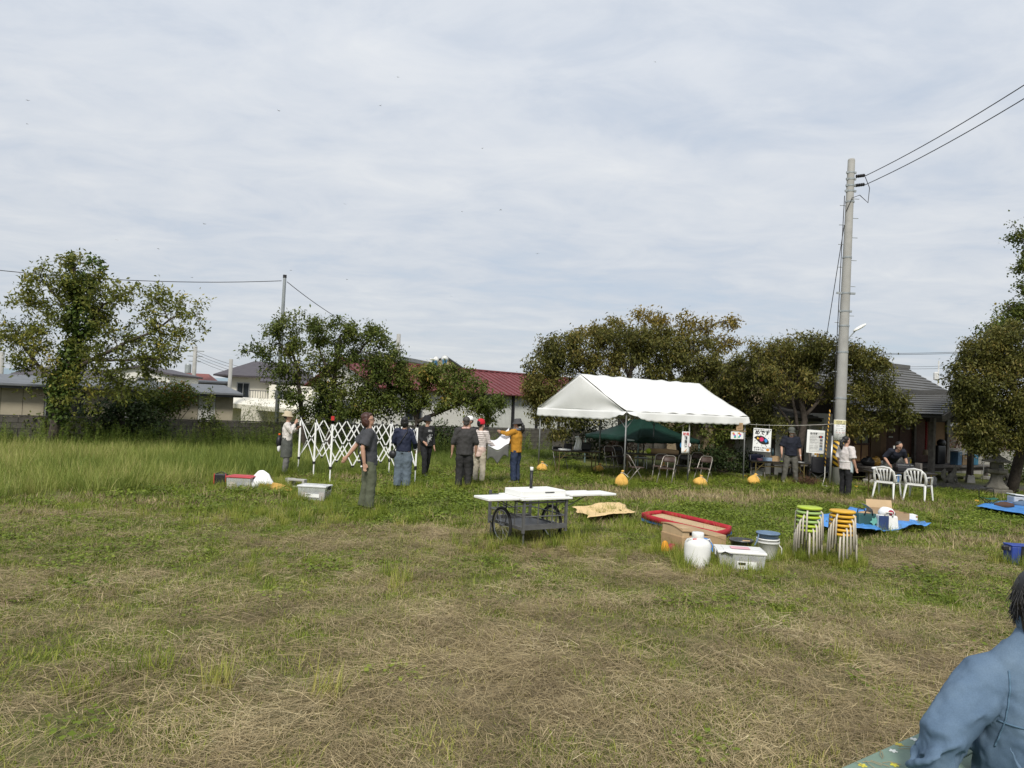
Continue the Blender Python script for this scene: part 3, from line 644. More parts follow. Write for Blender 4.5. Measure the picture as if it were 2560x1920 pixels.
# veranda planks, posts, doors
ver = boxo('veranda', M_wooddk, sh, (1.9, -.68, FZ - .12), (8.2, 1.30, .12))
for k in range(30): MB().box((-2.1 + k * .272 + .135, -.70, FZ - .028), (.262, 1.36, .05)).build('plank', M_woodgy, ver)
MB().box((-3.2, .2, FZ - .05), (3.0, .55, .07)).build('side_bench', M_woodgy, sh)
for k in range(7):
    po = boxo('floor_post', M_woodgy, sh, (-2.0 + k * 1.3, -1.2, .22), (.13, .13, .36)); boxo('footing', M_conc, po, (-2.0 + k * 1.3, -1.2, .06), (.26, .26, .14), bevel=.02)
for k in range(3): boxo('floor_post', M_woodgy, sh, (-4.5 + k * 1.3, .2, .23), (.1, .1, .46))
def door_leaf(x, w, top_m, low_m, split):
    d = MB()
    for dx in (-w / 2 + .025, w / 2 - .025): d.box((x + dx, .36, FZ + .85), (.05, .05, 1.7))
    for z in (FZ + .03, FZ + split, FZ + 1.68): d.box((x, .36, z), (w - .1, .05, .06))
    o = d.build('door', M_woodred, sh)
    for s in (-1, 1):
        MB().box((x + s * w / 4, .37, FZ + split / 2), (w / 2 - .05, .02, split - .06)).build('panel', low_m, o)
        MB().box((x + s * w / 4, .37, FZ + (split + 1.68) / 2), (w / 2 - .05, .02, 1.68 - split - .06)).build('pane', top_m, o)
    MB().box((x, .352, FZ + .85), (.03, .04, 1.62)).build('mullion', M_woodred, o)
M_glass_green = mat('dim_green_glass', (.020, .027, .027), .2, .2, 3)
door_leaf(-1.05, 1.02, M_glass_green, M_panel, .66); door_leaf(.02, 1.02, M_glass_green, M_panel, .66)
boxo('shutter', mat('ochre_board', (.135, .085, .042), .8, .15, 3), sh, (.92, .36, FZ + .85), (.62, .05, 1.7))
boxo('shutter', M_ply, sh, (1.45, .40, FZ + .85), (.42, .05, 1.7)); boxo('door', M_woodred, sh, (2.1, .42, FZ + .85), (.8, .05, 1.7)); boxo('door', M_woodred, sh, (2.95, .40, FZ + .85), (.85, .05, 1.7))
for s in (3.45, 4.75, 5.9): boxo('post', M_woodgy, sh, (s, .34, FZ + .9), (.14, .14, 1.85))
boxo('shutter', M_ply, sh, (5.3, .38, FZ + .85), (.95, .05, 1.7)); boxo('shutter', M_woodred, sh, (4.1, .38, FZ + .85), (1.1, .05, 1.7))
boxo('plaque', mat('grey_plaque', (.20, .20, .19), .8), sh, (pc - .45, -2.05, 1.98), (.20, .04, .5))
for z in (.95, 1.22): boxo('paper_strip', M_white, sh, (1.95, .38, FZ + z), (.26, .02, .05))
lan = MB().lathe([(.0, 0), (.08, .0), (.09, .06), (.06, .12), (.0, .12)], 10, (2.2, -.1, FZ + 1.25)).build('bell', M_alu, sh, smooth=True)
boxo('offering_box', mat('offering_wood', (.12, .06, .03), .8), sh, (1.75, -.05, FZ + .24), (.62, .42, .46), bevel=.01)
# annex left of the hall
ax = thing('shrine_annex', 'white plastered annex with low grey pent roof behind the booth tree', 'building', tuple(F0 + U * -3.3 + VV * 1.6), TZ)
boxo('wall', M_white, ax, (.85, 1.5, 1.05), (1.7, 3, 2.1)); 
for x in (.0, .85, 1.66): boxo('timber', M_wooddk, ax, (x, -.02, 1.05), (.12, .06, 2.1))
ar = quad_slab(MB(), (-.8, -.75, 2.02), (1.9, -.75, 2.02), (1.9, 2.2, 2.75), (-.8, 2.2, 2.75), .08).build('roof', M_roofdk, ax)
course_roof(ar, (-.85, -.8, 2.04), (1.9, -.8, 2.04), (-.85, .5, 2.36), (1.9, .5, 2.36), 6, .03, M_roofm)
boxo('upper_wall', M_tan, ax, (.9, 2.0, 2.75), (2.4, 1.2, .9))
house('annex_house', 'dark gabled house behind the trees with tan upper wall', tuple(F0 + U * 2.2 + VV * 7.5), TZ, 5.5, 5, 3.1, 1.7, mat('tan_board', (.26, .20, .13), .85), M_wooddk, .6, 'y')
house('house', 'grey roofed house with white gable beyond the shrine roof', tuple(P(2248, 1000, 48).xy.to_3d()), R(10), 3.5, 7, 4.1, .9, M_white, M_purple, .35, 'x')
house('house', 'low grey roof beside the right tree behind the shrine', tuple(P(2372, 1000, 44).xy.to_3d()), R(25), 5, 5, 2.9, 1.2, M_woodgy, M_purple, .4, 'x')
house('house', 'weathered plank house behind the right block wall', tuple(P(2392, 1000, 36).xy.to_3d()), R(0), 6, 4, 2.1, .8, M_woodgy, M_roofm, .4, 'x')

# ---- tan corrugated shed behind the booth
sd = thing('corrugated_shed', 'tan corrugated metal shed wall behind the eye poster', 'shed', (P(1745, 1100, 27.5).x, 26.6, 0), R(20))
sp = corr_panel(.9, 1.0, .075, .018).build('panel', M_tanshed, sd); sp.location = (0, 0, .55)
for k in range(1, 4):
    o = bpy.data.objects.new('panel', sp.data); COL.objects.link(o); o.parent = sd; o.location = (k * .91, -.003 * (k % 2), .55 if k < 2 else .22)
    if k >= 2: o.scale.z = 1.35
boxo('core', M_tanshed, sd, (1.8, .75, .95), (3.6, 1.4, 1.3)); boxo('post', M_alu, sd, (1.80, -.05, .5), (.04, .04, 1.0)); boxo('top_trim', M_woodgy, sd, (1.8, .02, 1.60), (3.7, .10, .10))

# ---- pale block wall at the far right
rw = thing('pale_block_wall', 'pale concrete block wall behind the stone lantern', 'wall', (15.6, 31.5, 0), R(-6))
me2 = None
for i in range(28):
    for r_ in range(5):
        if me2 is None: o = MB().box((0, 0, 0), (.395, .14, .20)).build('block', M_blockpale, rw); me2 = o.data
        else: o = bpy.data.objects.new('block', me2); COL.objects.link(o); o.parent = rw
        o.location = (i * .41 + (r_ % 2) * .2, 0, .10 + r_ * .212)
boxo('mortar', mat('pale_mortar', (.16, .155, .14), .95), rw, (5.7, .02, .52), (11.6, .11, 1.03))

# ---- far hills at the left
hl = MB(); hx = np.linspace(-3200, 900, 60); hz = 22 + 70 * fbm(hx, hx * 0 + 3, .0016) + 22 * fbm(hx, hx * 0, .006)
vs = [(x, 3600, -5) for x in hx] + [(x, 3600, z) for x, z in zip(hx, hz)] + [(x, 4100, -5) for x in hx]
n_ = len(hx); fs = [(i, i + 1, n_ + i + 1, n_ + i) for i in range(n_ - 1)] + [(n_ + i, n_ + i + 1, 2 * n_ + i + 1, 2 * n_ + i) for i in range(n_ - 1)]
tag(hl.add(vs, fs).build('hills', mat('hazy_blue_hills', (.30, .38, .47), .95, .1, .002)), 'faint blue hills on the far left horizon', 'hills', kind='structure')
# ================================================================== TREES, SHRUBS, CLIMBERS
BARK = mat('bark', (.060, .048, .038), .95, .35, 14, .7, 40); BARKG = mat('grey_bark', (.10, .092, .078), .95, .3, 14, .6, 40)
LM = {
 'olive': leafmat('leaf_olive', [(0, (0.070, 0.090, 0.018)), (.35, (0.132, 0.153, 0.029)), (.7, (0.247, 0.248, 0.052)), (.93, (0.464, 0.364, 0.078)), (1, (0.695, 0.291, 0.052))], .35),
 'ivy': leafmat('leaf_ivy', [(0, (0.036, 0.064, 0.015)), (.5, (0.073, 0.119, 0.024)), (1, (0.145, 0.194, 0.042))], .2),
 'green': leafmat('leaf_green', [(0, (0.057, 0.084, 0.019)), (.5, (0.116, 0.148, 0.028)), (.85, (0.223, 0.225, 0.049)), (1, (0.428, 0.252, 0.058))], .3),
 'cherry': leafmat('leaf_cherry', [(0, (0.063, 0.071, 0.017)), (.3, (0.110, 0.113, 0.026)), (.6, (0.169, 0.154, 0.036)), (.85, (0.250, 0.185, 0.049)), (.97, (0.326, 0.198, 0.058)), (1, (0.627, 0.185, 0.058))], .3),
 'gold': leafmat('leaf_gold', [(0, (0.120, 0.112, 0.024)), (.5, (0.255, 0.198, 0.040)), (1, (0.429, 0.290, 0.064))], .4),
 'dark': leafmat('leaf_dark', [(0, (0.022, 0.038, 0.014)), (.6, (0.043, 0.068, 0.019)), (1, (0.095, 0.115, 0.030))], .15),
 'maple': leafmat('leaf_maple', [(0, (0.047, 0.081, 0.016)), (.6, (0.095, 0.135, 0.024)), (.85, (0.203, 0.115, 0.027)), (1, (0.378, 0.135, 0.034))], .3),
 'brown': leafmat('leaf_brown', [(0, (0.068, 0.038, 0.027)), (.5, (0.149, 0.084, 0.054)), (1, (0.243, 0.149, 0.088))], .2),
}
def wander(a, b, n, r, amp):
    a, b = np.asarray(a, float), np.asarray(b, float); u = np.linspace(0, 1, n)[:, None]; p = a + (b - a) * u
    off = r.normal(0, 1, (n, 3)); off[0] = off[-1] = 0; ln = np.linalg.norm(b - a)
    off = (np.cumsum(off, 0) - np.cumsum(off, 0)[-1] * u) * amp * ln / n ** .5
    return p + off
def make_tree(name, label, cat, base, stems, blobs, leaf, seed, bark=BARK, twigs=220, per=55, size=.11, aspect=.48, r0=.13, droop=.45, spread=.10, group=None, extra=(), skip_leaf=0.0, hug=0.65, tipgrow=0.0, tint=(.0, 1.0), top_tint=0.0):
    """stems: polylines from the base (local); blobs: (centre, radii, weight) that twigs reach into"""
    r = np.random.default_rng(seed); t = thing(name, label, cat, base, 0, group)
    wood = MB(); nodes = []; nrad = []
    for st in stems:
        pts, rr = st[0], st[1]; P_ = np.concatenate([wander(pts[i], pts[i + 1], 5, r, .05)[(0 if i == 0 else 1):] for i in range(len(pts) - 1)])
        rad = np.linspace(rr, rr * .32, len(P_)); wood.tube(P_, rad, 7)
        nodes.append(P_[max(1, len(P_) // 4):]); nrad.append(rad[max(1, len(P_) // 4):])
    NP = np.concatenate(nodes); NR = np.concatenate(nrad)
    w = np.array([b[2] for b in blobs], float); w /= w.sum(); LC = []; OUT = []
    wood2 = MB()
    order = r.choice(len(blobs), twigs, p=w)
    for k, bi in enumerate(order):
        c, rad, _ = blobs[bi]; d = r.normal(0, 1, 3); d /= np.linalg.norm(d); q = r.random() ** (1 / 3.) ; q = hug + (1 - hug) * q if r.random() < .7 else q
        q *= 1.0 + (r.random() < .16) * r.uniform(.15, .5); e = np.array(c) + d * np.array(rad) * q
        dist = np.linalg.norm(NP - e, axis=1) + .35 * np.maximum(0, NP[:, 2] - e[2]); i = int(np.argmin(dist)); s0 = NP[i]
        ln = np.linalg.norm(e - s0); m = max(4, int(ln / .3) + 3); path = wander(s0, e, m, r, .10); path[:, 2] += .06 * ln * np.sin(np.linspace(0, math.pi, m))
        wood2.tube(path, np.linspace(min(NR[i] * .6, .012 + .012 * ln), .004, m), 4, False)
        if k % 2 == 0 and ln > .5: NP = np.concatenate([NP, path[1:-1]]); NR = np.concatenate([NR, np.linspace(.018, .006, m - 2)])
        nl = int(per * (.6 + .8 * r.random())); u = 1 - .75 * r.random(nl) ** 1.3; fi = u * (m - 1); i0 = np.minimum(fi.astype(int), m - 2); f = (fi - i0)[:, None]
        pt = path[i0] * (1 - f) + path[i0 + 1] * f + r.normal(0, spread, (nl, 3)); LC.append(pt); OUT.append(np.repeat((path[-1] - path[-2])[None], nl, 0) * 1.5)
    wood.build('trunk', bark, t, smooth=True); tag(wood2.build('branches', bark, t, smooth=True), kind='stuff')
    C = np.concatenate(LC); O = np.concatenate(OUT)
    V, Fq, tn = leaf_quads(C, size * (.6 + .7 * r.random(len(C))), aspect, r, droop=droop, out=O)
    cl = fbm(C[:, 0] * 1.0 + C[:, 2], C[:, 1] + C[:, 2] * .7, .9); tn = np.clip(tint[0] + (tint[1] - tint[0]) * (.55 * tn ** 1.5 + .9 * (cl - .28)) + top_tint * (C[:, 2] - C[:, 2].mean()), 0, 1)
    o = link('crown', fastmesh('crown', V, Fq, {'tint': ('FACE', tn)}), LM[leaf], t)
    for (nm, blist, lf, tw, pr, sz, asp) in extra:                     # a second foliage (ivy on the trunk, young shoots)
        LC = []
        for (c, rad, cnt) in blist:
            d = r.normal(0, 1, (int(cnt), 3)); d /= np.linalg.norm(d, axis=1)[:, None]; q = (.55 + .45 * r.random((int(cnt), 1))); LC.append(np.array(c) + d * q * np.array(rad))
        C = np.concatenate(LC); V, Fq, tn = leaf_quads(C, sz * (.6 + .7 * r.random(len(C))), asp, r, droop=.5)
        link(nm, fastmesh(nm, V, Fq, {'tint': ('FACE', tn)}), LM[lf], t)
    return t
def bush(name, label, cat, base, blobs, leaf, seed, n=2500, size=.09, aspect=.55, group=None, stems=6, hug=.55):
    r = np.random.default_rng(seed); t = thing(name, label, cat, base, 0, group); LC = []; w = np.array([b[1][0] * b[1][1] * b[1][2] for b in blobs]) ** .67; w /= w.sum()
    wood = MB()
    for bi, (c, rad) in enumerate(blobs):
        m = int(n * w[bi]); d = r.normal(0, 1, (m, 3)); d /= np.linalg.norm(d, axis=1)[:, None]; q = hug + (1 - hug) * r.random((m, 1)) ** .8
        lump = 1 + .28 * np.sin(d[:, :1] * 6 + seed) * np.cos(d[:, 2:] * 7 + bi) + .12 * np.sin(d[:, 1:2] * 13)
        p = np.array(c) + d * q * np.array(rad) * lump + r.normal(0, .03, (m, 3)); LC.append(p)
        for k in range(max(2, stems // len(blobs))): wood.tube(wander((r.normal(0, .08), r.normal(0, .08), 0), np.array(c) + r.normal(0, .4, 3) * np.array(rad), 5, r, .08), np.linspace(.022, .005, 5), 4, False)
    tag(wood.build('stems', BARK, t), kind='stuff')
    C = np.concatenate(LC); C[:, 2] = np.maximum(C[:, 2], .03); V, Fq, tn = leaf_quads(C, size * (.6 + .7 * r.random(len(C))), aspect, r, droop=.25)
    cl = fbm(C[:, 0] * 1.3 + C[:, 2], C[:, 1] + C[:, 2], 1.1); tn = np.clip(.5 * tn + .8 * (cl - .2), 0, 1)
    link('foliage', fastmesh('foliage', V, Fq, {'tint': ('FACE', tn)}), LM[leaf], t); return t
def off(px, py, Y, base): p = P(px, py, Y); return (p.x - base[0], p.y - base[1], p.z)
def B(px, py, Y, rx, ry, rz, w, base): return (off(px, py, Y, base), (rx * 1.18, ry * 1.18, rz * 1.18), w)

# ---- ivy covered tree at the left
b1 = P(128, 1100, 22.4); b1 = (b1.x, 22.4, 0)
o1 = lambda px, py, dy=0: off(px, py, 22.4 + dy, b1)
make_tree('ivy_tree', 'tall ivy covered tree with yellowing leaves and wide sparse limbs at the left', 'tree', b1,
  [([(0, 0, 0), o1(150, 1000), o1(185, 880), o1(195, 760), o1(185, 670)], .17), ([o1(160, 980), o1(110, 930, .3), o1(50, 850, .6), o1(5, 840, .7)], .08),
   ([o1(185, 920), o1(270, 880, -.4), o1(370, 835, -.8), o1(440, 790, -1)], .07), ([o1(190, 850), o1(260, 760, -.2), o1(330, 725, -.3)], .05), ([o1(190, 800), o1(130, 730), o1(100, 690)], .05),
   ([o1(200, 900), o1(300, 900, -.8), o1(400, 900, -1.4)], .05), ([o1(185, 690), o1(180, 640), o1(178, 632)], .02)],
  [B(60, 800, 22.7, .8, .8, .7, 1.1, b1), B(40, 880, 22.7, .6, .7, .5, .8, b1), B(120, 710, 22.4, .6, .7, .55, .9, b1), B(190, 690, 22.4, .55, .6, .55, .8, b1), B(260, 740, 22.2, .6, .7, .6, .8, b1), B(350, 750, 22.0, .8, .8, .5, .8, b1),
   B(440, 790, 21.6, .75, .6, .65, .9, b1), B(400, 860, 21.6, .9, .8, .5, .9, b1), B(300, 880, 22, .9, .8, .8, 1.2, b1), B(200, 840, 22.4, 1.0, .9, 1.1, 1.3, b1), B(130, 890, 22.4, .9, .8, .8, 1.0, b1), B(230, 980, 22.2, 1.0, .8, .7, .9, b1), B(330, 960, 22.0, .8, .7, .5, .6, b1)],
  'olive', 41, BARK, 560, 32, .125, .46, .17, .3, .10, extra=[('ivy', [((o1(150, 1010)), (.36, .36, .75), 900), ((o1(180, 900)), (.42, .42, .8), 1300), ((o1(205, 800)), (.62, .5, .7), 1700), ((o1(200, 720)), (.5, .45, .55), 1000), ((o1(178, 655)), (.12, .12, .35), 160), ((o1(235, 650)), (.25, .1, .2), 60), ((o1(255, 670)), (.06, .06, .35), 60), ((o1(160, 960)), (.6, .5, .6), 800)], 'ivy', 0, 0, .115, .8)])
# climbers and shrubs against the back wall
wb = lambda px, dy=-.35: (lambda x: (x, wallline(x) + dy, 0))(P(px, 1050, wallline(P(px, 1050, 26).x)).x)
q = wb(300); bush('climber', 'dense dark climber heaped over the wall beside the ivy tree', 'climber', q, [((-.9, 0, .75), (.8, .5, .8)), ((0, .1, .95), (.9, .55, .95)), ((.9, 0, .7), (.8, .5, .7)), ((.3, -.1, 1.5), (.6, .4, .5))], 'dark', 51, 5200, .11, .7)
q = wb(412, .2); bush('maple_shrub', 'rounded green shrub turning rust red at its right side', 'shrub', (q[0], q[1], 0), [((0, 0, 1.75), (.85, .6, .62)), ((.45, -.1, 1.95), (.55, .5, .42)), ((-.5, 0, 1.45), (.6, .5, .5))], 'maple', 52, 3800, .085, .8)
q = wb(60); bush('climber', 'leafy climber trailing along the wall top at the far left', 'climber', q, [((0, 0, .8), (1.6, .25, .28)), ((1.0, 0, .55), (.7, .22, .5))], 'green', 53, 900, .09, .8)
q = wb(545); bush('climber', 'thin dark climber rising above the wall left of the slim pole', 'climber', q, [((0, 0, .7), (.55, .35, .7)), ((-.25, 0, 1.35), (.22, .2, .7)), ((-.1, 0, 1.75), (.15, .15, .45))], 'green', 54, 1100, .10, .5)
q = wb(650); bush('weed_thicket', 'feathery green thicket growing at the wall beside the slim pole', 'thicket', q, [((0, .3, 1.0), (.75, .4, .95)), ((.6, .3, .8), (.6, .4, .8)), ((-.3, .2, .7), (.5, .4, .7))], 'green', 55, 2600, .12, .14)
# ---- two trees behind the folded canopy frame
b2 = P(800, 1090, 25.5); b2 = (b2.x, 25.5, 0); o2 = lambda px, py, dy=0: off(px, py, 25.5 + dy, b2)
make_tree('leafy_tree', 'dark green tree with two crooked trunks behind the white folding frame', 'tree', b2,
  [([(-.4, 0, 0), o2(750, 1000), o2(745, 920), o2(720, 860)], .10), ([(.35, 0, 0), o2(825, 1010), o2(840, 920), o2(850, 840)], .12), ([o2(745, 950), o2(690, 910), o2(630, 880)], .04), ([o2(750, 930), o2(700, 860), o2(690, 820)], .04), ([o2(835, 930), o2(900, 880, .3), o2(935, 830, .5)], .06), ([o2(835, 960), o2(800, 880), o2(790, 820)], .06)],
  [B(640, 870, 25.3, .5, .6, .3, .35, b2), B(700, 850, 25.5, .7, .7, .45, .6, b2), B(750, 820, 25.6, .8, .8, .45, 1.0, b2), B(830, 830, 25.5, .9, .8, .5, 1.3, b2), B(910, 860, 25.8, .85, .8, .55, 1.1, b2), B(940, 830, 26, .35, .4, .4, .3, b2), B(790, 900, 25.6, 1.1, .9, .7, 1.6, b2), B(880, 930, 25.8, 1.0, .9, .7, 1.5, b2), B(760, 970, 25.4, .7, .7, .6, .6, b2), B(850, 1000, 25.6, .8, .7, .6, .9, b2), B(690, 930, 25.3, .5, .5, .5, .35, b2), B(940, 960, 26, .6, .6, .7, .9, b2), B(980, 900, 26, .5, .6, .5, .7, b2), B(960, 1010, 26, .6, .6, .4, .6, b2), B(725, 1010, 25.4, .4, .4, .4, .3, b2), B(820, 1040, 25.5, .8, .6, .35, .8, b2), B(900, 1010, 25.8, .7, .6, .45, .8, b2)],
  'green', 61, BARK, 700, 38, .12, .45, .1, .4, .10, extra=[('ivy', [((o2(810, 1010)), (.35, .35, .8), 900)], 'dark', 0, 0, .11, .7)])
b3 = P(1050, 1085, 26.5); b3 = (b3.x, 26.5, 0); o3 = lambda px, py, dy=0: off(px, py, 26.5 + dy, b3)
make_tree('spreading_tree', 'low spreading tree with a few orange leaves left of the red roof', 'tree', b3,
  [([(0, 0, 0), o3(1042, 1050), o3(1020, 980), o3(990, 920)], .11), ([o3(1042, 1055), o3(1100, 1030, -.4), o3(1170, 1000, -.6), o3(1225, 985, -.8)], .08), ([o3(1042, 1050), o3(1060, 980), o3(1090, 920)], .07), ([o3(1020, 1000), o3(970, 960), o3(940, 930)], .06), ([o3(1100, 1030, -.4), o3(1130, 980, -.4), o3(1150, 940, -.5)], .05)],
  [B(970, 950, 26.5, .8, .8, 0.41, 1.0, b3), B(1040, 940, 26.5, .9, .8, 0.32, 1.2, b3), B(1110, 935, 26.3, .9, .8, 0.29, 1.2, b3), B(1160, 965, 26, .9, .8, 0.32, 1.1, b3), B(1205, 1005, 25.8, .75, .7, 0.32, .9, b3), B(1230, 1035, 25.8, .35, .5, 0.27, .35, b3), B(1010, 1000, 26.5, .8, .7, 0.36, .7, b3), B(960, 1020, 26.5, .6, .6, 0.45, .5, b3), B(1090, 990, 26.3, 1.0, .7, .4, .9, b3), B(1150, 1010, 26.0, .7, .6, .3, .5, b3)],
  'green', 71, BARK, 420, 40, .13, .42, .1, .5, .09, tint=(.12, 1.06))
q = wb(1085); bush('shrub', 'low dark shrub against the wall below the spreading tree', 'shrub', q, [((-.5, 0, .55), (.8, .4, .6)), ((.5, .1, .6), (.9, .4, .65)), ((0, -.1, .3), (1.2, .4, .35))], 'dark', 72, 3000, .11, .6)
# ---- cherry trees behind the white tent
b4 = P(1555, 1150, 27.5); b4 = (b4.x, 27.5, 0); o4 = lambda px, py, dy=0: off(px, py, 27.5 + dy, b4)
make_tree('cherry_tree', 'broad bronze leaved cherry tree rising behind the white tent', 'tree', b4,
  [([(0, 0, 0), o4(1560, 1040), o4(1570, 980), o4(1580, 900)], .19), ([o4(1560, 1030), o4(1480, 960), o4(1420, 900)], .10), ([o4(1565, 1000), o4(1650, 920), o4(1720, 860)], .10), ([o4(1575, 950), o4(1540, 860), o4(1500, 820)], .07), ([o4(1575, 930), o4(1640, 850), o4(1670, 800)], .07)],
  [B(1370, 900, 27.3, .55, .6, .5, .9, b4), B(1410, 880, 27.3, .8, .8, .6, 1.4, b4), B(1350, 960, 27.0, .55, .6, .7, 1.1, b4), B(1400, 980, 27.0, .6, .7, .9, 1.3, b4), B(1480, 870, 27.5, 1.0, .9, .6, 1.6, b4), B(1560, 860, 27.5, 1.1, 1, .6, 2.0, b4), B(1650, 870, 27.5, 1.1, 1, .6, 2.0, b4), B(1740, 890, 27.5, .9, .9, .6, 1.5, b4), B(1560, 930, 27.3, 1.4, 1, .8, 2.2, b4), B(1690, 940, 27.4, 1.3, 1, .8, 2.2, b4), B(1390, 1050, 26.6, .45, .5, .6, .6, b4), B(1360, 1020, 26.8, .4, .5, .5, .5, b4), B(1480, 960, 27.3, .9, .8, .8, 1.3, b4), B(1580, 1000, 27.2, 1.4, .9, .5, 1.3, b4), B(1720, 1000, 27.2, 1.2, .9, .6, 1.5, b4), B(1450, 1020, 27.2, .9, .8, .5, .8, b4), B(1780, 960, 27.2, .7, .8, .7, 1.2, b4), B(1330, 990, 26.8, .35, .5, .7, .7, b4)],
  'cherry', 81, BARK, 1200, 50, .135, .36, .19, .75, .12)
b5 = P(1708, 1150, 28.5); b5 = (b5.x, 28.5, 0); o5 = lambda px, py, dy=0: off(px, py, 28.5 + dy, b5)
make_tree('golden_tree', 'tree with sparse golden leaved upper branches above the cherry trees', 'tree', b5,
  [([(0, 0, 0), o5(1700, 1040), o5(1680, 950), o5(1660, 880)], .22), ([o5(1670, 900), o5(1560, 850), o5(1460, 835)], .06), ([o5(1665, 890), o5(1650, 830), o5(1620, 790)], .06), ([o5(1670, 890), o5(1730, 830), o5(1800, 805), o5(1850, 800)], .06), ([o5(1680, 920), o5(1760, 870), o5(1830, 850)], .05)],
  [B(1480, 830, 28.4, .5, .6, .22, .7, b5), B(1540, 815, 28.4, .7, .6, .22, .8, b5), B(1620, 790, 28.5, .55, .6, .28, .8, b5), B(1690, 800, 28.5, .8, .6, .30, 1.0, b5), B(1780, 810, 28.5, .8, .6, .3, 1.0, b5), B(1835, 805, 28.5, .35, .4, .18, .35, b5), B(1810, 860, 28.5, .55, .6, .4, .7, b5), B(1600, 840, 28.5, .8, .7, .3, .8, b5), B(1720, 850, 28.5, .9, .8, .4, 1.0, b5)],
  'gold', 82, BARKG, 260, 22, .14, .42, .22, .6, .10)
b6 = P(1985, 1190, 23.2); b6 = (b6.x, 23.2, 0); o6 = lambda px, py, dy=0: off(px, py, 23.2 + dy, b6)
make_tree('cherry_tree', 'bronze leaved cherry tree with forked dark trunk behind the booth table', 'tree', b6,
  [([(0, 0, 0), o6(2000, 1110), o6(2012, 1050), o6(1995, 960), o6(2000, 920)], .15), ([o6(2000, 1120), o6(1970, 1050), o6(1935, 1000)], .07), ([o6(2012, 1040), o6(2050, 1000), o6(2080, 960)], .07), ([o6(2000, 980), o6(1960, 930), o6(1900, 910)], .05), ([o6(2050, 1000), o6(2140, 990, -.4), o6(2230, 1000, -.7)], .05), ([o6(2040, 1005), o6(2100, 930), o6(2150, 900)], .05), ([o6(1995, 1075), o6(1982, 1000), o6(1990, 950)], .06)],
  [B(1865, 920, 25.3, .7, .8, .45, 1.3, b6), B(1930, 890, 24.2, .8, .8, .45, 1.5, b6), B(2010, 870, 23.2, .8, .8, .4, 1.6, b6), B(2080, 890, 23.2, .8, .8, .4, 1.3, b6), B(2150, 900, 23, .6, .7, .4, 1.0, b6), B(2180, 940, 22.8, .5, .6, .4, .7, b6), B(1890, 980, 25.2, .8, .8, .55, 1.5, b6), B(1960, 950, 23.2, .9, .8, .5, 1.5, b6), B(2050, 960, 23.2, .7, .7, .4, .8, b6), B(1895, 1050, 24.6, .6, .5, .4, .9, b6), B(1845, 1010, 26.2, .5, .6, .6, .8, b6), B(2140, 990, 22.8, .6, .6, .4, .9, b6), B(2220, 1000, 22.6, .5, .5, .4, .8, b6), B(2260, 1040, 22.6, .35, .4, .28, .5, b6), B(2160, 1060, 22.7, .45, .4, .3, .5, b6), B(2130, 1080, 22.7, .25, .3, .2, .2, b6), B(1940, 1070, 22.9, .3, .4, .2, .2, b6), B(2200, 1045, 22.7, .4, .4, .3, .4, b6)],
  'cherry', 91, BARK, 1000, 48, .115, .36, .15, .75, .10)
b7 = P(1790, 1150, 27); b7 = (b7.x, 27.0, 0); o7 = lambda px, py, dy=0: off(px, py, 27 + dy, b7)
make_tree('small_tree', 'green leaved small tree behind the right end of the tent', 'tree', b7, [([(0, 0, 0), o7(1790, 1080), o7(1780, 1000)], .06), ([o7(1790, 1070), o7(1740, 1050, -.6), o7(1690, 1070, -1.2)], .04), ([o7(1790, 1060), o7(1830, 1020), o7(1850, 980)], .04)],
  [B(1690, 1080, 27.6, .6, .5, .38, 1.0, b7), B(1640, 1070, 27.8, .45, .5, .35, .7, b7), B(1750, 1050, 27.2, .6, .5, .5, 1.0, b7), B(1800, 1030, 27, .8, .7, .6, 1.2, b7), B(1850, 1060, 26.5, .5, .5, .5, .8, b7), B(1800, 1090, 26.5, .5, .5, .4, .7, b7), B(1830, 970, 27.5, .6, .6, .6, .9, b7)], 'green', 92, BARK, 260, 40, .125, .4, .06, .6, .09)
q = P(1810, 1150, 25.6); bush('shrub', 'dark rounded shrub growing beside the shed behind the tent', 'shrub', (q.x, 25.6, 0), [((-.6, 0, .45), (.8, .6, .5)), ((.3, .1, .45), (.8, .6, .45)), ((1.0, .2, .35), (.5, .4, .4))], 'dark', 93, 3600, .09, .6)
q = P(1470, 1120, 29.5); bush('shrub', 'very dark evergreen shrub behind the green canopy', 'shrub', (q.x, 29.5, 0), [((0, 0, .9), (1.1, .6, 1.1)), ((.9, 0, .6), (.8, .5, .7)), ((-.3, .1, 1.7), (.7, .5, .7))], 'dark', 94, 4500, .11, .6)
q = P(1560, 1140, 29.0); bush('hedge_shrub', 'brown leaved bush by the wall under the green canopy', 'shrub', (q.x, 29.0, 0), [((0, 0, .5), (.9, .4, .55))], 'brown', 95, 1800, .08, .6)
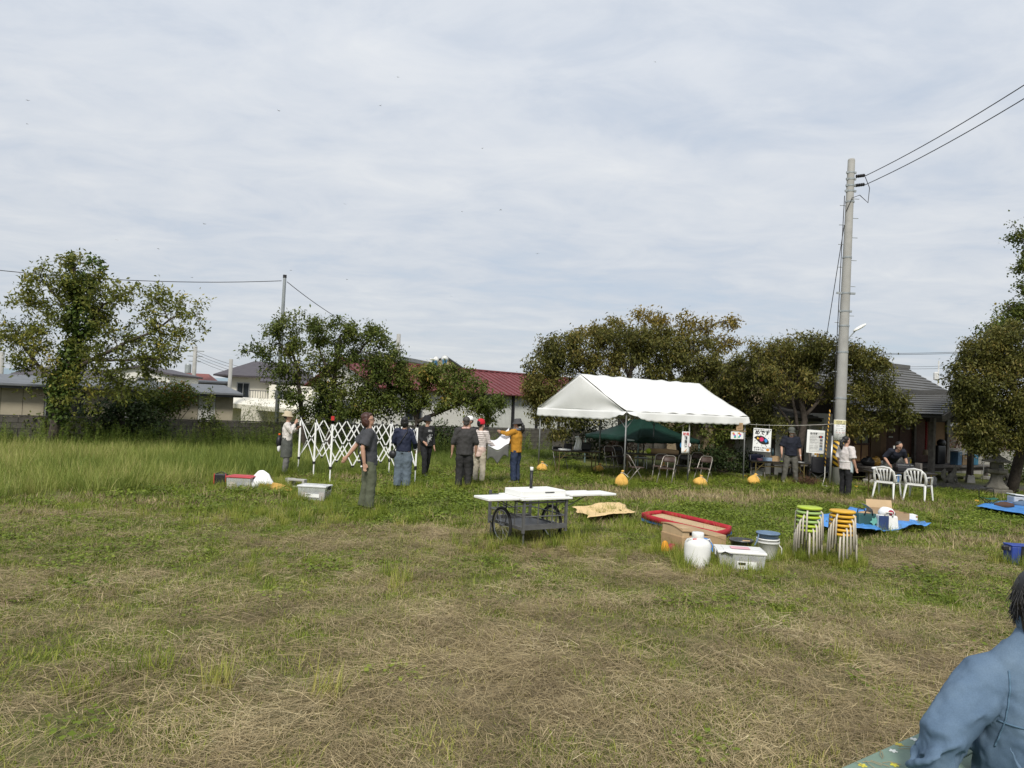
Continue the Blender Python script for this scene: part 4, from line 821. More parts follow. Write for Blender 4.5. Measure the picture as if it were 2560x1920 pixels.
# ---- big trees at the right edge
b8 = P(2535, 1170, 21.8); b8 = (b8.x, 21.8, 0); o8 = lambda px, py, dy=0: off(px, py, 21.8 + dy, b8)
make_tree('cherry_tree', 'dense round cherry tree at the right edge over the stone lantern', 'tree', b8,
  [([(.5, .8, 0), o8(2560, 1080, .6), o8(2540, 1000), o8(2530, 920)], .17), ([o8(2550, 1040), o8(2490, 1000), o8(2440, 980)], .07), ([o8(2545, 1010), o8(2620, 960), o8(2680, 930)], .08), ([o8(2540, 990), o8(2500, 920), o8(2470, 890)], .06)],
  [B(2430, 930, 21.8, .55, .6, .5, 1.3, b8), B(2470, 880, 21.8, .6, .7, .45, 1.3, b8), B(2540, 860, 21.8, .8, .8, .5, 1.6, b8), B(2420, 1000, 21.6, .35, .5, .5, .9, b8), B(2470, 980, 21.5, .7, .7, .7, 1.9, b8), B(2550, 960, 21.5, .9, .8, .8, 2.2, b8), B(2440, 1080, 21.4, .42, .5, .45, 1.0, b8), B(2500, 1070, 21.3, .6, .6, .5, 1.4, b8), B(2570, 1060, 21.3, .7, .6, .6, 1.4, b8), B(2650, 940, 21.8, 1.0, .9, 1.0, 2.0, b8), B(2670, 1080, 21.8, .8, .8, .6, 1.2, b8), B(2460, 1120, 21.4, .3, .3, .15, .3, b8)],
  'cherry', 101, BARK, 1100, 54, .11, .38, .17, .7, .10, tint=(-.08, .92))
b9 = P(2640, 1170, 24); b9 = (b9.x, 24.0, 0); o9 = lambda px, py, dy=0: off(px, py, 24 + dy, b9)
make_tree('ginkgo_tree', 'tall dark green tree whose branch tips enter at the upper right', 'tree', b9,
  [([(0, 0, 0), o9(2640, 900), o9(2640, 700), o9(2640, 480)], .24), ([o9(2640, 640), o9(2580, 600), o9(2535, 585)], .04), ([o9(2640, 720), o9(2590, 680), o9(2555, 662)], .04), ([o9(2640, 800), o9(2580, 740), o9(2550, 720)], .04), ([o9(2640, 860), o9(2570, 800), o9(2515, 760)], .05)],
  [B(2560, 590, 24, .45, .6, .16, .9, b9), B(2575, 618, 24, .3, .5, .13, .6, b9), B(2575, 665, 24, .3, .5, .14, .6, b9), B(2575, 720, 24, .3, .5, .18, .7, b9), B(2545, 765, 24, .45, .5, .2, 1.0, b9), B(2555, 800, 24, .5, .6, .3, 1.4, b9), B(2640, 700, 24, .9, .9, 1.8, 3.0, b9), B(2640, 560, 24, .8, .8, 1.0, 2.0, b9), B(2500, 830, 23.6, .55, .5, .3, 1.0, b9)],
  'green', 102, BARKG, 300, 46, .085, .85, .2, .3, .10)
q = P(2550, 1180, 27.0); bush('shrub', 'light green shrub at the right edge behind the lantern', 'shrub', (q.x, 27.0, 0), [((0, 0, .5), (.7, .6, .6)), ((.7, .2, .7), (.8, .6, .8)), ((-.5, .1, .3), (.5, .4, .35))], 'maple', 103, 2600, .08, .7)
q = P(2415, 1090, 33); bush('hedge_shrub', 'brown hedge behind the pale block wall', 'hedge', (q.x, 33, 0), [((0, 0, 1.1), (.9, .4, .7)), ((1.3, 0, 1.1), (.9, .4, .6))], 'brown', 104, 2600, .09, .6)

# ================================================================== POLES AND WIRES
M_pole = mat('concrete_pole', (.34, .335, .315), .85, .12, 3.0, .25, 90, dirt=(.25, .25, .235)); M_steel = mat('galvanised_steel', (.30, .325, .335), .5, .15, 10, metal=.15); M_wire = mat('black_cable', (.02, .02, .022), .6)
def wire(name, label, a, b, sag, r=.012, n=14, cat='cable', m=None):
    a, b = Vector(a), Vector(b); pts = [a.lerp(b, i / n) - Vector((0, 0, sag * 4 * (i / n) * (1 - i / n))) for i in range(n + 1)]
    return tag(MB().tube(pts, r, 5).build(name, m or M_wire), label, cat)
pb = G(2092, 1218); PB = pb
pole = thing('utility_pole', 'tall grey concrete utility pole with climbing steps beside the booth', 'utility pole', pb)
ptop = 10.05; lean = Vector((.14, 0, 0))
def pp(z): return Vector((.0, 0, z)) + lean * (z / 10)
MB().tube([pp(0) - Vector((0, 0, .2)), pp(3), pp(6), pp(ptop - .04), pp(ptop)], [.178, .158, .132, .104, .088], 24).build('shaft', M_pole, pole, smooth=True)
for k, z in enumerate([2.6, 3.5, 4.3, 5.0, 5.9, 6.7, 7.4, 8.0, 8.6]):
    for s in (-1, 1): MB().tube([pp(z + .22 * (s > 0)) + Vector((s * .10, 0, 0)), pp(z + .22 * (s > 0)) + Vector((s * .29, 0, 0))], .011, 6).build('step_bolt', M_steel, pole)
for z, rr, ww_ in ((9.62, .104, .30), (9.42, .106, .30), (9.22, .108, .30), (9.05, .110, .34), (8.72, .113, .26), (7.0, .125, .0), (5.9, .134, .56), (5.35, .138, .40), (4.9, .142, 0), (4.1, .149, 0), (2.7, .162, 0)):
    bn = MB().lathe([(rr, -.025), (rr + .012, -.025), (rr + .012, .025), (rr, .025)], 20, tuple(pp(z))).build('band', M_steel, pole)
    if ww_: MB().box(tuple(pp(z) - Vector((0, .03, 0))), (ww_, .05, .06)).build('band_bolt', M_steel, bn)
ia = pp(9.5) + Vector((.12, -.05, 0)); ib = pp(9.22) + Vector((.12, -.05, 0))
for q_ in (ia, ib):
    ins = MB()
    for k in range(5): ins.lathe([(.02, 0), (.055, .01), (.045, .04), (.02, .05)], 10, M=Matrix.Translation(q_ + Vector((.02 + k * .055, 0, .01 * k))) @ Matrix.Rotation(R(80), 4, 'Y'))
    ins.build('insulator', M_black, pole, smooth=True)
MB().tube([ia + Vector((.3, 0, 0)), ia + Vector((.42, -.05, -.35)), ia + Vector((.40, -.02, -.8)), ia + Vector((.1, -.1, -.6)), pp(8.8) + Vector((0, -.16, 0)), pp(8.4) + Vector((-.13, -.08, 0))], .012, 6).build('jumper_cable', M_wire, pole, smooth=True)
MB().tube([pp(8.9) + Vector((-.17, -.02, 0)), pp(7) + Vector((-.19, -.02, 0)), pp(4) + Vector((-.21, -.02, 0)), pp(.1) + Vector((-.23, -.03, 0))], .013, 6).build('down_cable', M_wire, pole, smooth=True)
MB().tube([pp(1.55) + Vector((-.22, -.04, 0)), pp(0) + Vector((-.24, -.04, 0))], .035, 8).build('conduit', M_alu, pole, smooth=True)
lamp = MB().tube([pp(4.55) + Vector((.15, -.05, 0)), pp(4.75) + Vector((.30, -.1, 0))], .02, 6).build('lamp_arm', M_steel, pole)
MB().ell(tuple(pp(4.86) + Vector((.42, -.12, 0))), (.24, .08, .05), M=Matrix.Rotation(R(-32), 4, 'Y')).build('lamp_head', mat('white_lamp', (.78, .78, .74), .4), lamp, smooth=True)
# hazard sleeve with slanted stripes
MB().lathe([(.174, .62), (.184, .62), (.178, 1.55), (.168, 1.55)], 28).build('hazard_sleeve', stripemat('hazard_stripe', (.62, .36, .03), (.018, .018, .018), 2, .165, .5, .5, shear=.85, shear_axis=0), pole, smooth=True)
w1 = PB + ia + Vector((.3, 0, .03)); w2 = PB + ib + Vector((.3, 0, .03))
wire('power_cable', 'upper power cable running from the concrete pole to the upper right', w1, P(2700, 122, 14), .12)
wire('power_cable', 'lower power cable running from the concrete pole to the upper right', w2, P(2700, 160, 14), .12)
wire('guy_wire', 'thin guy wire slanting down left of the concrete pole', PB + pp(8.0) + Vector((-.13, 0, 0)), P(2062, 868, 26.5), 0, .012)
sp_ = wb(681, .9); slim = thing('utility_pole', 'slim grey steel pole behind the trees left of the folding frame', 'utility pole', (sp_[0], sp_[1], 0))
zt = P(700, 688, sp_[1]).z; MB().tube([(0, 0, 0), (.02, 0, zt - .15), (.02, 0, zt)], [.088, .062, .062], 16).build('shaft', M_steel, slim, smooth=True)
MB().lathe([(.06, 0), (.072, 0), (.072, .12), (.06, .12)], 14, (.02, 0, zt - .1)).build('cap', M_black, slim)
for k in range(6):
    for s in ((-1, 1) if k == 5 else (-1,)): MB().tube([(s * .08, 0, 2.2 + k * .62 + (s > 0) * -.1), (s * .24, 0, 2.2 + k * .62 + (s > 0) * -.1)], .013, 6).build('step_bolt', M_steel, slim)
st = Vector((sp_[0], sp_[1], 0)); wire('telephone_cable', 'cable crossing the sky from the slim pole to the far left', st + Vector((-.1, 0, zt - .22)), P(-120, 662, 24), .25, .014)
wire('telephone_cable', 'cable dropping right from the slim pole into the trees', st + Vector((.12, 0, zt - .25)), P(880, 815, 34), .1, .014)
def far_pole(label, px, ytop, ybot, Y, rad, arms):
    a = P(px, ytop, Y); b_ = P(px - 6, ybot, Y); t = thing('utility_pole', label, 'utility pole', (b_.x, Y, 0)); MB().tube([(0, 0, 0), (a.x - b_.x, 0, a.z)], [rad * 1.2, rad], 10).build('shaft', M_pole, t, smooth=True)
    for k in range(arms): MB().box((a.x - b_.x, 0, a.z - .4 - k * .45), (1.5 - .25 * k, .1, .08)).build('crossarm', M_steel, t)
    return t
fp = far_pole('distant utility pole with crossarms above the red roof', 489, 866, 970, 62, .16, 3); MB().lathe([(.24, 0), (.26, .1), (.26, .7), (.22, .8)], 12, (-.5, -.1, 3.6)).build('transformer', M_steel, fp)
far_pole('far utility pole at the left edge of the picture', 6, 880, 970, 55, .15, 2)
far_pole('plain grey pipe pole in front of the two storey house', 578, 898, 990, 40, .1, 0)
fp = far_pole('distant utility pole top with insulators above the trees', 997, 835, 960, 50, .14, 0)
for k in range(5):
    MB().tube([(0.1, 0, P(997, 850 + 9 * k, 50).z), (-.5, 0, P(997, 857 + 9 * k, 50).z)], .03, 6).build('insulator', M_black, fp)
for i, (y0, y1) in enumerate(((905, 962), (880, 905), (888, 918), (872, 893))):
    wire('power_cable', ['lowest', 'upper', 'middle', 'topmost'][i] + ' distant cable running right from the far crossarm pole', P(489, 878 + 7 * i, 62), P(700, 935 + 8 * i, 58), .3, .014)
for i, (y0, y1) in enumerate(((883, 877), (886, 880))): wire('power_cable', ['upper', 'lower'][i] + ' of two faint cables above the shrine roof', P(2150, y0, 60), P(2560, y1 - 6, 60), .15, .018)
for i, (y0, y1) in enumerate(((917, 908), (922, 915))): wire('power_cable', ['upper', 'lower'][i] + ' faint cable behind the antenna by the shrine roof', P(2240, y0, 70), P(2480, y1, 70), .1, .016)
a = P(2347, 902, 47.5); an = thing('antenna_mast', 'white antenna mast on the house beyond the shrine roof', 'antenna', (a.x, 47.5, 3.0)); MB().tube([(0, 0, 0), (0, 0, a.z - 3.0)], .05, 6).build('mast', M_horn, an); MB().lathe([(.05, 0), (.16, .05), (.16, .5), (.05, .55)], 10, (-.16, 0, a.z - 4.3)).build('dish', M_horn, an)
# ================================================================== TENTS, TABLES, CHAIRS
M_canvas = mat('white_canvas', (.86, .86, .83), .75, .04, 2.2, .12, 60, dirt=(.79, .785, .75)); M_frame = mat('grey_pipe', (.20, .205, .20), .45, .2, 8, metal=.4)
M_sack = mat('yellow_sack', (.72, .42, .095), .8, .2, 5, .3, 50); M_rope = mat('white_rope', (.62, .60, .54), .85)
M_tabletop = mat('dark_table_top', (.030, .026, .024), .45, .3, 5); M_olive = mat('olive_steel', (.15, .115, .04), .5, .2, 10, metal=.3)
M_chrome = mat('pale_chair_tube', (.36, .33, .29), .35, .15, 12, metal=.5); M_vinyl = mat('brown_vinyl', (.075, .050, .042), .5, .2, 10); M_vinylk = mat('black_vinyl', (.02, .02, .022), .5)
M_whiteplastic = mat('white_plastic', (.74, .74, .71), .4, .05, 5, dirt=(.62, .62, .59)); M_card = mat('cardboard', (.40, .27, .15), .85, .12, 4, .15, 40); M_cardlt = mat('pale_cardboard', (.50, .36, .21), .85, .1, 4)
M_blk = mat('black_plastic', (.016, .016, .018), .45, .3, 9); M_blue = mat('blue_tarp', (.07, .25, .60), .45, .2, 5, .5, 18)
def translucent(m, k):
    t = m.node_tree; b = t.nodes['Principled BSDF']; tr = t.nodes.new('ShaderNodeBsdfTranslucent'); mx_ = t.nodes.new('ShaderNodeMixShader'); mx_.inputs[0].default_value = k
    src = b.inputs['Base Color'].links[0].from_socket; t.links.new(src, tr.inputs['Color']); o = t.nodes['Material Output']; t.links.new(b.outputs[0], mx_.inputs[1]); t.links.new(tr.outputs[0], mx_.inputs[2]); t.links.new(mx_.outputs[0], o.inputs[0])
translucent(M_canvas, .16)
rn = np.random.default_rng(5)
# ---- white event tent
TB = Vector((3.13, 19.5, 0)); TL, TW, TE, TR = 5.03, 3.86, 1.96, 3.02; TA = R(34.5); TU = Vector((math.cos(TA), math.sin(TA), 0)); TV = Vector((-math.sin(TA), math.cos(TA), 0))
tent = thing('event_tent', 'large white gabled event tent with scalloped edges on grey pipe legs', 'tent', tuple(TB), TA)
frame = []
for i, x in enumerate((0, TL / 2, TL)):
    for y in (0, TW):
        MB().tube([(x, y, 0), (x, y, TE)], .022, 8).build('leg', M_frame, tent, smooth=True)
    MB().tube([(x, 0, TE), (x, TW / 2, TR - .03), (x, TW, TE)], .018, 8).build('rafter', M_frame, tent, smooth=True)
for y in (0, TW): MB().tube([(0, y, TE), (TL, y, TE)], .018, 8).build('eave_pipe', M_frame, tent, smooth=True)
MB().tube([(0, TW / 2, TR - .03), (TL, TW / 2, TR - .03)], .018, 8).build('ridge_pipe', M_frame, tent, smooth=True)
for x in (0, TL): MB().tube([(x, 0, TE), (x, TW, TE)], .016, 8).build('cross_pipe', M_frame, tent, smooth=True)
for x in (0, TL):
    for y, s in ((0, 1), (TW, -1)):
        MB().tube([(x, y, TE - .42), (x + (.4 if x == 0 else -.4), y, TE - .02)], .011, 6).build('brace', M_frame, tent); MB().tube([(x, y, TE - .42), (x, y + s * .4, TE - .02)], .011, 6).build('brace', M_frame, tent)
def sagx(u): return -.05 * (math.sin(2 * math.pi * u) ** 2)
def wr(x, y): return .020 * math.sin(9 * x + 3 * math.sin(2.3 * y)) * math.sin(2.0 * y + 1.3 * x)
def roof_half(y_e, sgn):
    def f(u, v):
        x = -.06 + (TL + .12) * u; y = TW / 2 + (y_e - TW / 2) * v; z = TR + .02 + (TE + .03 - TR) * v + (sagx(u) - .02 * math.sin(math.pi * v)) * math.sin(math.pi * v) + wr(x, v * 2.5)
        return (x, y, z)
    return f
c1 = MB().grid(roof_half(-.07, 1), 60, 24)
c1.grid(roof_half(TW + .07, -1), 60, 24)
canopy = c1.build('canopy', M_canvas, tent, smooth=True, solid=.006)
for x in (-.06, TL + .06):
    g = MB(); nseg = 26
    def gf(u, v, x=x):
        y = -.05 + (TW + .1) * u; zt = TR - .0 - abs(u - .5) * 2 * (TR - TE) ; z = TE + .0 + (zt - TE) * v
        return (x + (.05 * math.sin(7 * u + 2 * v) * math.sin(math.pi * v) * (1 if x < 0 else -1)), y, z)
    g.grid(gf, nseg, 12).build('gable_cloth', M_canvas, tent, smooth=True, solid=.005)
def valance(a, b, nm, lift=None):
    a, b = Vector(a), Vector(b); ln = (b - a).length; n = int(ln / .045); nrm = Vector(((b - a).y, -(b - a).x, 0)).normalized()
    def f(u, v):
        p = a.lerp(b, u); sc = .025 * abs(math.sin(math.pi * u * ln / .32)); drop = .27 - .035 + sc
        up = lift(u) if lift else 0
        return tuple(p + nrm * (.02 * math.sin(u * ln * 5) * v + .03 * v + up * .5 * v) + Vector((0, 0, .04 - drop * v + up * v)))
    MB().grid(f, n, 5).build(nm, M_canvas, tent, smooth=True, solid=.005)
valance((-.07, -.08, TE), (TL + .07, -.08, TE), 'valance', lambda u: .17 * math.exp(-(u / .10) ** 2) + .05 * math.exp(-((u - 1) / .03) ** 2))
valance((TL + .07, TW + .08, TE), (-.07, TW + .08, TE), 'valance')
valance((-.07, TW + .08, TE), (-.07, -.08, TE), 'valance', lambda u: .16 * math.exp(-((u - 1) / .12) ** 2)); valance((TL + .07, -.08, TE), (TL + .07, TW + .08, TE), 'valance')
for k, (x, y) in enumerate(((0.02, -.05), (TL / 2, -.02), (TL - .03, -.03))): MB().tube([(x, y, TE - .05), (x + .05, y - .05, TE - .12), (x - .03, y - .04, TE - .2)], .008, 5).build('tie_cord', M_rope, tent)
def tloc(x, y, z=0): return TB + TU * x + TV * y + Vector((0, 0, z))
def sack(label, p, h, w, seed, tilt=0.0, rz=0.0):
    t = thing('sandbag', label, 'sandbag', tuple(p), rz, 'yellow sandbags weighing down tent legs'); r = np.random.default_rng(seed)
    prof = [(.02, 0), (w * .42, .015), (w * .52, h * .22), (w * .46, h * .48), (w * .27, h * .70), (w * .09, h * .82), (w * .07, h * .86), (w * .13, h * .93), (w * .10, h)]
    o = MB().lathe(prof, 18, sx=1.0, sy=.78).build('sack', M_sack, t, disp=.10, dscale=.09, sub=2); o.rotation_euler = (0, tilt, 0)
    o2 = MB().tube([(w * .09 * math.cos(a), w * .08 * math.sin(a), h * .84) for a in np.linspace(0, 6.0, 10)] + [(w * .3, .02, h * .75), (w * .5, .02, h * .62)], .008, 5).build('rope', M_rope, t); o2.rotation_euler = (0, tilt, 0)
    return t
sack('tall yellow sandbag tied to the near corner leg of the white tent', G(1552, 1219), .46, .36, 1, .05)
sack('squat yellow sandbag at the middle front leg of the white tent', G(1748, 1216), .32, .46, 2, .25, .3)
sack('leaning yellow sandbag at the right front leg beside the booth table', G(1880, 1212), .36, .40, 3, .35)
sack('yellow sandbag at the far left leg of the white tent', tloc(.05, TW - .1), .32, .34, 4, .1)
sack('yellow sandbag behind the left table under the tent', G(1494, 1181), .30, .36, 5, .3)
sack('yellow sandbag at the back under the long table', G(1655, 1178), .30, .34, 6, .2)
# ---- green pop-up canopy, legs not yet raised
GC = Vector((4.45, 24.9, 0)); gz = 1.08
gt = thing('popup_canopy', 'dark green pop up canopy set low behind the white tent', 'canopy', tuple(GC), UANG)
M_green = mat('dark_green_canopy', (.008, .036, .026), .6, .2, 3, .15, 60)
def gf(k):
    cs = [(0, 0), (3, 0), (3, 3), (0, 3)]; a, b = cs[k], cs[(k + 1) % 4]
    def f(u, v):
        x = a[0] + (b[0] - a[0]) * u; y = a[1] + (b[1] - a[1]) * u; x += (1.5 - x) * v; y += (1.5 - y) * v
        return (x, y, gz + .85 * v - .10 * math.sin(math.pi * v) + .02 * math.sin(math.pi * u * 2) * (1 - v))
    return f
cv = MB()
for k in range(4): cv.grid(gf(k), 14, 10)
cv = cv.build('canopy', M_green, gt, smooth=True, solid=.004)
vl = MB()
for a, b in (((0, 0), (3, 0)), ((3, 0), (3, 3)), ((3, 3), (0, 3)), ((0, 3), (0, 0))):
    vl.grid(lambda u, v, a=a, b=b: (a[0] + (b[0] - a[0]) * u, a[1] + (b[1] - a[1]) * u, gz + .01 - .16 * v - .012 * v * math.sin(u * 40)), 24, 2)
vl.build('valance', M_green, gt, smooth=True, solid=.004)
for x in (0.02, 2.98):
    for y in (.02, 2.98): MB().box((x, y, .52), (.04, .04, 1.1)).build('leg', mat('teal_steel', (.16, .22, .21), .5), gt)
def text(parent, s, size, loc, rot, m, bold=0.0, name='lettering', align='CENTER', ext=.001, sx=1.0):
    c = bpy.data.curves.new(name, 'FONT'); c.body = s; c.size = size; c.align_x = align; c.align_y = 'CENTER'; c.offset = bold; c.extrude = ext; c.resolution_u = 2
    o = bpy.data.objects.new(name, c); COL.objects.link(o); me = bpy.data.meshes.new_from_object(o); bpy.data.objects.remove(o); bpy.data.curves.remove(c)
    q = link(name, me, m, parent); q.location = loc; q.rotation_euler = rot; q.scale = (sx, 1, 1); return q
def scribble(parent, x0, x1, z, f, h, m, seed, n=None):
    r = np.random.default_rng(seed); b_ = MB(); x = x0
    while x < x1:
        w_ = h * r.uniform(.5, .95)
        for k in range(3): b_.bar((x + r.uniform(0, w_ * .5), f, z + r.uniform(-.4, .4) * h), (x + r.uniform(.4, 1) * w_, f, z + r.uniform(-.5, .5) * h), .002, h * .13)
        x += w_ * 1.12 + (h * .8 if r.random() < .12 else 0)
    return b_.build('handwriting', m, parent)
M_ink = mat('black_ink', (.012, .012, .013), .7); M_paper = mat('white_paper', (.80, .80, .78), .8, .03, 5); M_red_ink = mat('red_ink', (.55, .05, .05), .7); M_blue_ink = mat('blue_ink', (.06, .22, .55), .7)
MB().box((-.008, .38, gz - .07), (.006, .36, .05)).build('logo_strip', mat('pale_green_print', (.45, .52, .48), .7), gt)
# ---- folding tables
def folding_table(label, p, rz, L=1.8, W=.45, H=.70, shelf=True):
    t = thing('folding_table', label, 'table', tuple(p), rz)
    MB().box((0, 0, H - .018), (L, W, .03)).build('table_top', M_tabletop, t, bevel=.006)
    MB().box((0, 0, H - .045), (L - .06, W - .06, .024)).build('apron', M_olive, t)
    for sx in (-1, 1):
        for sy in (-1, 1):
            MB().box((sx * (L / 2 - .16), sy * (W / 2 - .04), (H - .06) / 2), (.028, .028, H - .06)).build('leg', M_olive, t)
            MB().bar((sx * (L / 2 - .16), sy * (W / 2 - .04), H - .32), (sx * (L / 2 - .42), sy * (W / 2 - .04), H - .06), .018).build('brace', M_olive, t)
        MB().box((sx * (L / 2 - .16), 0, .09), (.024, W - .1, .024)).build('foot_rail', M_olive, t)
    if shelf: MB().box((0, 0, H - .17), (L - .5, W - .1, .012)).build('shelf', M_olive, t)
    return t
t1 = folding_table('folding table at the left under the tent holding a white paper bag', G(1438, 1181), R(10), 1.5, .5)
folding_table('long folding table under the tent carrying a brown paper roll', G(1630, 1190), R(-6), 1.9, .5)
def chair(label, p, rz, pad=None):
    pad = pad or M_vinyl; t = thing('folding_chair', label, 'chair', tuple(p), rz, 'pipe folding chairs under the tent')
    hoop = [(.215, .24, 0), (.20, .0, .40), (.19, -.17, .68), (.165, -.215, .755), (.11, -.235, .785), (-.11, -.235, .785), (-.165, -.215, .755), (-.19, -.17, .68), (-.20, 0, .40), (-.215, .24, 0)]
    MB().tube(hoop, .0125, 8).build('frame', M_chrome, t, smooth=True)
    for s in (-1, 1): MB().tube([(s * .225, -.27, 0), (s * .215, -.02, .32), (s * .205, .10, .44)], .0115, 8).build('rear_leg', M_chrome, t, smooth=True)
    MB().tube([(-.2, -.24, .06), (.2, -.24, .06)], .009, 6).build('stretcher', M_chrome, t)
    MB().box((0, .05, .435), (.37, .36, .03)).build('seat', pad, t, bevel=.012)
    MB().grid(lambda u, v: (-.175 + .35 * u, -.165 - .055 * v - .03 * math.sin(math.pi * u), .60 + .15 * v), 8, 3).build('backrest', pad, t, smooth=True, solid=.018)
    return t
chair('brown folding chair facing right just behind the tall yellow sandbag', G(1584, 1206), R(-80))
chair('foremost brown folding chair of the cluster right of the tent centre', G(1666, 1209), R(150))
chair('folding chair half hidden behind the foremost chair of the cluster', G(1650, 1202), R(160))
chair('grey folding chair in the middle of the chair cluster', G(1706, 1200), R(150), M_vinylk)
chair('rearmost folding chair by the tent centre leg', G(1738, 1194), R(150))
chair('brown folding chair at the right end of the chair cluster', G(1757, 1208), R(140))
chair('black folding chair behind the left table under the tent', G(1398, 1176), R(200), M_vinylk)
chair('dark brown folding chair behind the long table, left of a pair', G(1526, 1174), R(195))
chair('black folding chair behind the long table, right of a pair', G(1545, 1172), R(190), M_vinylk)
# things on the tables
def ontop(px, py, Y): return P(px, py, Y)
q = G(1438, 1181); d10 = R(10)
def tt(x, y, z=.70): return (q.x + x * math.cos(d10) - y * math.sin(d10), q.y + x * math.sin(d10) + y * math.cos(d10), z)
bag = thing('paper_bag', 'crumpled white paper bag on the left table', 'bag', tt(.05, -.05), R(20)); MB().grid(lambda u, v: (-.13 + .26 * u * (1 - .5 * v) + .10 * v * math.sin(3 * v), .02 * math.sin(9 * u) , .02 + .42 * v), 8, 8).build('bag_body', M_paper, bag, smooth=True, solid=.05, disp=.05, dscale=.1)
for lb, x, y, s in (('black shoulder bag on the left table beside the white paper bag', .32, .05, 1.0), ('black camera bag left of the white paper bag', -.25, .08, .8)):
    b_ = thing('shoulder_bag', lb, 'bag', tt(x, y), .4); MB().box((0, 0, .13 * s), (.34 * s, .18 * s, .26 * s)).build('bag_body', M_blk, b_, bevel=.05); MB().tube([(-.16 * s, 0, .2 * s), (-.1 * s, .02, .36 * s), (.1 * s, -.02, .36 * s), (.16 * s, 0, .2 * s)], .012, 6).build('strap', M_blk, b_, smooth=True)
tag(MB().box((-.38, -.1, .02), (.34, .24, .04), .2).build('papers', M_paper), 'stack of white papers lying on the left table', 'papers').location = tt(-.0, -.02)
q2 = G(1630, 1190); rl = thing('paper_roll', 'long brown paper roll with a lime green end on the long table', 'roll', (q2.x + .35, q2.y, .70), R(-4)); MB().tube([(-.42, 0, .085), (0, 0, .09), (.45, .02, .08)], [.085, .09, .075], 16).build('roll', M_card, rl, smooth=True, disp=.02)
MB().ell((-.47, 0, .085), (.10, .088, .088)).build('green_end', mat('lime_green', (.46, .62, .05), .6), rl, smooth=True)
wt = thing('white_stool', 'small white table standing low behind the long table', 'stool', tuple(G(1602, 1170)), .2); MB().box((0, 0, .36), (.42, .34, .05)).build('top', M_whiteplastic, wt, bevel=.015)
for sx in (-1, 1):
    for sy in (-1, 1): MB().tube([(sx * .17, sy * .13, 0), (sx * .16, sy * .12, .34)], .015, 6).build('leg', M_whiteplastic, wt)
# hanging paper sign and discs, drawings on a bamboo rod
hs = tloc(TL / 2 - .30, -.12); Y0 = hs.y
sg = thing('hanging_sign', 'narrow white paper sign hanging from the tent edge with handwriting', 'sign', tuple(P(1714, 1106, 20.8)), UANG * .5)
MB().grid(lambda u, v: (-.125 + .25 * u, .01 * math.sin(4 * v + 2 * u), -.31 + .62 * v), 4, 8).build('sheet', M_paper, sg, smooth=True, solid=.003)
text(sg, '映画', .10, (0, -.015, .24), (R(90), 0, 0), M_red_ink, .002); text(sg, '館\n自\nじ', .105, (0, -.015, .02), (R(90), 0, 0), M_ink, .002); text(sg, 'ノ', .10, (0, -.015, -.23), (R(90), 0, 0), mat('orange_ink', (.62, .25, .03), .7), .004)
for x in (-.1, .1): MB().tube([(x, 0, .31), (x, 0, .72)], .003, 4).build('cord', M_rope, sg)
def disc(label, px, py, Y, r_, cs, rot):
    t = thing('paper_disc', label, 'disc', tuple(P(px, py, Y)), rot)
    for k, c_ in enumerate(cs):
        a0, a1 = (math.pi / 2, math.pi * 1.5) if k == 0 else (-math.pi / 2, math.pi / 2)
        pts = [(r_ * .72 * math.cos(a), r_ * math.sin(a)) for a in np.linspace(a0, a1, 14)]
        MB().prism(pts, .006, Matrix.Rotation(R(90), 4, 'X')).build('half', c_, t)
disc('blue and yellow paper disc hanging below the sign', 1705, 1113, 20.8, .085, (mat('disc_blue', (.05, .24, .50), .6), mat('disc_yellow', (.72, .50, .08), .6)), .2)
disc('small pink and white paper disc hanging right of the sign', 1724, 1112, 20.8, .055, (mat('disc_pink', (.66, .48, .52), .6), M_paper), .2)
rod = thing('bamboo_rod', 'bamboo rod tied across the right front tent leg', 'rod', tuple(P(1815, 1075, 22.2)), 0)
a_, b_ = P(1769, 1070, 22.2), P(1866, 1079, 22.0); rl0 = Vector(rod.location)
MB().tube([a_ - rl0, (a_ + b_) / 2 - rl0 + Vector((0, 0, .005)), b_ - rl0], .014, 8).build('cane', mat('bamboo', (.36, .25, .12), .6), rod, smooth=True)
for nm, lb, px, py, w_, h_, m_ in (('drawing', 'child drawing hung on the rod, the left of two', 1835, 1088, .19, .23, None), ('drawing', 'colourful child drawing hung on the rod, the right of two', 1851, 1088, .19, .23, None), ('cardboard_sign', 'brown cardboard notice standing above the rod by the tent leg', 1849, 1066, .2, .22, M_card)):
    t = thing(nm, lb, 'drawing' if m_ is None else 'sign', tuple(P(px, py, 22.05)), 0); MB().box((0, 0, 0), (w_, .006, h_)).build('sheet', m_ or M_paper, t)
    if m_ is None:
        for k in range(4): MB().ell((rn.uniform(-.05, .05), -.006, -.06 + .04 * k), (.035, .004, .028), 10, 6).build('crayon_mark', [M_blue_ink, mat('pink_ink', (.66, .14, .30), .7), mat('orange_ink', (.62, .25, .03), .7), mat('green_ink', (.10, .42, .26), .7)][(k + px) % 4], t)
    else:
        for k in range(4): MB().box((0, -.005, .07 - .045 * k), (.13, .003, .012)).build('handwriting', mat('brown_ink', (.12, .07, .03), .8), t)
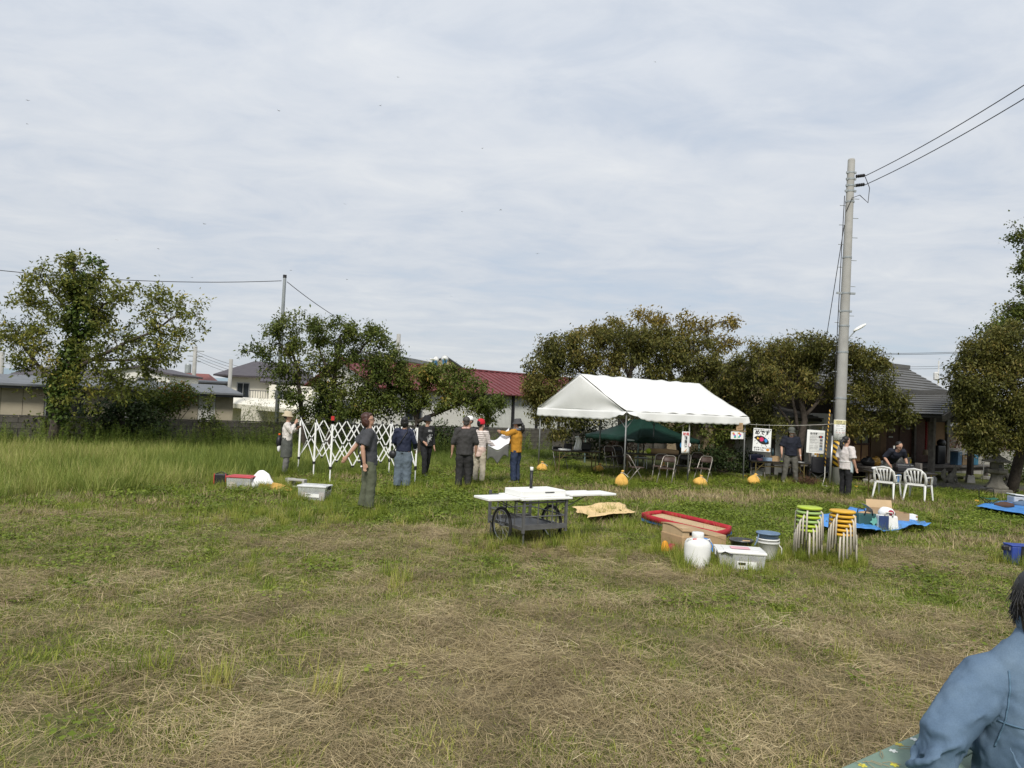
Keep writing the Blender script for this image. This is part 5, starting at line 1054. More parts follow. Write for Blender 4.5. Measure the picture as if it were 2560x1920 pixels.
# ---- folded white canopy frame being opened: six legs with scissor bars between
M_wf = mat('white_frame', (.84, .84, .82), .4, .05, 10); cf = thing('scissor_canopy', 'half opened white scissor frame of a folding canopy', 'canopy', tuple(G(880, 1190)), 0); C0 = Vector(cf.location)
LP = [G(745, 1178), G(783, 1192), G(824, 1208), G(1037, 1208), G(1003, 1195), G(972, 1184)]
def leg(p, top, red=False):
    p = p - C0; MB().box((p.x, p.y, .17), (.026, .026, .36)).build('leg', M_wf, cf)
    l = MB().box((p.x, p.y, .35 + (top - .35) / 2), (.04, .04, top - .35)).build('leg', M_wf, cf); MB().box((p.x, p.y, .36), (.065, .065, .06)).build('clamp', M_blk, l); MB().box((p.x, p.y, top + .04), (.05, .05, .1)).build('bracket', M_blk, l)
    if red: MB().box((p.x, p.y, top + .13), (.07, .06, .10)).build('red_handle', mat('red_plastic', (.55, .03, .03), .4), l)
for i, p in enumerate(LP): leg(p, 1.38 if i != 2 else 1.40, i == 2)
def scissor(a, b, n, z0=.40, z1=1.42):
    a, b = a - C0, b - C0
    for k in range(n):
        p, q_ = a.lerp(b, k / n), a.lerp(b, (k + 1) / n)
        for (za, zb, dy) in ((z0, z1, .012), (z1, z0, -.012)):
            MB().bar((p.x, p.y + dy, za), (q_.x, q_.y + dy, zb), .012, .026).build('scissor_bar', M_wf, cf)
        m = p.lerp(q_, .5); MB().box((m.x, m.y, (z0 + z1) / 2), (.035, .06, .035)).build('joint', M_blk, cf)
        for z in (z0, z1): MB().box((q_.x, q_.y, z), (.05, .05, .045)).build('joint', M_blk, cf)
for a, b in ((0, 1), (1, 2), (3, 4), (4, 5)): scissor(LP[a], LP[b], 1, .36, 1.44)
for a, b in ((2, 3), (1, 4), (0, 5)): scissor(LP[a], LP[b], 4)
# ================================================================== CART AND THINGS ON THE GRASS
M_iron = mat('grey_cart_tube', (.13, .13, .13), .45, .2, 14, metal=.3); M_tyre = mat('black_rubber', (.018, .018, .018), .8); M_rim = mat('alloy_rim', (.45, .45, .44), .3, metal=.8)
M_board = mat('white_board', (.80, .80, .77), .5, .04, 4, dirt=(.72, .72, .68)); M_ply2 = mat('pale_plywood', (.50, .36, .18), .7)
cart = thing('handcart', 'grey tubular two wheeled handcart with white folding table boards on top', 'cart', (.25, 10.25, 0), UANG)
cw, cl = .74, .95
for x in (0, cw):
    for y in (0, cl): MB().box((x, y, .46), (.035, .035, .50)).build('post', M_iron, cart)
    MB().tube([(x, .05, .64), (x, cl - .05, .64)], .014, 8).build('top_rail', M_iron, cart); MB().tube([(x, .03, .44), (x, cl - .03, .44)], .010, 6).build('mid_rail', M_iron, cart)
    MB().box((x, cl / 2, .27), (.03, cl + .04, .045)).build('bottom_rail', M_iron, cart)
    for k in range(1, 4): MB().tube([(x, cl * k / 4, .28), (x, cl * k / 4, .64)], .011, 6).build('bar', M_iron, cart)
for y in (0, cl):
    MB().tube([(.03, y, .64), (cw - .03, y, .64)], .014, 8).build('top_rail', M_iron, cart); MB().tube([(.03, y, .44), (cw - .03, y, .44)], .010, 6).build('mid_rail', M_iron, cart)
    MB().box((cw / 2, y, .29), (cw, .03, .07)).build('bottom_rail', M_iron, cart)
    for k in range(1, 3): MB().tube([(cw * k / 3, y, .30), (cw * k / 3, y, .64)], .011, 6).build('bar', M_iron, cart)
for y in (0.02, cl - .02):
    MB().tube([(0.02, y, .22), (0.02, y, .02)], .014, 6).build('stand', M_iron, cart)
MB().box((cw / 2, cl / 2, .265), (cw - .04, cl - .04, .02)).build('deck', M_iron, cart)
MB().tube([(-.1, .46, .26), (cw + .1, .46, .26)], .012, 8).build('axle', M_iron, cart)
for x in (-.075, cw + .075):
    w_ = bpy.data.objects.new('wheel', None); COL.objects.link(w_); w_.parent = cart; w_.location = (x, .46, .262)
    ring = [(0, .245 * math.cos(a), .245 * math.sin(a)) for a in np.linspace(0, 2 * math.pi, 41)]
    MB().tube(ring, .023, 8, False).build('tyre', M_tyre, w_, smooth=True)
    MB().tube([(0, .216 * math.cos(a), .216 * math.sin(a)) for a in np.linspace(0, 2 * math.pi, 41)], .011, 6, False).build('rim', M_rim, w_, smooth=True)
    MB().tube([(-.04, 0, 0), (.04, 0, 0)], .02, 10).build('hub', M_rim, w_)
    sp0 = None
    for k in range(14):
        a = 2 * math.pi * k / 14; MB().tube([(.02 * (-1) ** k, 0, 0), (0, .212 * math.cos(a), .212 * math.sin(a))], .0022, 4).build('spoke', M_rim, w_)
MB().box((cw / 2, .27, .695), (cw + .14, .66, .03)).build('table_board', M_board, cart, bevel=.006)
lf = MB().box((-.345, .20, .70), (.50, .42, .032)).build('table_leaf', M_board, cart, bevel=.006); MB().box((-.345, .20, .680), (.46, .38, .006)).build('underside', M_ply2, lf)
lf = MB().box((cw + .36, .18, .728), (.56, .42, .032)).build('table_leaf', M_board, cart, bevel=.006); MB().box((cw + .36, .18, .708), (.52, .38, .006)).build('underside', M_ply2, lf)
lf = MB().box((cw + .79, .18, .720), (.29, .40, .03)).build('table_leaf', M_board, cart, bevel=.006)
for (c_, d_) in (((cw / 2, .05, .755), (cw + .02, .03, .09)), ((0.0, .28, .755), (.03, .43, .09)), ((cw / 2, .51, .755), (cw + .02, .03, .09)), ((cw, .28, .755), (.03, .43, .09))): MB().box(c_, d_).build('tray_side', M_board, cart, bevel=.008)
MB().box((cw / 2, .28, .78), (cw - .03, .43, .03)).build('tray_top', M_board, cart)
MB().box((cw * .62, .033, .775), (.16, .01, .012)).build('slot', M_blk, cart)
MB().tube([(cw / 2, .40, .70), (cw / 2, .40, 1.06)], .022, 12).build('socket_pole', M_blk, cart, smooth=True); MB().tube([(cw / 2, .40, 1.06), (cw / 2, .40, 1.11)], .025, 12).build('cap', M_whiteplastic, cart, smooth=True)
for a, b_ in (((-.0, .1, .52), (-.36, .12, .68)), ((-.0, .42, .52), (-.36, .34, .68)), ((cw, .1, .52), (cw + .45, .1, .70)), ((cw, .3, .52), (cw + .45, .3, .70))): MB().tube([a, b_], .007, 6).build('leaf_stay', M_iron, cart)

def sheet(name, label, cat, corners, m, h=.04, nu=24, nv=16, seed=1, solid=.004, edge=.02, fold=8.0):
    a, b_, c_, d_ = [Vector(p) for p in corners]; o = (a + b_ + c_ + d_) / 4
    def f(u, v):
        p = (a.lerp(b_, u)).lerp(d_.lerp(c_, u), v) - o; k = fbm(np.array(p.x * 3 + seed), np.array(p.y * 3), 1.0)
        wob = edge * math.sin(fold * (u + v * .6) * 2.2 + seed); return (p.x + wob * (v - .5), p.y + wob * (u - .5), .09 + h * float(k) + h * .35 * math.sin(fold * u + 3 * v + seed) * math.sin(fold * .7 * v + seed))
    t = tag(MB().grid(f, nu, nv).build(name, m, smooth=True, solid=solid), label, cat); t.location = (o.x, o.y, 0); return t
sheet('cloth_sheet', 'pale orange cloth spread on the grass right of the cart', 'cloth', [G(1432, 1284), G(1470, 1312), G(1592, 1296), G(1535, 1268)], mat('pale_orange_cloth', (.72, .52, .26), .85, .08, 3), .07, seed=2, edge=.06)
# red trimmed tray
a, b_, c_, d_ = G(1604, 1311), G(1790, 1361), G(1827, 1346), G(1655, 1303); o_ = (a + b_ + c_ + d_) / 4
tr = thing('red_tray', 'long shallow wooden tray with red padded rim lying on the grass', 'tray', tuple(o_), 0); M_redpad = mat('red_padding', (.42, .022, .035), .7, .15, 6, .2, 40)
cs = [p - o_ for p in (a, b_, c_, d_)]; Zt = .11
for i in range(4):
    p, q_ = cs[i], cs[(i + 1) % 4]; mid = p.lerp(q_, .5); mid += Vector((mid.x, mid.y, 0)).normalized() * .05; pts = [p, p.lerp(mid, .5) + (mid - p.lerp(q_, .5)) * .25, mid, mid.lerp(q_, .5) + (mid - p.lerp(q_, .5)) * .25, q_]
    MB().grid(lambda u, v, pts=pts: tuple((pts[min(3, int(u * 4))].lerp(pts[min(3, int(u * 4)) + 1], u * 4 - min(3, int(u * 4)))) + Vector((0, 0, Zt + .095 * v))), 8, 2).build('rim', M_redpad, tr, smooth=True, solid=.018)
    MB().bar(p + Vector((0, 0, Zt - .02)), q_ + Vector((0, 0, Zt - .02)), .03, .05).build('base_edge', mat('blue_edge', (.03, .13, .36), .6), tr)
for k in range(6):
    u0, u1 = k / 6 + .008, (k + 1) / 6 - .008
    quad_slab(MB(), cs[0].lerp(cs[3], u0) + Vector((0, 0, Zt + .03)), cs[1].lerp(cs[2], u0) + Vector((0, 0, Zt + .03)), cs[1].lerp(cs[2], u1) + Vector((0, 0, Zt + .03)), cs[0].lerp(cs[3], u1) + Vector((0, 0, Zt + .03)), .015).build('plank', M_cardlt, tr)
for u in (.2, .8): p = cs[0].lerp(cs[1], u).lerp(cs[3].lerp(cs[2], u), .5); MB().box((p.x, p.y, .065), (.3, .25, .13)).build('support_box', mat('grey_crate', (.30, .32, .33), .5), tr)
# big cardboard carton, lying on its side
cbp = G(1752, 1392); cb = thing('cardboard_carton', 'large worn cardboard carton lying behind the white jug', 'carton', (cbp.x - .02, cbp.y + .35, 0), R(25))
MB().grid(lambda u, v: (-.40 + .80 * u, -.25 + .5 * v, .40 - .16 * (u) ** 1.6 + .03 * math.sin(math.pi * v) - .05 * (1 - v)), 12, 6).build('lid', M_card, cb, smooth=False, solid=.012)
MB().box((-.0, .0, .14), (.80, .5, .27)).build('box_body', M_card, cb, bevel=.015, disp=.02, dscale=.3)
MB().box((-.33, .0, .33), (.12, .46, .12)).build('flap', M_cardlt, cb); MB().box((-.1, -.256, .2), (.3, .008, .06)).build('tape', M_cardlt, cb)
# white jug
jg = thing('water_jug', 'white plastic water jug with screw cap in front of the cardboard carton', 'jug', tuple(G(1742, 1417)), 0)
MB().lathe([(.0, .0), (.15, .0), (.168, .02), (.172, .06), (.172, .28), (.165, .32), (.14, .355), (.09, .37), (.075, .38), (.072, .395)], 32).build('jug_body', M_whiteplastic, jg, smooth=True)
MB().lathe([(.074, .385), (.078, .39), (.078, .445), (.07, .455), (.0, .455)], 28).build('cap', M_whiteplastic, jg, smooth=True)
for s in (-1, 1): MB().tube([(s * .10, -.07, .365), (s * .13, -.09, .385), (s * .16, -.05, .34)], .008, 6).build('lug', M_whiteplastic, jg)
MB().tube([(.08, 0, .38), (.14, -.04, .37), (.18, -.06, .30), (.185, -.05, .22), (.175, -.03, .26)], .008, 6).build('blue_cord', M_blue, jg); MB().box((-.06, -.075, .375), (.05, .01, .014)).build('red_tab', M_red_ink, jg)
# translucent storage boxes
def clearmat(name, tintc=(.74, .76, .76), alpha=.30):
    if name in MATS: return MATS[name]
    m, t, b = _nodes(name); b.inputs['Base Color'].default_value = (*tintc, 1); b.inputs['Roughness'].default_value = .25; b.inputs['Alpha'].default_value = alpha; b.inputs['Specular IOR Level'].default_value = .4
    n = noise_node(t, 8, 3); t.links.new(ramp_node(t, n.outputs['Fac'], [(.3, mul(tintc, .9)), (.7, mul(tintc, 1.1))]), b.inputs['Base Color']); MATS[name] = m; return m
M_clear = clearmat('clear_box_plastic')
def storage_box(label, p, rz, w, d, h, lid_m, seed, contents):
    t = thing('storage_box', label, 'storage box', tuple(p), rz); r = np.random.default_rng(seed); k = .92
    vs = [(-w / 2 * k, -d / 2 * k, 0), (w / 2 * k, -d / 2 * k, 0), (w / 2 * k, d / 2 * k, 0), (-w / 2 * k, d / 2 * k, 0), (-w / 2, -d / 2, h), (w / 2, -d / 2, h), (w / 2, d / 2, h), (-w / 2, d / 2, h)]
    MB().add(vs, [(0, 3, 2, 1), (0, 1, 5, 4), (1, 2, 6, 5), (2, 3, 7, 6), (3, 0, 4, 7)]).build('tub', M_clear, t, solid=.006)
    l = MB().box((0, 0, h + .015), (w + .035, d + .035, .035)).build('lid', lid_m, t, bevel=.012); MB().box((0, 0, h + .036), (w * .75, d * .7, .008)).build('lid_panel', lid_m, l, bevel=.003)
    for s in (-1, 1): MB().box((s * (w / 2 + .018), 0, h - .015), (.02, .12, .07)).build('clip', M_blk if lid_m is not M_whiteplastic else M_whiteplastic, t)
    for i, (x, c_) in enumerate(contents): MB().box((x * w, r.uniform(-.02, .02), h * .33), (w * .20, d * .72, h * r.uniform(.45, .68)), r.uniform(-.15, .15)).build('content', mat('stuff_%s' % (c_,), c_, .8), t)
    return t
b1_ = storage_box('clear storage box with white lid beside the white jug', G(1847, 1424) , R(-8), .58, .42, .24, M_whiteplastic, 1, [(-.33, (.50, .32, .30)), (-.08, (.55, .50, .45)), (.15, (.45, .30, .12)), (.34, (.30, .22, .16))])
MB().box((.06, -.212, .10), (.24, .004, .10)).build('paper_label', M_paper, b1_); MB().box((.0, -.216, .12), (.09, .003, .03)).build('label_print', M_ink, b1_); MB().box((.0, -.02, .289), (.24, .16, .004)).build('pink_sheet', mat('pink_paper', (.66, .36, .40), .8), b1_); MB().tube([(-.26, -.23, .235), (-.22, -.24, .26), (-.12, -.235, .225)], .009, 6).build('handle', M_blk, b1_)
b2_ = storage_box('clear storage box with white lid and paper label in front of the folding frame', G(786, 1249), R(-6), .55, .36, .26, clearmat('white_clear_lid', (.72, .73, .72), .9), 2, [(-.32, (.42, .24, .16)), (-.06, (.20, .20, .20)), (.12, (.18, .20, .22)), (.34, (.40, .25, .18))])
MB().box((.02, -.182, .10), (.28, .004, .07)).build('paper_label', M_paper, b2_); MB().box((-.06, -.186, .115), (.10, .003, .014)).build('label_print', M_ink, b2_)
b3_ = storage_box('clear storage box with red and white lid beside the white cloth heap', G(604, 1221), R(-4), .52, .36, .24, mat('red_lid', (.50, .06, .07), .5, .3, 3, dirt=(.66, .60, .58)), 3, [(-.30, (.55, .36, .24)), (.0, (.08, .13, .28)), (.2, (.08, .12, .25)), (.36, (.60, .58, .52))])
# buckets
def bucket(name, label, p, r0_, r1_, h, m, rim_m=None, hm=None):
    t = thing(name, label, 'bucket', tuple(p), .3)
    MB().lathe([(.0, .0), (r0_, .0), (r0_ + .005, .01), (r1_, h), (r1_ + .014, h), (r1_ + .014, h - .025), (r1_ - .006, h - .012), (r0_ - .008, .015), (0, .012)], 32).build('pail', m, t, smooth=True)
    if rim_m: MB().lathe([(r1_ + .004, h * .80), (r1_ + .018, h * .80), (r1_ + .018, h * .86), (r1_ + .004, h * .86)], 32).build('band', rim_m, t)
    return t
bk = bucket('zinc_bucket', 'dark grey zinc bucket with wooden handle grip', G(1852, 1390), .11, .155, .24, mat('zinc', (.11, .115, .12), .4, .25, 9, metal=.6)); MB().tube([(.15, .06, .23), (.10, -.10, .235), (.0, -.15, .235), (-.10, -.12, .24)], .004, 5).build('handle', M_iron, bk); MB().tube([(.03, -.155, .24), (-.08, -.14, .245)], .012, 8).build('grip', M_cardlt, bk)
bk = bucket('white_bucket', 'white plastic bucket beside the clear storage box', G(1918, 1398), .12, .145, .30, M_whiteplastic, M_whiteplastic); MB().tube([(.15, 0, .24), (.19, -.06, .16), (.18, -.08, .08)], .007, 6).build('handle', M_whiteplastic, bk)
bp_ = G(1918, 1398); bk = bucket('blue_bucket', 'grey blue bucket nested in the white bucket', (bp_.x, bp_.y, .19), .115, .15, .19, mat('grey_blue_plastic', (.14, .21, .31), .45)); MB().tube([(-.15, 0, .17), (-.22, -.06, .09), (-.26, -.06, .02)], .009, 6).build('handle', mat('grey_blue_plastic', (.14, .21, .31), .45), bk)
# toys behind the carton
tp = G(1668, 1390); ty = thing('toy_bundle', 'orange and crimson cloth bundle behind the cardboard carton', 'bundle', tuple(tp), 0, scale=.8)
MB().ell((-.03, .05, .13), (.07, .05, .13)).build('orange_hood', mat('orange_cloth', (.70, .30, .02), .7), ty, smooth=True, disp=.04, dscale=.1); MB().ell((.09, .08, .12), (.09, .07, .09)).build('crimson_cloth', mat('crimson', (.30, .02, .05), .7), ty, smooth=True, disp=.03, dscale=.1); MB().bar((-.02, -.02, .03), (.2, .05, .02), .05, .02).build('stick', M_cardlt, ty)
# ---- stool stacks
def stool(m_seat, hh=.45, r=.172):
    t = thing('stool', '', 'stool'); MB().lathe([(.0, hh - .035), (r - .01, hh - .035), (r, hh - .022), (r, hh - .008), (r - .012, hh), (0, hh + .002)], 28).build('seat', m_seat, t, smooth=True)
    for k in range(4):
        a = math.pi / 4 + k * math.pi / 2; c_, s_ = math.cos(a), math.sin(a)
        MB().tube([(.08 * c_, .08 * s_, hh - .045), (.150 * c_, .150 * s_, hh - .05), (.176 * c_, .176 * s_, hh - .085), (.192 * c_, .192 * s_, 0)], .0135, 8).build('leg', M_stleg, t, smooth=True)
    return t
M_stleg = mat('beige_leg_tube', (.56, .51, .43), .5); M_lime = mat('lime_seat', (.40, .52, .045), .45, .08, 6); M_limeb = mat('pale_green_seat', (.33, .47, .16), .45, .08, 6); M_yel = mat('yellow_seat', (.66, .38, .035), .45, .08, 6)
ordn = ['bottom', 'second', 'third', 'fourth', 'fifth', 'top']
for col, px, py, ms in (('lime green', 2019, 1400, (M_lime, M_limeb)), ('yellow', 2103, 1412, (M_yel, M_yel))):
    protos = [stool(ms[0]), stool(ms[1])] if ms[0] is not ms[1] else [stool(ms[0])]; base = G(px, py); used = set()
    for k in range(6):
        pr_ = protos[k % len(protos)] if col == 'yellow' else protos[0 if k in (0, 1, 3, 5) else 1]
        lab = '%s stool, %s of the %s stack of six' % (col, ordn[k] if k in (0, 5) else ordn[k] + ' from the bottom', col); loc = (base.x + rn.uniform(-.004, .004), base.y, k * .062); rzk = .2 + k * .26 + (0 if col == 'yellow' else .3)
        if id(pr_) in used: copy_thing(pr_, loc, rzk, lab, col + ' stools in a stack')
        else: pr_.location = loc; pr_.rotation_euler = (0, 0, rzk); tag(pr_, lab, group=col + ' stools in a stack'); used.add(id(pr_))
# ---- blue tarp with bags behind the stools
sheet('blue_tarp', 'crumpled blue tarp behind the stools with bags on it', 'tarp', [G(1985, 1318), G(2120, 1352), G(2330, 1330), G(2175, 1280)], M_blue, .12, 60, 40, 4, edge=.16, fold=13)
def tote(label, p, rz, w, d, h, m, hm, name='tote_bag'):
    t = thing(name, label, 'bag', tuple(p), rz); vs = [(-w / 2, -d / 2, 0), (w / 2, -d / 2, 0), (w / 2, d / 2, 0), (-w / 2, d / 2, 0), (-w * .46, -d * .36, h), (w * .46, -d * .34, h * .95), (w * .46, d * .36, h), (-w * .46, d * .34, h * .94)]
    mb = MB().add(vs, [(0, 3, 2, 1), (0, 1, 5, 4), (1, 2, 6, 5), (2, 3, 7, 6), (3, 0, 4, 7), (4, 5, 6, 7)]); mb.build('bag_body', m, t, bevel=.03, disp=.03, dscale=.1)
    for s in (-1, 1): MB().tube([(-w * .2, s * d * .4, h * .9), (-w * .15, s * d * .45, h * 1.15), (w * .15, s * d * .45, h * 1.15), (w * .2, s * d * .4, h * .9)], .012, 6).build('handle', hm, t, smooth=True)
    return t
gp_ = G(2168, 1333); tb = tote('dark green shopping bag with leaf print on the blue tarp', gp_ + Vector((0, .1, .06)), .1, .40, .28, .30, mat('dark_green_bag', (.020, .075, .075), .6), M_blk); MB().prism([(.0, 0), (.03, .05), (.07, .04), (.06, .08), (.10, .11), (.05, .12), (.03, .17), (0, .13), (-.04, .15), (-.04, .10), (-.08, .07), (-.04, .05)], .004, Matrix.Translation((.08, -.152, .08)) @ Matrix.Rotation(R(90), 4, 'X')).build('leaf_print', mat('mint_print', (.16, .42, .33), .7), tb); MB().ell((-.0, .02, .27), (.13, .1, .05)).build('bag_contents', M_card, tb, smooth=True)
tp_ = G(2218, 1337); tb = tote('navy and white tote bag stuffed with white cloth on the blue tarp', tp_ + Vector((0, .05, .06)), -.1, .36, .26, .30, M_whiteplastic, mat('cream_strap', (.60, .57, .50), .8)); MB().box((-.09, -.128, .15), (.165, .016, .27)).build('navy_panel', mat('navy_canvas', (.025, .05, .14), .7), tb); MB().ell((0, 0, .34), (.15, .11, .09)).build('white_cloth', M_paper, tb, smooth=True, disp=.05, dscale=.1); MB().ell((.04, -.08, .34), (.06, .04, .05)).build('red_cloth', mat('crimson', (.30, .02, .05), .7), tb, smooth=True)
def carton(label, p, rz, w, d, h, m=None, flaps=True):
    t = thing('cardboard_box', label, 'box', tuple(p), rz); MB().add([(-w / 2, -d / 2, 0), (w / 2, -d / 2, 0), (w / 2, d / 2, 0), (-w / 2, d / 2, 0), (-w / 2, -d / 2, h), (w / 2, -d / 2, h), (w / 2, d / 2, h), (-w / 2, d / 2, h)], [(0, 3, 2, 1), (0, 1, 5, 4), (1, 2, 6, 5), (2, 3, 7, 6), (3, 0, 4, 7)]).build('box_body', m or M_card, t, solid=.008)
    if flaps:
        quad_slab(MB(), (-w / 2, d / 2, h), (w / 2, d / 2, h), (w / 2, d / 2 + .06, h + .15), (-w / 2, d / 2 + .06, h + .15), .006).build('flap', M_cardlt, t); quad_slab(MB(), (-w / 2, -d / 2, h), (-w / 2, d / 2, h), (-w / 2 - .12, d / 2, h + .08), (-w / 2 - .12, -d / 2, h + .08), .006).build('flap', M_cardlt, t)
    return t
carton('open cardboard box with flaps up behind the white tote bag', G(2222, 1318) + Vector((0, .25, .05)), -.15, .48, .36, .27); carton('plain cardboard box right of the navy and white tote bag', G(2252, 1326) + Vector((0, .05, .05)), -.1, .24, .24, .28, None, False)
wb_ = thing('taped_box', 'small white sided box with brown tape patches at the tarp corner', 'box', tuple(G(2272, 1322) + Vector((.0, 0, .05))), -.1); MB().box((0, 0, .115), (.22, .2, .23)).build('box_body', M_paper, wb_)
for z in (.04, .12, .20):
    for s in (-1, 1): MB().box((s * .095, -.102, z), (.035, .006, .04)).build('tape', M_card, wb_)
bt = thing('blue_cushion_bag', 'rolled blue cloth lying beside the green shopping bag', 'bag', tuple(G(2192, 1330) + Vector((0, .1, .06)))); MB().ell((0, 0, .09), (.10, .14, .10)).build('bag_body', mat('slate_blue_cloth', (.10, .16, .26), .8), bt, smooth=True, disp=.03, dscale=.1)
# ---- left group
cl_ = thing('white_cloth_heap', 'heaped white cloth beside the red lidded box', 'cloth', tuple(G(655, 1222)), 0); MB().grid(lambda u, v: (-.30 + .6 * u + .06 * math.sin(6 * v), -.22 + .44 * v, max(.01, .44 * math.sin(math.pi * min(1, u * 1.05)) ** .7 * math.sin(math.pi * v) ** .6 * (1.1 - .5 * u) + .03 * math.sin(9 * u + 5 * v))), 26, 20).build('cloth', mat('bright_white_cloth', (.80, .80, .82), .8, .03), cl_, smooth=True, disp=.06, dscale=.16)
yc = thing('yellow_cloth_heap', 'ochre canvas bag lying in front of the white cloth heap', 'bag', tuple(G(690, 1225)), .0); MB().grid(lambda u, v: (-.32 + .68 * u, -.16 + .32 * v, max(.01, .20 * math.sin(math.pi * v) ** .6 * (1 - u) ** .55 + .012 * math.sin(20 * v))), 20, 16).build('cloth', mat('ochre_canvas', (.48, .29, .07), .85, .12), yc, smooth=True, disp=.04, dscale=.14)
MB().ell((-.30, -.03, .06), (.10, .10, .06)).build('dark_end', M_blk, yc, smooth=True)
cbk = thing('concrete_block', 'hollow grey concrete block lying behind the labelled storage box', 'block', tuple(G(742, 1219)), R(-8)); bm_ = MB()
for x in (-.17, .17): bm_.box((x, 0, .095), (.05, .17, .19))
for z in (.02, .17): bm_.box((0, 0, z), (.29, .17, .04))
bm_.build('block', M_conc, cbk, remesh=.008); MB().box((-.2, .1, .10), (.2, .12, .18)).build('second_half', M_conc, cbk, bevel=.01)
bg = thing('tool_basket', 'black mesh basket with red edges at the left end of the luggage', 'basket', tuple(G(552, 1214)), .1); MB().box((0, 0, .13), (.24, .2, .24)).build('basket_body', M_blk, bg, bevel=.01)
for x in (-.12, .12): MB().bar((x, -.1, .01), (x, -.1, .27), .014).build('red_edge', M_red_ink, bg)
MB().tube([(-.12, 0, .25), (0, 0, .30), (.12, 0, .25)], .01, 6).build('handle', M_blk, bg)
bg = thing('blue_bag', 'small royal blue bag between the black basket and the red lidded box', 'bag', tuple(G(571, 1212)), .1); MB().box((0, 0, .11), (.22, .18, .20)).build('bag_body', mat('royal_blue_cloth', (.035, .08, .32), .7), bg, sub=2, disp=.04, dscale=.1)
# ---- blue cool bag at the right edge
bb_ = thing('cool_bag', 'royal blue cool bag with black strap at the right edge', 'bag', tuple(G(2545, 1415)), R(-6)); MB().box((.06, 0, .15), (.42, .24, .30)).build('bag_body', mat('royal_blue_nylon', (.025, .055, .27), .55, .12, 6), bb_, bevel=.02); MB().box((-.03, -.126, .15), (.05, .012, .31)).build('strap', M_blk, bb_, rot=(0, R(6), 0)); MB().box((-.20, -.04, .26), (.09, .07, .07)).build('handle_block', M_blk, bb_, bevel=.015); MB().box((-.15, -.05, .26), (.035, .06, .05)).build('grey_clip', M_alu, bb_); MB().box((.06, 0, .305), (.43, .25, .02)).build('lid', mat('royal_blue_nylon', (.025, .055, .27), .55), bb_, bevel=.008)
# ================================================================== BOOTH, SHRINE FORECOURT
bt_c = G(1943, 1206); folding_table('booth folding table with small boxes before the man in the cap', bt_c, R(-2), 1.8, .48, .66, True)
def bt(x, y, z=.66): return (bt_c.x + x, bt_c.y - .03 * x + y, z)
def small(name, label, loc, d, m, rz=0.0, cat='box'): return tag(MB().box((0, 0, d[2] / 2), d).build(name, m, bevel=.006, loc=loc, rot=(0, 0, rz)), label, cat)
small('small_box', 'pink box on the booth table', bt(-.58, -.05), (.14, .12, .07), mat('dull_pink', (.42, .20, .24), .7)); small('small_box', 'pale blue plastic case on the booth table', bt(-.36, -.02), (.30, .18, .10), mat('pale_blue', (.22, .30, .40), .6), .1)
cbx = carton('small open cardboard box at the middle of the booth table', bt(-.10, .0), .1, .24, .18, .16, None, False); tag(MB().tube([(0, 0, 0), (.0, .0, .17), (.0, 0, .19), (0, 0, .25)], [.035, .035, .018, .016], 12).build('bottle', mat('teal_bottle', (.03, .06, .07), .3), smooth=True, loc=bt(-.13, .1, .80)), 'dark teal bottle standing behind the cardboard box', 'bottle')
small('paper_stack', 'white sheets lying at the right half of the booth table', bt(.45, -.03), (.62, .32, .02), mat('grey_paper', (.50, .50, .48), .8), -.04, 'papers'); small('green_card', 'lime green card on the booth table', bt(.12, -.08), (.12, .1, .02), mat('lime_green', (.46, .62, .05), .6), .3, 'card')
# chair draped with a navy shirt
dc = thing('draped_chair', 'folding chair with navy printed shirt over its back left of the booth table', 'chair', tuple(G(1893, 1203)), R(170))
MB().grid(lambda u, v: (-.24 + .48 * u, -.2 - .04 * math.sin(math.pi * u), .40 + .44 * v - .05 * abs(u - .5)), 10, 8).build('shirt', mat('navy_shirt', (.010, .012, .035), .8), dc, smooth=True, solid=.03)
for k, (w_, z_) in enumerate(((.26, .60), (.30, .54), (.18, .48))): MB().box((0, -.262, z_), (w_, .006, .03)).build('print', M_paper, dc)
for s in (-1, 1): MB().tube([(s * .21, .2, 0), (s * .2, -.05, .44), (s * .2, -.2, .8)], .012, 8).build('leg', M_chrome, dc, smooth=True); MB().tube([(s * .22, -.25, 0), (s * .2, .12, .43)], .012, 8).build('leg', M_chrome, dc, smooth=True)
MB().box((0, .03, .42), (.38, .36, .03)).build('seat', M_vinylk, dc, bevel=.01); MB().box((0, -.05, .26), (.3, .02, .16)).build('patterned_cloth', mat('grey_print', (.45, .44, .40), .8, .5, 30), dc)
# ---- posters on a line
def poster(label, px, py, Y, w_, h_, rz, tilt):
    t = thing('poster', label, 'poster', tuple(P(px, py, Y)), rz); t.rotation_euler = (0, R(tilt), rz); MB().box((0, 0, 0), (w_, .008, h_)).build('sheet', M_paper, t); return t
RX = (R(90), 0, 0)
p1 = poster('white hand painted poster with a large black eye drawing', 1905, 1100, 22.0, .55, .70, 0, 1.5); f_ = -.007
text(p1, 'まちなかをアートする', .052, (0, f_, .305), RX, M_ink, .001); text(p1, 'めです', .145, (0, f_, .215), RX, M_ink, .006, sx=1.05); text(p1, 'ポジティブにしよう', .058, (-.24, f_, -.245), RX, M_ink, .002, align='LEFT'); text(p1, 'じゅずへた。', .058, (-.24, f_, -.31), RX, M_ink, .002, align='LEFT')
RM = Matrix.Rotation(R(90), 4, 'X')
eye = [(-.25, .06)] + [(x, y) for x, y in zip(np.linspace(-.2, .16, 9), [.10, .115, .12, .125, .125, .115, .095, .06, .03])] + [(.20, -.02), (.215, -.09), (.19, -.115)] + [(x, y) for x, y in zip(np.linspace(.14, -.16, 9), [-.125, -.13, -.132, -.13, -.12, -.105, -.08, -.05, -.01])]
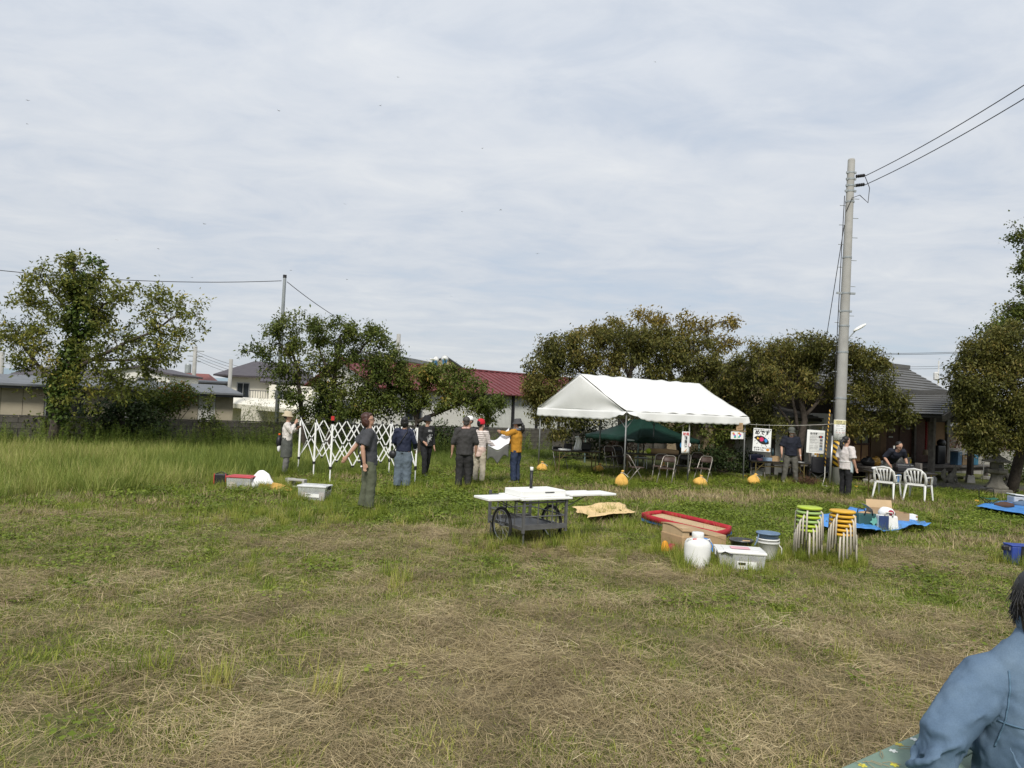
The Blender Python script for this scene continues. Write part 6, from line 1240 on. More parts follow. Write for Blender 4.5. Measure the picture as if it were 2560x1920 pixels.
MB().prism(eye, .003, Matrix.Translation((0, f_ + .002, 0)) @ RM).build('eye_outline', M_ink, p1)
MB().prism([(.065 * math.cos(a), .065 * math.sin(a)) for a in np.linspace(0, 6.1, 22)], .003, Matrix.Translation((-.015, f_ - .002, .02)) @ RM).build('pink_circle', mat('magenta_ink', (.60, .03, .13), .7), p1)
MB().prism([(-.165, -.0), (-.15, .085), (-.075, .02)], .003, Matrix.Translation((0, f_ - .002, .01)) @ RM).build('yellow_triangle', mat('yellow_ink', (.70, .40, .04), .7), p1)
MB().prism([(.06, .0), (.115, .05), (.17, -.03), (.115, -.085)], .003, Matrix.Translation((0, f_ - .002, .005)) @ RM).build('blue_square', mat('sky_ink', (.04, .25, .60), .7), p1)
for x0, y0, x1, y1 in ((-.04, .125, -.05, .165), (.09, .12, .105, .155), (-.15, .1, -.155, .14), (.18, .06, .205, .075), (-.2, -.02, -.23, -.05), (-.13, -.09, -.165, -.125), (0, -.13, 0, -.19), (.1, -.12, .155, -.21)): MB().bar((x0, f_, y0), (x1, f_, y1), .004, .012, up=(0, 0, 1)).build('eyelash', M_ink, p1)
MB().prism([(.05 * math.cos(a), .04 * math.sin(a)) for a in np.linspace(0, 6.1, 18)], .003, Matrix.Translation((.19, f_, -.29)) @ RM).build('orange_stamp', mat('orange_ink', (.62, .25, .03), .7), p1)
p2 = poster('white information board with small eye drawing and photos beside the tree', 2039, 1104, 22.0, .54, .70, 0, 1.5); MB().box((.02, -.008, -.01), (.42, .006, .60)).build('inner_sheet', M_paper, p2); f2 = -.013
p2.children[0].data.materials[0] = mat('grey_board', (.58, .58, .56), .8); text(p2, 'めです', .075, (-.07, f2, .235), RX, M_ink, .003)
M_pencil = mat('grey_ink', (.16, .16, .16), .8)
for k, (zz_, xe) in enumerate(((.165, .02), (.135, .05), (.11, .0), (.06, .04), (.035, -.02), (-.02, .08), (-.045, .04), (-.13, .06), (-.18, .07), (-.22, .02))): scribble(p2, -.175, xe, zz_, f2, .022, M_pencil, 40 + k)
MB().prism([(.075 * math.cos(a), .038 * math.sin(a)) for a in np.linspace(0, 6.1, 18)], .003, Matrix.Translation((.15, f2, .15)) @ RM).build('eye_drawing', M_ink, p2); MB().prism([(.024 * math.cos(a), .024 * math.sin(a)) for a in np.linspace(0, 6, 12)], .003, Matrix.Translation((.145, f2 - .003, .15)) @ RM).build('red_dot', M_red_ink, p2); MB().prism([(.02 * math.cos(a), .02 * math.sin(a)) for a in np.linspace(0, 6, 5)], .003, Matrix.Translation((.20, f2 - .003, .14)) @ RM).build('blue_dot', M_blue_ink, p2)
for k in range(4): MB().box((.165, f2, .05 - .09 * k), (.085, .004, .07)).build('photo', mat('photo_%d' % k, [(.12, .12, .13), (.22, .21, .20), (.14, .15, .15), (.16, .22, .32)][k], .6, .6, 30), p2)
dl = MB(); a0 = tloc(TL, 0, 1.78); a1 = PB + pp(1.92) + Vector((-.15, -.1, 0)); wire('line', 'thin line strung from the tent leg to the concrete pole for posters', a0, a1, .05, .005, cat='line', m=M_rope)
for p_, xs_ in ((p1, (-.2, .2)), (p2, (-.2, .2))):
    for x in xs_: MB().tube([(x, 0, .35), (x, .0, .50)], .003, 4).build('string', M_rope, p_)
# notice on the pole, hazard rope
nt_ = thing('pole_notice', 'white handwritten notice wrapped on the concrete pole', 'notice', tuple(PB), 0)
MB().grid(lambda u, v: (.205 * math.sin(-1.15 + 2.0 * u) , -.205 * math.cos(-1.15 + 2.0 * u), 1.42 + .62 * v), 12, 2).build('sheet', M_paper, nt_, smooth=True, solid=.003)
MB().grid(lambda u, v: (.209 * math.sin(-1.12 + 1.94 * u), -.209 * math.cos(-1.12 + 1.94 * u), 1.90 + .13 * v), 12, 2).build('yellow_band', mat('pale_yellow', (.72, .66, .36), .8), nt_, smooth=True)
for k in range(9):
    q_ = scribble(nt_, -.13, (.12, .10, .13, .06, .10, .12, .04, .11, .09)[k], 0, 0, .042 if k > 1 else .05, M_red_ink if k in (5,) else M_ink, 60 + k); q_.location = (-.035, -.213, 1.985 - .066 * k); q_.rotation_euler = (0, 0, R(-9))
hr = thing('hazard_rope', 'yellow and black twisted rope hanging left of the concrete pole', 'rope', tuple(PB + Vector((-.42, -.1, 0)))); MB().tube([(.10, 0, 2.35), (.06, 0, 1.8), (.02, 0, 1.2), (-.0, 0, .62)], .019, 10).build('strand', stripemat('hazard_rope_stripe', (.66, .36, .05), (.02, .02, .02), 2, .13, .5, .8, shear=1.6), hr, smooth=True); MB().tube([(0, 0, .62), (.0, 0, .3), (-.05, .02, .05), (.1, 0, .02)], .012, 6).build('loose_end', M_rope, hr)
stk = tag(MB().tube([(.0, 0, 0), (-.03, 0, .5), (-.06, 0, 1.15)], .035, 10).build('wooden_stake', M_woodgy, smooth=True), 'weathered wooden stake leaning below the information board', 'stake'); stk.location = G(2025, 1200)
# flyer stand, camp chair, straw heap, box under the table
fl = thing('flyer_board', 'board of colourful flyers standing on the veranda shelf', 'board', tuple(P(2038, 1141, 23.6)), 0); MB().box((0, 0, 0), (.25, .02, .30)).build('board', mat('grey_board', (.58, .58, .56), .8), fl)
for k in range(9): MB().box((-.075 + .075 * (k % 3), -.014, .09 - .09 * (k // 3)), (.062, .006, .075)).build('flyer', [M_paper, mat('yellow_ink', (.70, .40, .04), .7), mat('orange_ink', (.62, .25, .03), .7), mat('grey_print2', (.3, .3, .3), .8)][(k * 5) % 4], fl)
small('yellow_file', 'olive yellow folder standing on the veranda shelf', tuple(P(2053, 1152, 23.6)), (.09, .04, .2), mat('olive_yellow', (.42, .38, .05), .7), 0, 'folder')
cc = thing('camp_chair', 'black folding camp chair beside the concrete pole', 'chair', tuple(G(2046, 1208)), R(150)); M_nyl = mat('black_nylon', (.022, .022, .026), .7)
MB().grid(lambda u, v: (-.27 + .54 * u, -.24 - .10 * v, .32 + .5 * v - .08 * math.sin(math.pi * u) * (1 - v)), 8, 8).build('backrest', M_nyl, cc, smooth=True, solid=.015); MB().grid(lambda u, v: (-.27 + .54 * u, -.24 + .46 * v, .32 + .08 * v - .05 * math.sin(math.pi * u)), 8, 6).build('seat', M_nyl, cc, smooth=True, solid=.015)
for s in (-1, 1):
    for a, b_ in (((s * .28, .24, .40), (s * -.25, .2, 0)), ((s * .28, -.26, .36), (s * -.25, -.26, 0)), ((s * .28, .24, 0), (s * .28, -.24, .42)), ((s * .28, -.28, 0), (s * .28, -.34, .82))): MB().tube([a, b_], .010, 6).build('leg', M_frame, cc)
    MB().box((s * .28, 0, .56), (.05, .48, .02)).build('armrest', M_nyl, cc)
sh_ = G(2012, 1213); bush('straw_heap', 'heap of dry brown clippings at the foot of the booth tree', 'heap', (sh_.x, sh_.y + .3, 0), [((0, 0, .05), (.55, .4, .22)), ((.35, 0, .02), (.4, .3, .12))], 'brown', 121, 1500, .16, .10, stems=2, hug=.6)
small('green_crate', 'dark green crate under the booth table by the man', tuple(G(1976, 1206) + Vector((0, .35, 0))), (.42, .3, .26), mat('dark_olive_plastic', (.03, .035, .02), .6), 0, 'crate')
# ---- white garden chairs
def garden_chair(label, p, rz):
    t = thing('garden_chair', label, 'chair', tuple(p), rz, 'white plastic garden chairs')
    hoop = [(.24, -.16, .40), (.255, -.20, .58), (.235, -.25, .72), (.15, -.285, .81), (0, -.30, .835), (-.15, -.285, .81), (-.235, -.25, .72), (-.255, -.20, .58), (-.24, -.16, .40)]
    MB().tube(hoop, .034, 8, ry=.014).build('back_frame', M_whiteplastic, t, smooth=True)
    for k in range(5):
        x = (k - 2) * .074; MB().tube([(x * .72, -.165, .41), (x * .9, -.215, .56), (x * 1.12, -.262, .70), (x * 1.25, -.288, .80 - .10 * (x * 4) ** 2 * .3)], [.017, .019, .021, .022], 6, ry=[.007] * 4).build('slat', M_whiteplastic, t, smooth=True)
    MB().box((0, -.175, .43), (.42, .025, .06)).build('back_rail', M_whiteplastic, t, bevel=.008)
    MB().grid(lambda u, v: (-.235 + .47 * u, -.19 + .43 * v, .41 - .025 * math.sin(math.pi * v) * math.sin(math.pi * u) - .05 * max(0, v - .9) * 10 * .3), 8, 8).build('seat', M_whiteplastic, t, smooth=True, solid=.014)
    MB().box((0, .235, .375), (.45, .014, .06)).build('apron', M_whiteplastic, t, bevel=.004)
    for s in (-1, 1):
        MB().tube([(s * .25, -.20, .62), (s * .285, -.12, .635), (s * .295, .05, .63), (s * .285, .16, .625), (s * .268, .205, .58), (s * .258, .21, .42)], [.02, .026, .028, .028, .024, .022], 8, ry=[.012, .012, .012, .014, .016, .016]).build('armrest', M_whiteplastic, t, smooth=True)
        MB().tube([(s * .25, .20, .42), (s * .285, .25, .0)], [.034, .020], 4).build('leg', M_whiteplastic, t); MB().tube([(s * .225, -.18, .42), (s * .26, -.29, .0)], [.034, .020], 4).build('leg', M_whiteplastic, t)
    return t
garden_chair('white plastic garden chair, the left of two before the man at the table', G(2216, 1245), R(-46)); garden_chair('white plastic garden chair, the right of two before the man at the table', G(2294, 1252), R(-48))
wt_c = G(2290, 1247); wt_c = Vector((wt_c.x, wt_c.y + .85, 0)); folding_table('brown folding table where the dark shirted man bends over his machine', wt_c, R(-3), 1.85, .45, .66, False)
bpr = thing('printer', 'black tabletop machine handled by the bending man', 'machine', (wt_c.x + .12, wt_c.y - .02, .66), R(-3)); MB().box((0, 0, .07), (.50, .34, .13)).build('housing', M_blk, bpr, bevel=.02); MB().add([(-.24, -.05, .13), (.24, -.05, .13), (.24, .16, .13), (-.24, .16, .13), (-.22, .03, .23), (.22, .03, .23), (.22, .15, .23), (-.22, .15, .23)], [(0, 1, 5, 4), (1, 2, 6, 5), (2, 3, 7, 6), (3, 0, 4, 7), (4, 5, 6, 7)]).build('top', M_blk, bpr, bevel=.01)
for k in range(9): MB().box((-.18 + k * .035, -.012, .185), (.022, .02, .022)).build('key', M_alu, bpr)
for x in (.17, .21): MB().lathe([(.02, 0), (.02, .02), (0, .02)], 12, (x, -.03, .17)).build('knob', M_alu, bpr)
ws = thing('white_shirt', 'white cloth lying on the brown table left of the machine', 'cloth', (wt_c.x - .55, wt_c.y, .665), .2); MB().ell((0, 0, .05), (.26, .14, .06)).build('cloth', M_paper, ws, smooth=True, disp=.05, dscale=.12)
small('wooden_easel_block', 'pale wooden block at the right of the machine', (wt_c.x + .52, wt_c.y - .02, .66), (.07, .2, .26), M_woodgy, .2, 'block')
# ---- things on and under the veranda
def vpt(s, v, z): p = F0 + U * s + VV * v; return (p.x, p.y, z)
def vbag(label, s, v, m, r_, h, seed, name='plastic_bag'):
    t = thing(name, label, 'bag', vpt(s, v, FZ), 0); MB().ell((0, 0, h * .45), (r_, r_ * .8, h * .5), 14, 10).build('bag_body', m, t, smooth=True, disp=.12, dscale=.10); MB().lathe([(r_ * .2, 0), (r_ * .12, h * .1), (r_ * .3, h * .25)], 8, (0, 0, h * .85)).build('bag_neck', m, t); return t
M_bin = mat('black_bin_bag', (.012, .012, .014), .35, .3, 8); M_gold = mat('gold_foil', (.42, .24, .05), .35, .5, 14)
vbag('black rubbish bag at the left end of the veranda', -1.75, -1.0, M_bin, .22, .30, 1); vbag('gold patterned bag on the veranda beside the black rubbish bag', -1.35, -1.05, M_gold, .17, .30, 2)
vbag('grey and black bag heaped high on the veranda', -.02, -.95, mat('mixed_rubbish', (.16, .16, .16), .6, .9, 25), .27, .48, 3); vbag('white plastic bag on top of the veranda heap', .05, -.85, M_paper, .14, .62, 4); vbag('teal carrier bag on the veranda left of the heap', -.42, -1.05, mat('teal_bag', (.12, .36, .38), .6, .5, 20), .15, .28, 5)
for k, (s, c_) in enumerate(((-1.08, (.62, .62, .60)), (-.98, (.45, .36, .34)), (-.88, (.60, .60, .58)))): tag(MB().lathe([(0, 0), (.035, 0), (.037, .13), (.02, .16), (.02, .19), (0, .19)], 12).build('spray_bottle', mat('bottle_%d' % k, c_, .4), smooth=True, loc=vpt(s, -1.1, FZ)), ['white spray bottle nearest the gold bag', 'brownish bottle between two white bottles on the veranda', 'white bottle right of the brownish bottle on the veranda'][k], 'bottle')
bk = bucket('paint_bucket', 'greyish white bucket with yellow handles on the veranda', vpt(.52, -1.0, FZ), .13, .16, .30, mat('dirty_white_plastic', (.50, .50, .47), .6, .2, 8))
for s in (-1, 1): MB().tube([(s * .12, 0, .28), (s * .14, 0, .38), (s * .1, 0, .42)], .015, 6).build('handle', mat('yellow_plastic', (.68, .52, .05), .5), bk)
MB().ell((.11, -.1, .16), (.05, .03, .10)).build('sponge', mat('yellow_plastic', (.68, .52, .05), .5), bk, smooth=True)
cr = thing('blue_crate', 'blue and white crate under the veranda behind the white chairs', 'crate', vpt(-.95, -1.35, 0), TZ); MB().box((0, 0, .17), (.62, .36, .32)).build('crate_body', mat('blue_white_crate', (.10, .22, .45), .5, .6, 4, dirt=(.5, .52, .54)), cr, bevel=.015); MB().box((-.1, -.185, .14), (.3, .01, .18)).build('paper_sheet', M_paper, cr); MB().box((0, 0, .34), (.64, .38, .03)).build('lid', mat('deep_blue', (.03, .08, .25), .5), cr)
for lb, s, d_, m_ in (('tall blue and white cool box on the right veranda', 4.15, (.28, .3, .5), mat('steel_blue_box', (.08, .17, .28), .5)), ('cardboard carton on the right veranda beside the cool boxes', 4.55, (.40, .3, .32), M_card), ('dark red box on the right veranda', 4.92, (.24, .3, .34), mat('dark_red_box', (.16, .02, .03), .5)), ('teal blue cool box at the end of the right veranda', 5.30, (.44, .32, .36), mat('teal_box', (.03, .16, .26), .45))):
    t = thing('cool_box' if 'cool' in lb[:24] else 'storage_crate', lb, 'box', vpt(s, -.9, FZ), TZ); MB().box((0, 0, d_[2] / 2), d_).build('box_body', m_, t, bevel=.015); MB().box((0, 0, d_[2] + .01), (d_[0] + .01, d_[1] + .01, .05)).build('lid', mat('pale_lid', (.45, .48, .50), .5) if 'white' in lb else m_, t, bevel=.01); MB().box((0, -d_[1] / 2 - .008, d_[2] * .8), (.08, .02, .05)).build('latch', M_alu, t)
bl = thing('black_luggage', 'pile of black luggage on the right veranda', 'luggage', vpt(3.75, -.4, FZ), TZ); MB().box((0, 0, .35), (.55, .4, .7)).build('case', M_blk, bl, bevel=.05, disp=.04); MB().ell((.1, -.1, .8), (.2, .15, .15)).build('bag', M_blk, bl, smooth=True)
brp = thing('bell_rope', 'thick red twisted bell rope hanging in the shrine porch', 'rope', vpt(1.72, -1.05, 0)); MB().tube([(0, 0, 2.2), (.01, 0, 1.7), (0, 0, 1.12)], .035, 12).build('strand', stripemat('red_twist', (.42, .03, .04), (.20, .02, .025), 2, .09, .55, .8, shear=1.0), brp, smooth=True); MB().lathe([(.04, 1.12), (.07, 1.10), (.10, .96), (.09, .92), (0, .92)], 14).build('tassel', mat('hemp_tassel', (.28, .22, .15), .9), brp, smooth=True)
# ---- stone lantern and foxes
M_stone = mat('weathered_stone', (.155, .145, .12), .95, .25, 5, .7, 30, dirt=(.085, .085, .065))
ln = thing('stone_lantern', 'weathered hexagonal stone lantern before the right tree', 'stone lantern', tuple(G(2490, 1233)), R(10))
MB().lathe([(.44, 0), (.44, .12), (.40, .14)], 4).build('base', M_stone, ln, bevel=.02, rot=(0, 0, R(40))); MB().lathe([(.33, .14), (.34, .20), (.27, .26), (.20, .36), (.165, .48), (.16, .58)], 6).build('pedestal', M_stone, ln, bevel=.012)
MB().lathe([(.19, .58), (.31, .63), (.32, .72), (.27, .74)], 6).build('platform', M_stone, ln, bevel=.012); fb = MB().lathe([(.19, .74), (.19, .93)], 6).build('fire_box', M_stone, ln); MB().box((-.03, -.165, .835), (.11, .02, .10)).build('opening', M_blk, fb)
MB().lathe([(.18, .93), (.42, .95), (.40, 1.0), (.24, 1.08), (.13, 1.14), (.10, 1.14)], 6).build('roof', M_stone, ln, bevel=.015, disp=.06, dscale=.15, sub=2); MB().lathe([(.10, 1.14), (.12, 1.17), (.07, 1.19), (.11, 1.24), (.09, 1.30), (.0, 1.36)], 12).build('jewel', M_stone, ln, smooth=True)
def fox(label, p, rz):
    t = thing('fox_statue', label, 'statue', tuple(p), rz); MB().box((0, 0, .05), (.34, .62, .10)).build('plinth', M_stone, t, bevel=.01); MB().box((0, 0, .13), (.26, .52, .06)).build('slab', M_stone, t, bevel=.01)
    b = MB(); b.tube([(0, -.16, .22), (0, -.08, .30), (0, .04, .42), (0, .10, .52)], [.10, .115, .095, .065], 12); b.tube([(0, .10, .50), (0, .13, .62)], [.062, .055], 10); b.ell((0, .15, .66), (.062, .075, .06)); b.tube([(0, .19, .655), (0, .29, .635)], [.04, .018], 8)
    for s in (-1, 1): b.tube([(s * .035, .12, .69), (s * .04, .10, .78)], [.025, .006], 6); b.tube([(s * .06, .08, .42), (s * .06, .14, .28), (s * .055, .16, .17)], [.045, .032, .03], 8); b.ell((s * .055, .19, .175), (.032, .06, .025)); b.ell((s * .09, -.10, .24), (.05, .11, .09)); b.ell((s * .09, .0, .18), (.035, .08, .03))
    b.tube([(0, -.22, .20), (0, -.30, .34), (0, -.29, .50), (0, -.24, .62)], [.04, .07, .075, .02], 10); b.build('fox_body', M_stone, t, remesh=.012, relax=2); return t
fox('stone fox statue seated on a plinth facing right by the shrine', G(2378, 1220), R(-80)); fox('second stone fox statue half hidden behind the stone lantern', G(2516, 1216), R(70))
# ---- folding stool, tarp and pillows at the right
fs_ = thing('folding_stool', 'small green folding stool with black legs at the edge of the right tarp', 'stool', tuple(G(2472, 1272)), R(-10)); MB().grid(lambda u, v: (-.16 + .32 * u, -.13 + .26 * v, .27 - .025 * math.sin(math.pi * u)), 8, 4).build('seat', mat('green_canvas', (.02, .12, .075), .7), fs_, smooth=True, solid=.012)
for y in (-.13, .13):
    for s in (-1, 1): MB().tube([(s * .16, y, .27), (-s * .15, y, 0)], .009, 6).build('leg', M_blk, fs_)
MB().tube([(-.17, .13, .26), (-.17, .15, .46), (-.12, .16, .50), (.12, .16, .50), (.17, .15, .46), (.17, .13, .26)], .010, 6).build('back_frame', M_blk, fs_, smooth=True)
sheet('blue_tarp', 'bright blue tarp at the right edge under the pet carrier', 'tarp', [G(2440, 1278), G(2570, 1302), G(2640, 1280), G(2500, 1262)], M_blue, .06, 26, 16, 9, edge=.05)
pc_ = thing('pet_carrier', 'grey and white pet carrier with lattice lid on the right tarp', 'carrier', tuple(G(2548, 1272) + Vector((.12, .1, .06))), R(-6)); MB().box((0, 0, .13), (.52, .34, .24)).build('tub', mat('pale_grey_plastic', (.45, .48, .52), .5), pc_, bevel=.03)
MB().box((.02, 0, .27), (.60, .40, .025)).build('lid', M_whiteplastic, pc_, bevel=.01, rot=(0, R(5), 0))
for k in range(6): MB().box((-.2 + .085 * k, -.0, .293 - .0075 * k), (.055, .34, .008)).build('slot', M_blk, pc_)
for x in (-.1, .12): MB().ell((x, -.172, .14), (.07, .012, .04)).build('opening', M_blk, pc_, smooth=True)
for nm, lb, px, py, m_, r_ in (('pillow', 'brown cushion roll lying on the right tarp', 2510, 1278, mat('brown_cushion', (.075, .04, .028), .85), (.24, .11, .085)), ('pillow', 'slate blue cushion beside the pet carrier', 2558, 1276, mat('slate_cushion', (.09, .14, .21), .85), (.26, .12, .09))): tag(MB().ell((0, 0, r_[2]), r_, 16, 10).build(nm, m_, smooth=True, disp=.04, dscale=.12, loc=tuple(G(px, py) + Vector((0, 0, .06)))), lb, 'cushion')
tag(MB().tube([(-.02, 0, 0), (.02, .0, .35), (.0, 0, .7), (-.08, .0, .78)], .016, 8).build('bent_pipe', M_alu, smooth=True, loc=tuple(G(2457, 1203))), 'bent grey water pipe behind the stone lantern', 'pipe')
for px, py, lb in ((2441, 1255, 'fallen yellow leaf near the green folding stool'), (1866, 1192, 'yellow fallen fruit left of the booth table'), (2141, 1219, 'yellow fallen leaf right of the concrete pole')): tag(MB().ell((0, 0, .03), (.09, .06, .03), 10, 6).build('fallen_leaf', mat('yellow_leaf', (.60, .34, .04), .7), disp=.05, dscale=.06, loc=tuple(G(px, py))), lb, 'leaf')
# ---- dragonflies in the sky
df = [(69, 251), (697, 277), (951, 264), (995, 193), (1206, 371), (1638, 155), (511, 560), (395, 622), (868, 699), (727, 676), (862, 510), (1155, 529), (1343, 634), (1252, 525), (480, 694), (293, 600), (68, 310), (1128, 741)]
dm = mat('dragonfly_dark', (.10, .09, .085), .5); d0 = None
for k, (px, py) in enumerate(df):
    p_ = P(px, py, 9 + (k * 7) % 6); o = thing('dragonfly', 'tiny dark dragonfly flying high against the grey sky', 'dragonfly', tuple(p_), k * 1.3, 'dragonflies in the sky')
    if d0 is None:
        a_ = MB().tube([(0, -.022, 0), (0, .0, .002), (0, .014, 0)], [.0016, .003, .002], 5).build('body', dm, o); w_ = MB()
        b_ = MB().add([(0, .004, 0), (.028, .009, .004), (.028, .003, .004), (0, -.002, 0), (-.028, .009, .004), (-.028, .003, .004)], [(0, 1, 2, 3), (0, 3, 5, 4)]).build('wings', mat('dragonfly_wing', (.25, .25, .25), .3), o); d0 = (a_.data, b_.data)
    else:
        for nm, dd in zip(('body', 'wings'), d0): q_ = bpy.data.objects.new(nm, dd); COL.objects.link(q_); q_.parent = o
# ================================================================== PEOPLE
SKIN = mat('skin', (.46, .27, .19), .55, .08, 8, spec=.3); HAIRK = mat('black_hair', (.012, .011, .011), .45, .4, 30); HAIRB = mat('reddish_brown_hair', (.055, .022, .016), .45, .4, 30); HAIRG = mat('greying_hair', (.06, .055, .05), .6, .6, 60)
M_lip = mat('lip', (.30, .12, .10), .6); M_shoe = mat('dark_shoe', (.035, .032, .03), .6); M_shoeg = mat('grey_shoe', (.36, .35, .33), .7)
def V3(*a): return Vector(a)
def person(label, p, rz, H, J=None, yaw=0, pitch=0, lean=0.0, top=None, sleeve=.45, hem=.86, topw=1.0, bottom=None, leg_w=1.0, hair=None, hairstyle='short', hat=None, shoe=None, glasses=False, collar=None, belt=0.0):
    t = thing('person', label, 'person', tuple(p), rz, scale=H / 1.70)
    D = dict(hipR=(.088, 0, .91), kneeR=(.10, .02, .50), ankR=(.11, -.01, .09), hipL=(-.088, 0, .91), kneeL=(-.10, .02, .50), ankL=(-.11, -.01, .09), shR=(.175, -.005, 1.385), elR=(.225, -.03, 1.10), wrR=(.235, .04, .86), shL=(-.175, -.005, 1.385), elL=(-.225, -.03, 1.10), wrL=(-.235, .04, .86))
    if J: D.update(J)
    D = {k: Vector(v) for k, v in D.items()}; Lm = Matrix.Translation((0, 0, .93)) @ Matrix.Rotation(-lean, 4, 'X') @ Matrix.Translation((0, 0, -.93))
    up = lambda x, y, z: Lm @ Vector((x, y, z))
    if lean:
        for k in ('shR', 'shL'): D[k] = Lm @ D[k]
    NK = up(0, .01, 1.47); HM = Matrix.Translation(NK) @ Matrix.Rotation(-lean * .55, 4, 'X') @ Matrix.Rotation(yaw, 4, 'Z') @ Matrix.Rotation(pitch, 4, 'X') @ Matrix.Translation((0, -.01, -1.47))
    hd = lambda x, y, z: HM @ Vector((x, y, z)); H3 = HM.to_3x3().to_4x4()
    # one continuous body
    b = MB(); sp = [up(0, 0, .86), up(0, 0, .98), up(0, .012, 1.14), up(0, .01, 1.28), up(0, 0, 1.38), up(0, 0, 1.42)]
    b.tube(sp, [.14, .145, .13, .15, .13, .06], 14, xdir=(1, 0, 0), ry=[.10, .105, .095, .11, .085, .06]); b.tube([up(0, 0, 1.38), NK, hd(0, .01, 1.52)], [.058, .052, .05], 10)
    b.ell(tuple(hd(0, .005, 1.605)), (.076, .092, .098), 16, 12, H3); b.ell(tuple(hd(0, .032, 1.548)), (.060, .066, .070), 14, 10, H3); b.ell(tuple(hd(0, .103, 1.575)), (.012, .020, .020), 8, 6, H3); b.ell(tuple(hd(0, .072, 1.505)), (.026, .024, .018), 8, 6, H3)
    for s in (-1, 1): b.ell(tuple(hd(s * .077, .0, 1.58)), (.012, .020, .03), 8, 6, H3)
    hands = []
    for s, S in ((1, 'R'), (-1, 'L')):
        sh, el, wr, hp, kn, an = (D[k + S] for k in ('sh', 'el', 'wr', 'hip', 'knee', 'ank'))
        b.tube([sh + (NK - sh) * .25, sh, sh.lerp(el, .5), el, el.lerp(wr, .35), wr], [.055, .056, .05, .041, .041, .028], 10); b.tube([hp, hp.lerp(kn, .5), kn, kn.lerp(an, .3), an], [.085, .075, .055, .054, .036], 10)
        b.ell((an.x, an.y + .05, .045), (.04, .10, .04), 10, 8)
        d = (wr - el).normalized(); sd = d.cross(Vector((0, 1, 0)) if abs(d.y) < .7 else Vector((0, 0, 1))).normalized(); inn = sd.cross(d) * s
        b.tube([wr, wr + d * .045, wr + d * .085], [.026, .036, .034], 10, xdir=tuple(inn), ry=[.020, .018, .016])
        for k in range(4):
            o_ = inn * (.027 - .018 * k); f0 = wr + d * .08 + o_; ln_ = (.062, .074, .068, .052)[k]; cu = sd * (.018 * s)
            b.tube([f0 - d * .02, f0 + d * ln_ * .5 + cu * .3, f0 + d * ln_ + cu], [.0100, .0095, .008], 6)
        b.tube([wr + d * .02 + inn * .03, wr + d * .05 + inn * .048, wr + d * .085 + inn * .050 + sd * .012 * s], [.012, .0115, .009], 6)
        hands.append(wr + d * .08)
    b.build('body', SKIN, t, remesh=.0125, relax=2)
    for s in (-1, 1):
        MB().ell(tuple(hd(s * .030, .088, 1.592)), (.013, .010, .007), 8, 6, H3).build('eye', M_blk, t); MB().bar(hd(s * .014, .096, 1.612), hd(s * .046, .086, 1.614), .006, .005).build('eyebrow', hair or HAIRK, t)
    MB().ell(tuple(hd(0, .094, 1.532)), (.021, .006, .005), 8, 6, H3).build('mouth', M_lip, t)
    if glasses:
        g = MB()
        for s in (-1, 1): g.tube([hd(s * .032 + .024 * math.cos(a), .108, 1.590 + .018 * math.sin(a)) for a in np.linspace(0, 6.283, 13)], .0028, 5, False); g.tube([hd(s * .056, .106, 1.594), hd(s * .08, .01, 1.595)], .0025, 5)
        g.build('glasses', M_blk, t)
    # clothes
    if bottom:
        c = MB(); w = leg_w; c.tube([up(0, 0, 1.02), (0, 0, .95), (0, 0, .86)], [.15, .165, .165], 14, xdir=(1, 0, 0), ry=[.108, .12, .115])
        for S in 'RL':
            hp, kn, an = D['hip' + S], D['knee' + S], D['ank' + S]; c.tube([hp + V3(0, 0, -.02), hp.lerp(kn, .5), kn, kn.lerp(an, .5), an + V3(0, 0, .0)], [.10, .092 * w, .074 * w, .070 * w, .066 * w], 12)
        c.build('trousers', bottom, t, remesh=.017, relax=3, disp=.034, dscale=.085)
    if top:
        c = MB(); w = topw; hz = hem
        zs = [hz, .98, 1.12, 1.26, 1.36, 1.425]; rx = [.172, .165, .160, .172, .155, .075]; ry = [.125, .122, .120, .130, .105, .068]
        pts = [up(0, .005, z) for z in zs]; c.tube(pts, [r * w for r in rx[:-1]] + [rx[-1]], 16, xdir=(1, 0, 0), ry=[r * w for r in ry[:-1]] + [ry[-1]])
        for S in 'RL':
            sh, el, wr = D['sh' + S], D['el' + S], D['wr' + S]; path = [sh + (up(0, 0, 1.37) - sh) * .35, sh + V3(0, 0, .005), sh.lerp(el, .5), el, el.lerp(wr, .5), wr]
            if sleeve <= .5: path = path[:2] + [sh.lerp(el, sleeve * .9), sh.lerp(el, min(1, sleeve * 1.9))]; rr = [.075 * w, .078 * w, .075 * w, .080 * w]
            else: e = (sleeve - .5) * 2; path = path[:4] + [el.lerp(wr, e * .5), el.lerp(wr, e)]; rr = [.075 * w, .074 * w, .064 * w, .056 * w, .052 * w, .046 * w]
            c.tube(path, rr, 12)
        c.build('top', top, t, remesh=.017, relax=3, disp=.034, dscale=.09)
    if collar: MB().tube([up(.075 * math.sin(a), -.075 * math.cos(a) + .01, 1.43 + .012 * math.cos(a)) for a in np.linspace(0, 6.283, 18)], .028, 8, False).build('towel', collar, t, smooth=True, disp=.02, dscale=.06)
    for S in 'RL': an = D['ank' + S]; c = MB().ell((an.x, an.y + .055, .048), (.046, .115, .05), 12, 8); c.tube([(an.x, an.y, .04), (an.x, an.y, .12)], [.048, .046], 10); c.build('shoe', shoe or M_shoe, t, remesh=.015, relax=2)
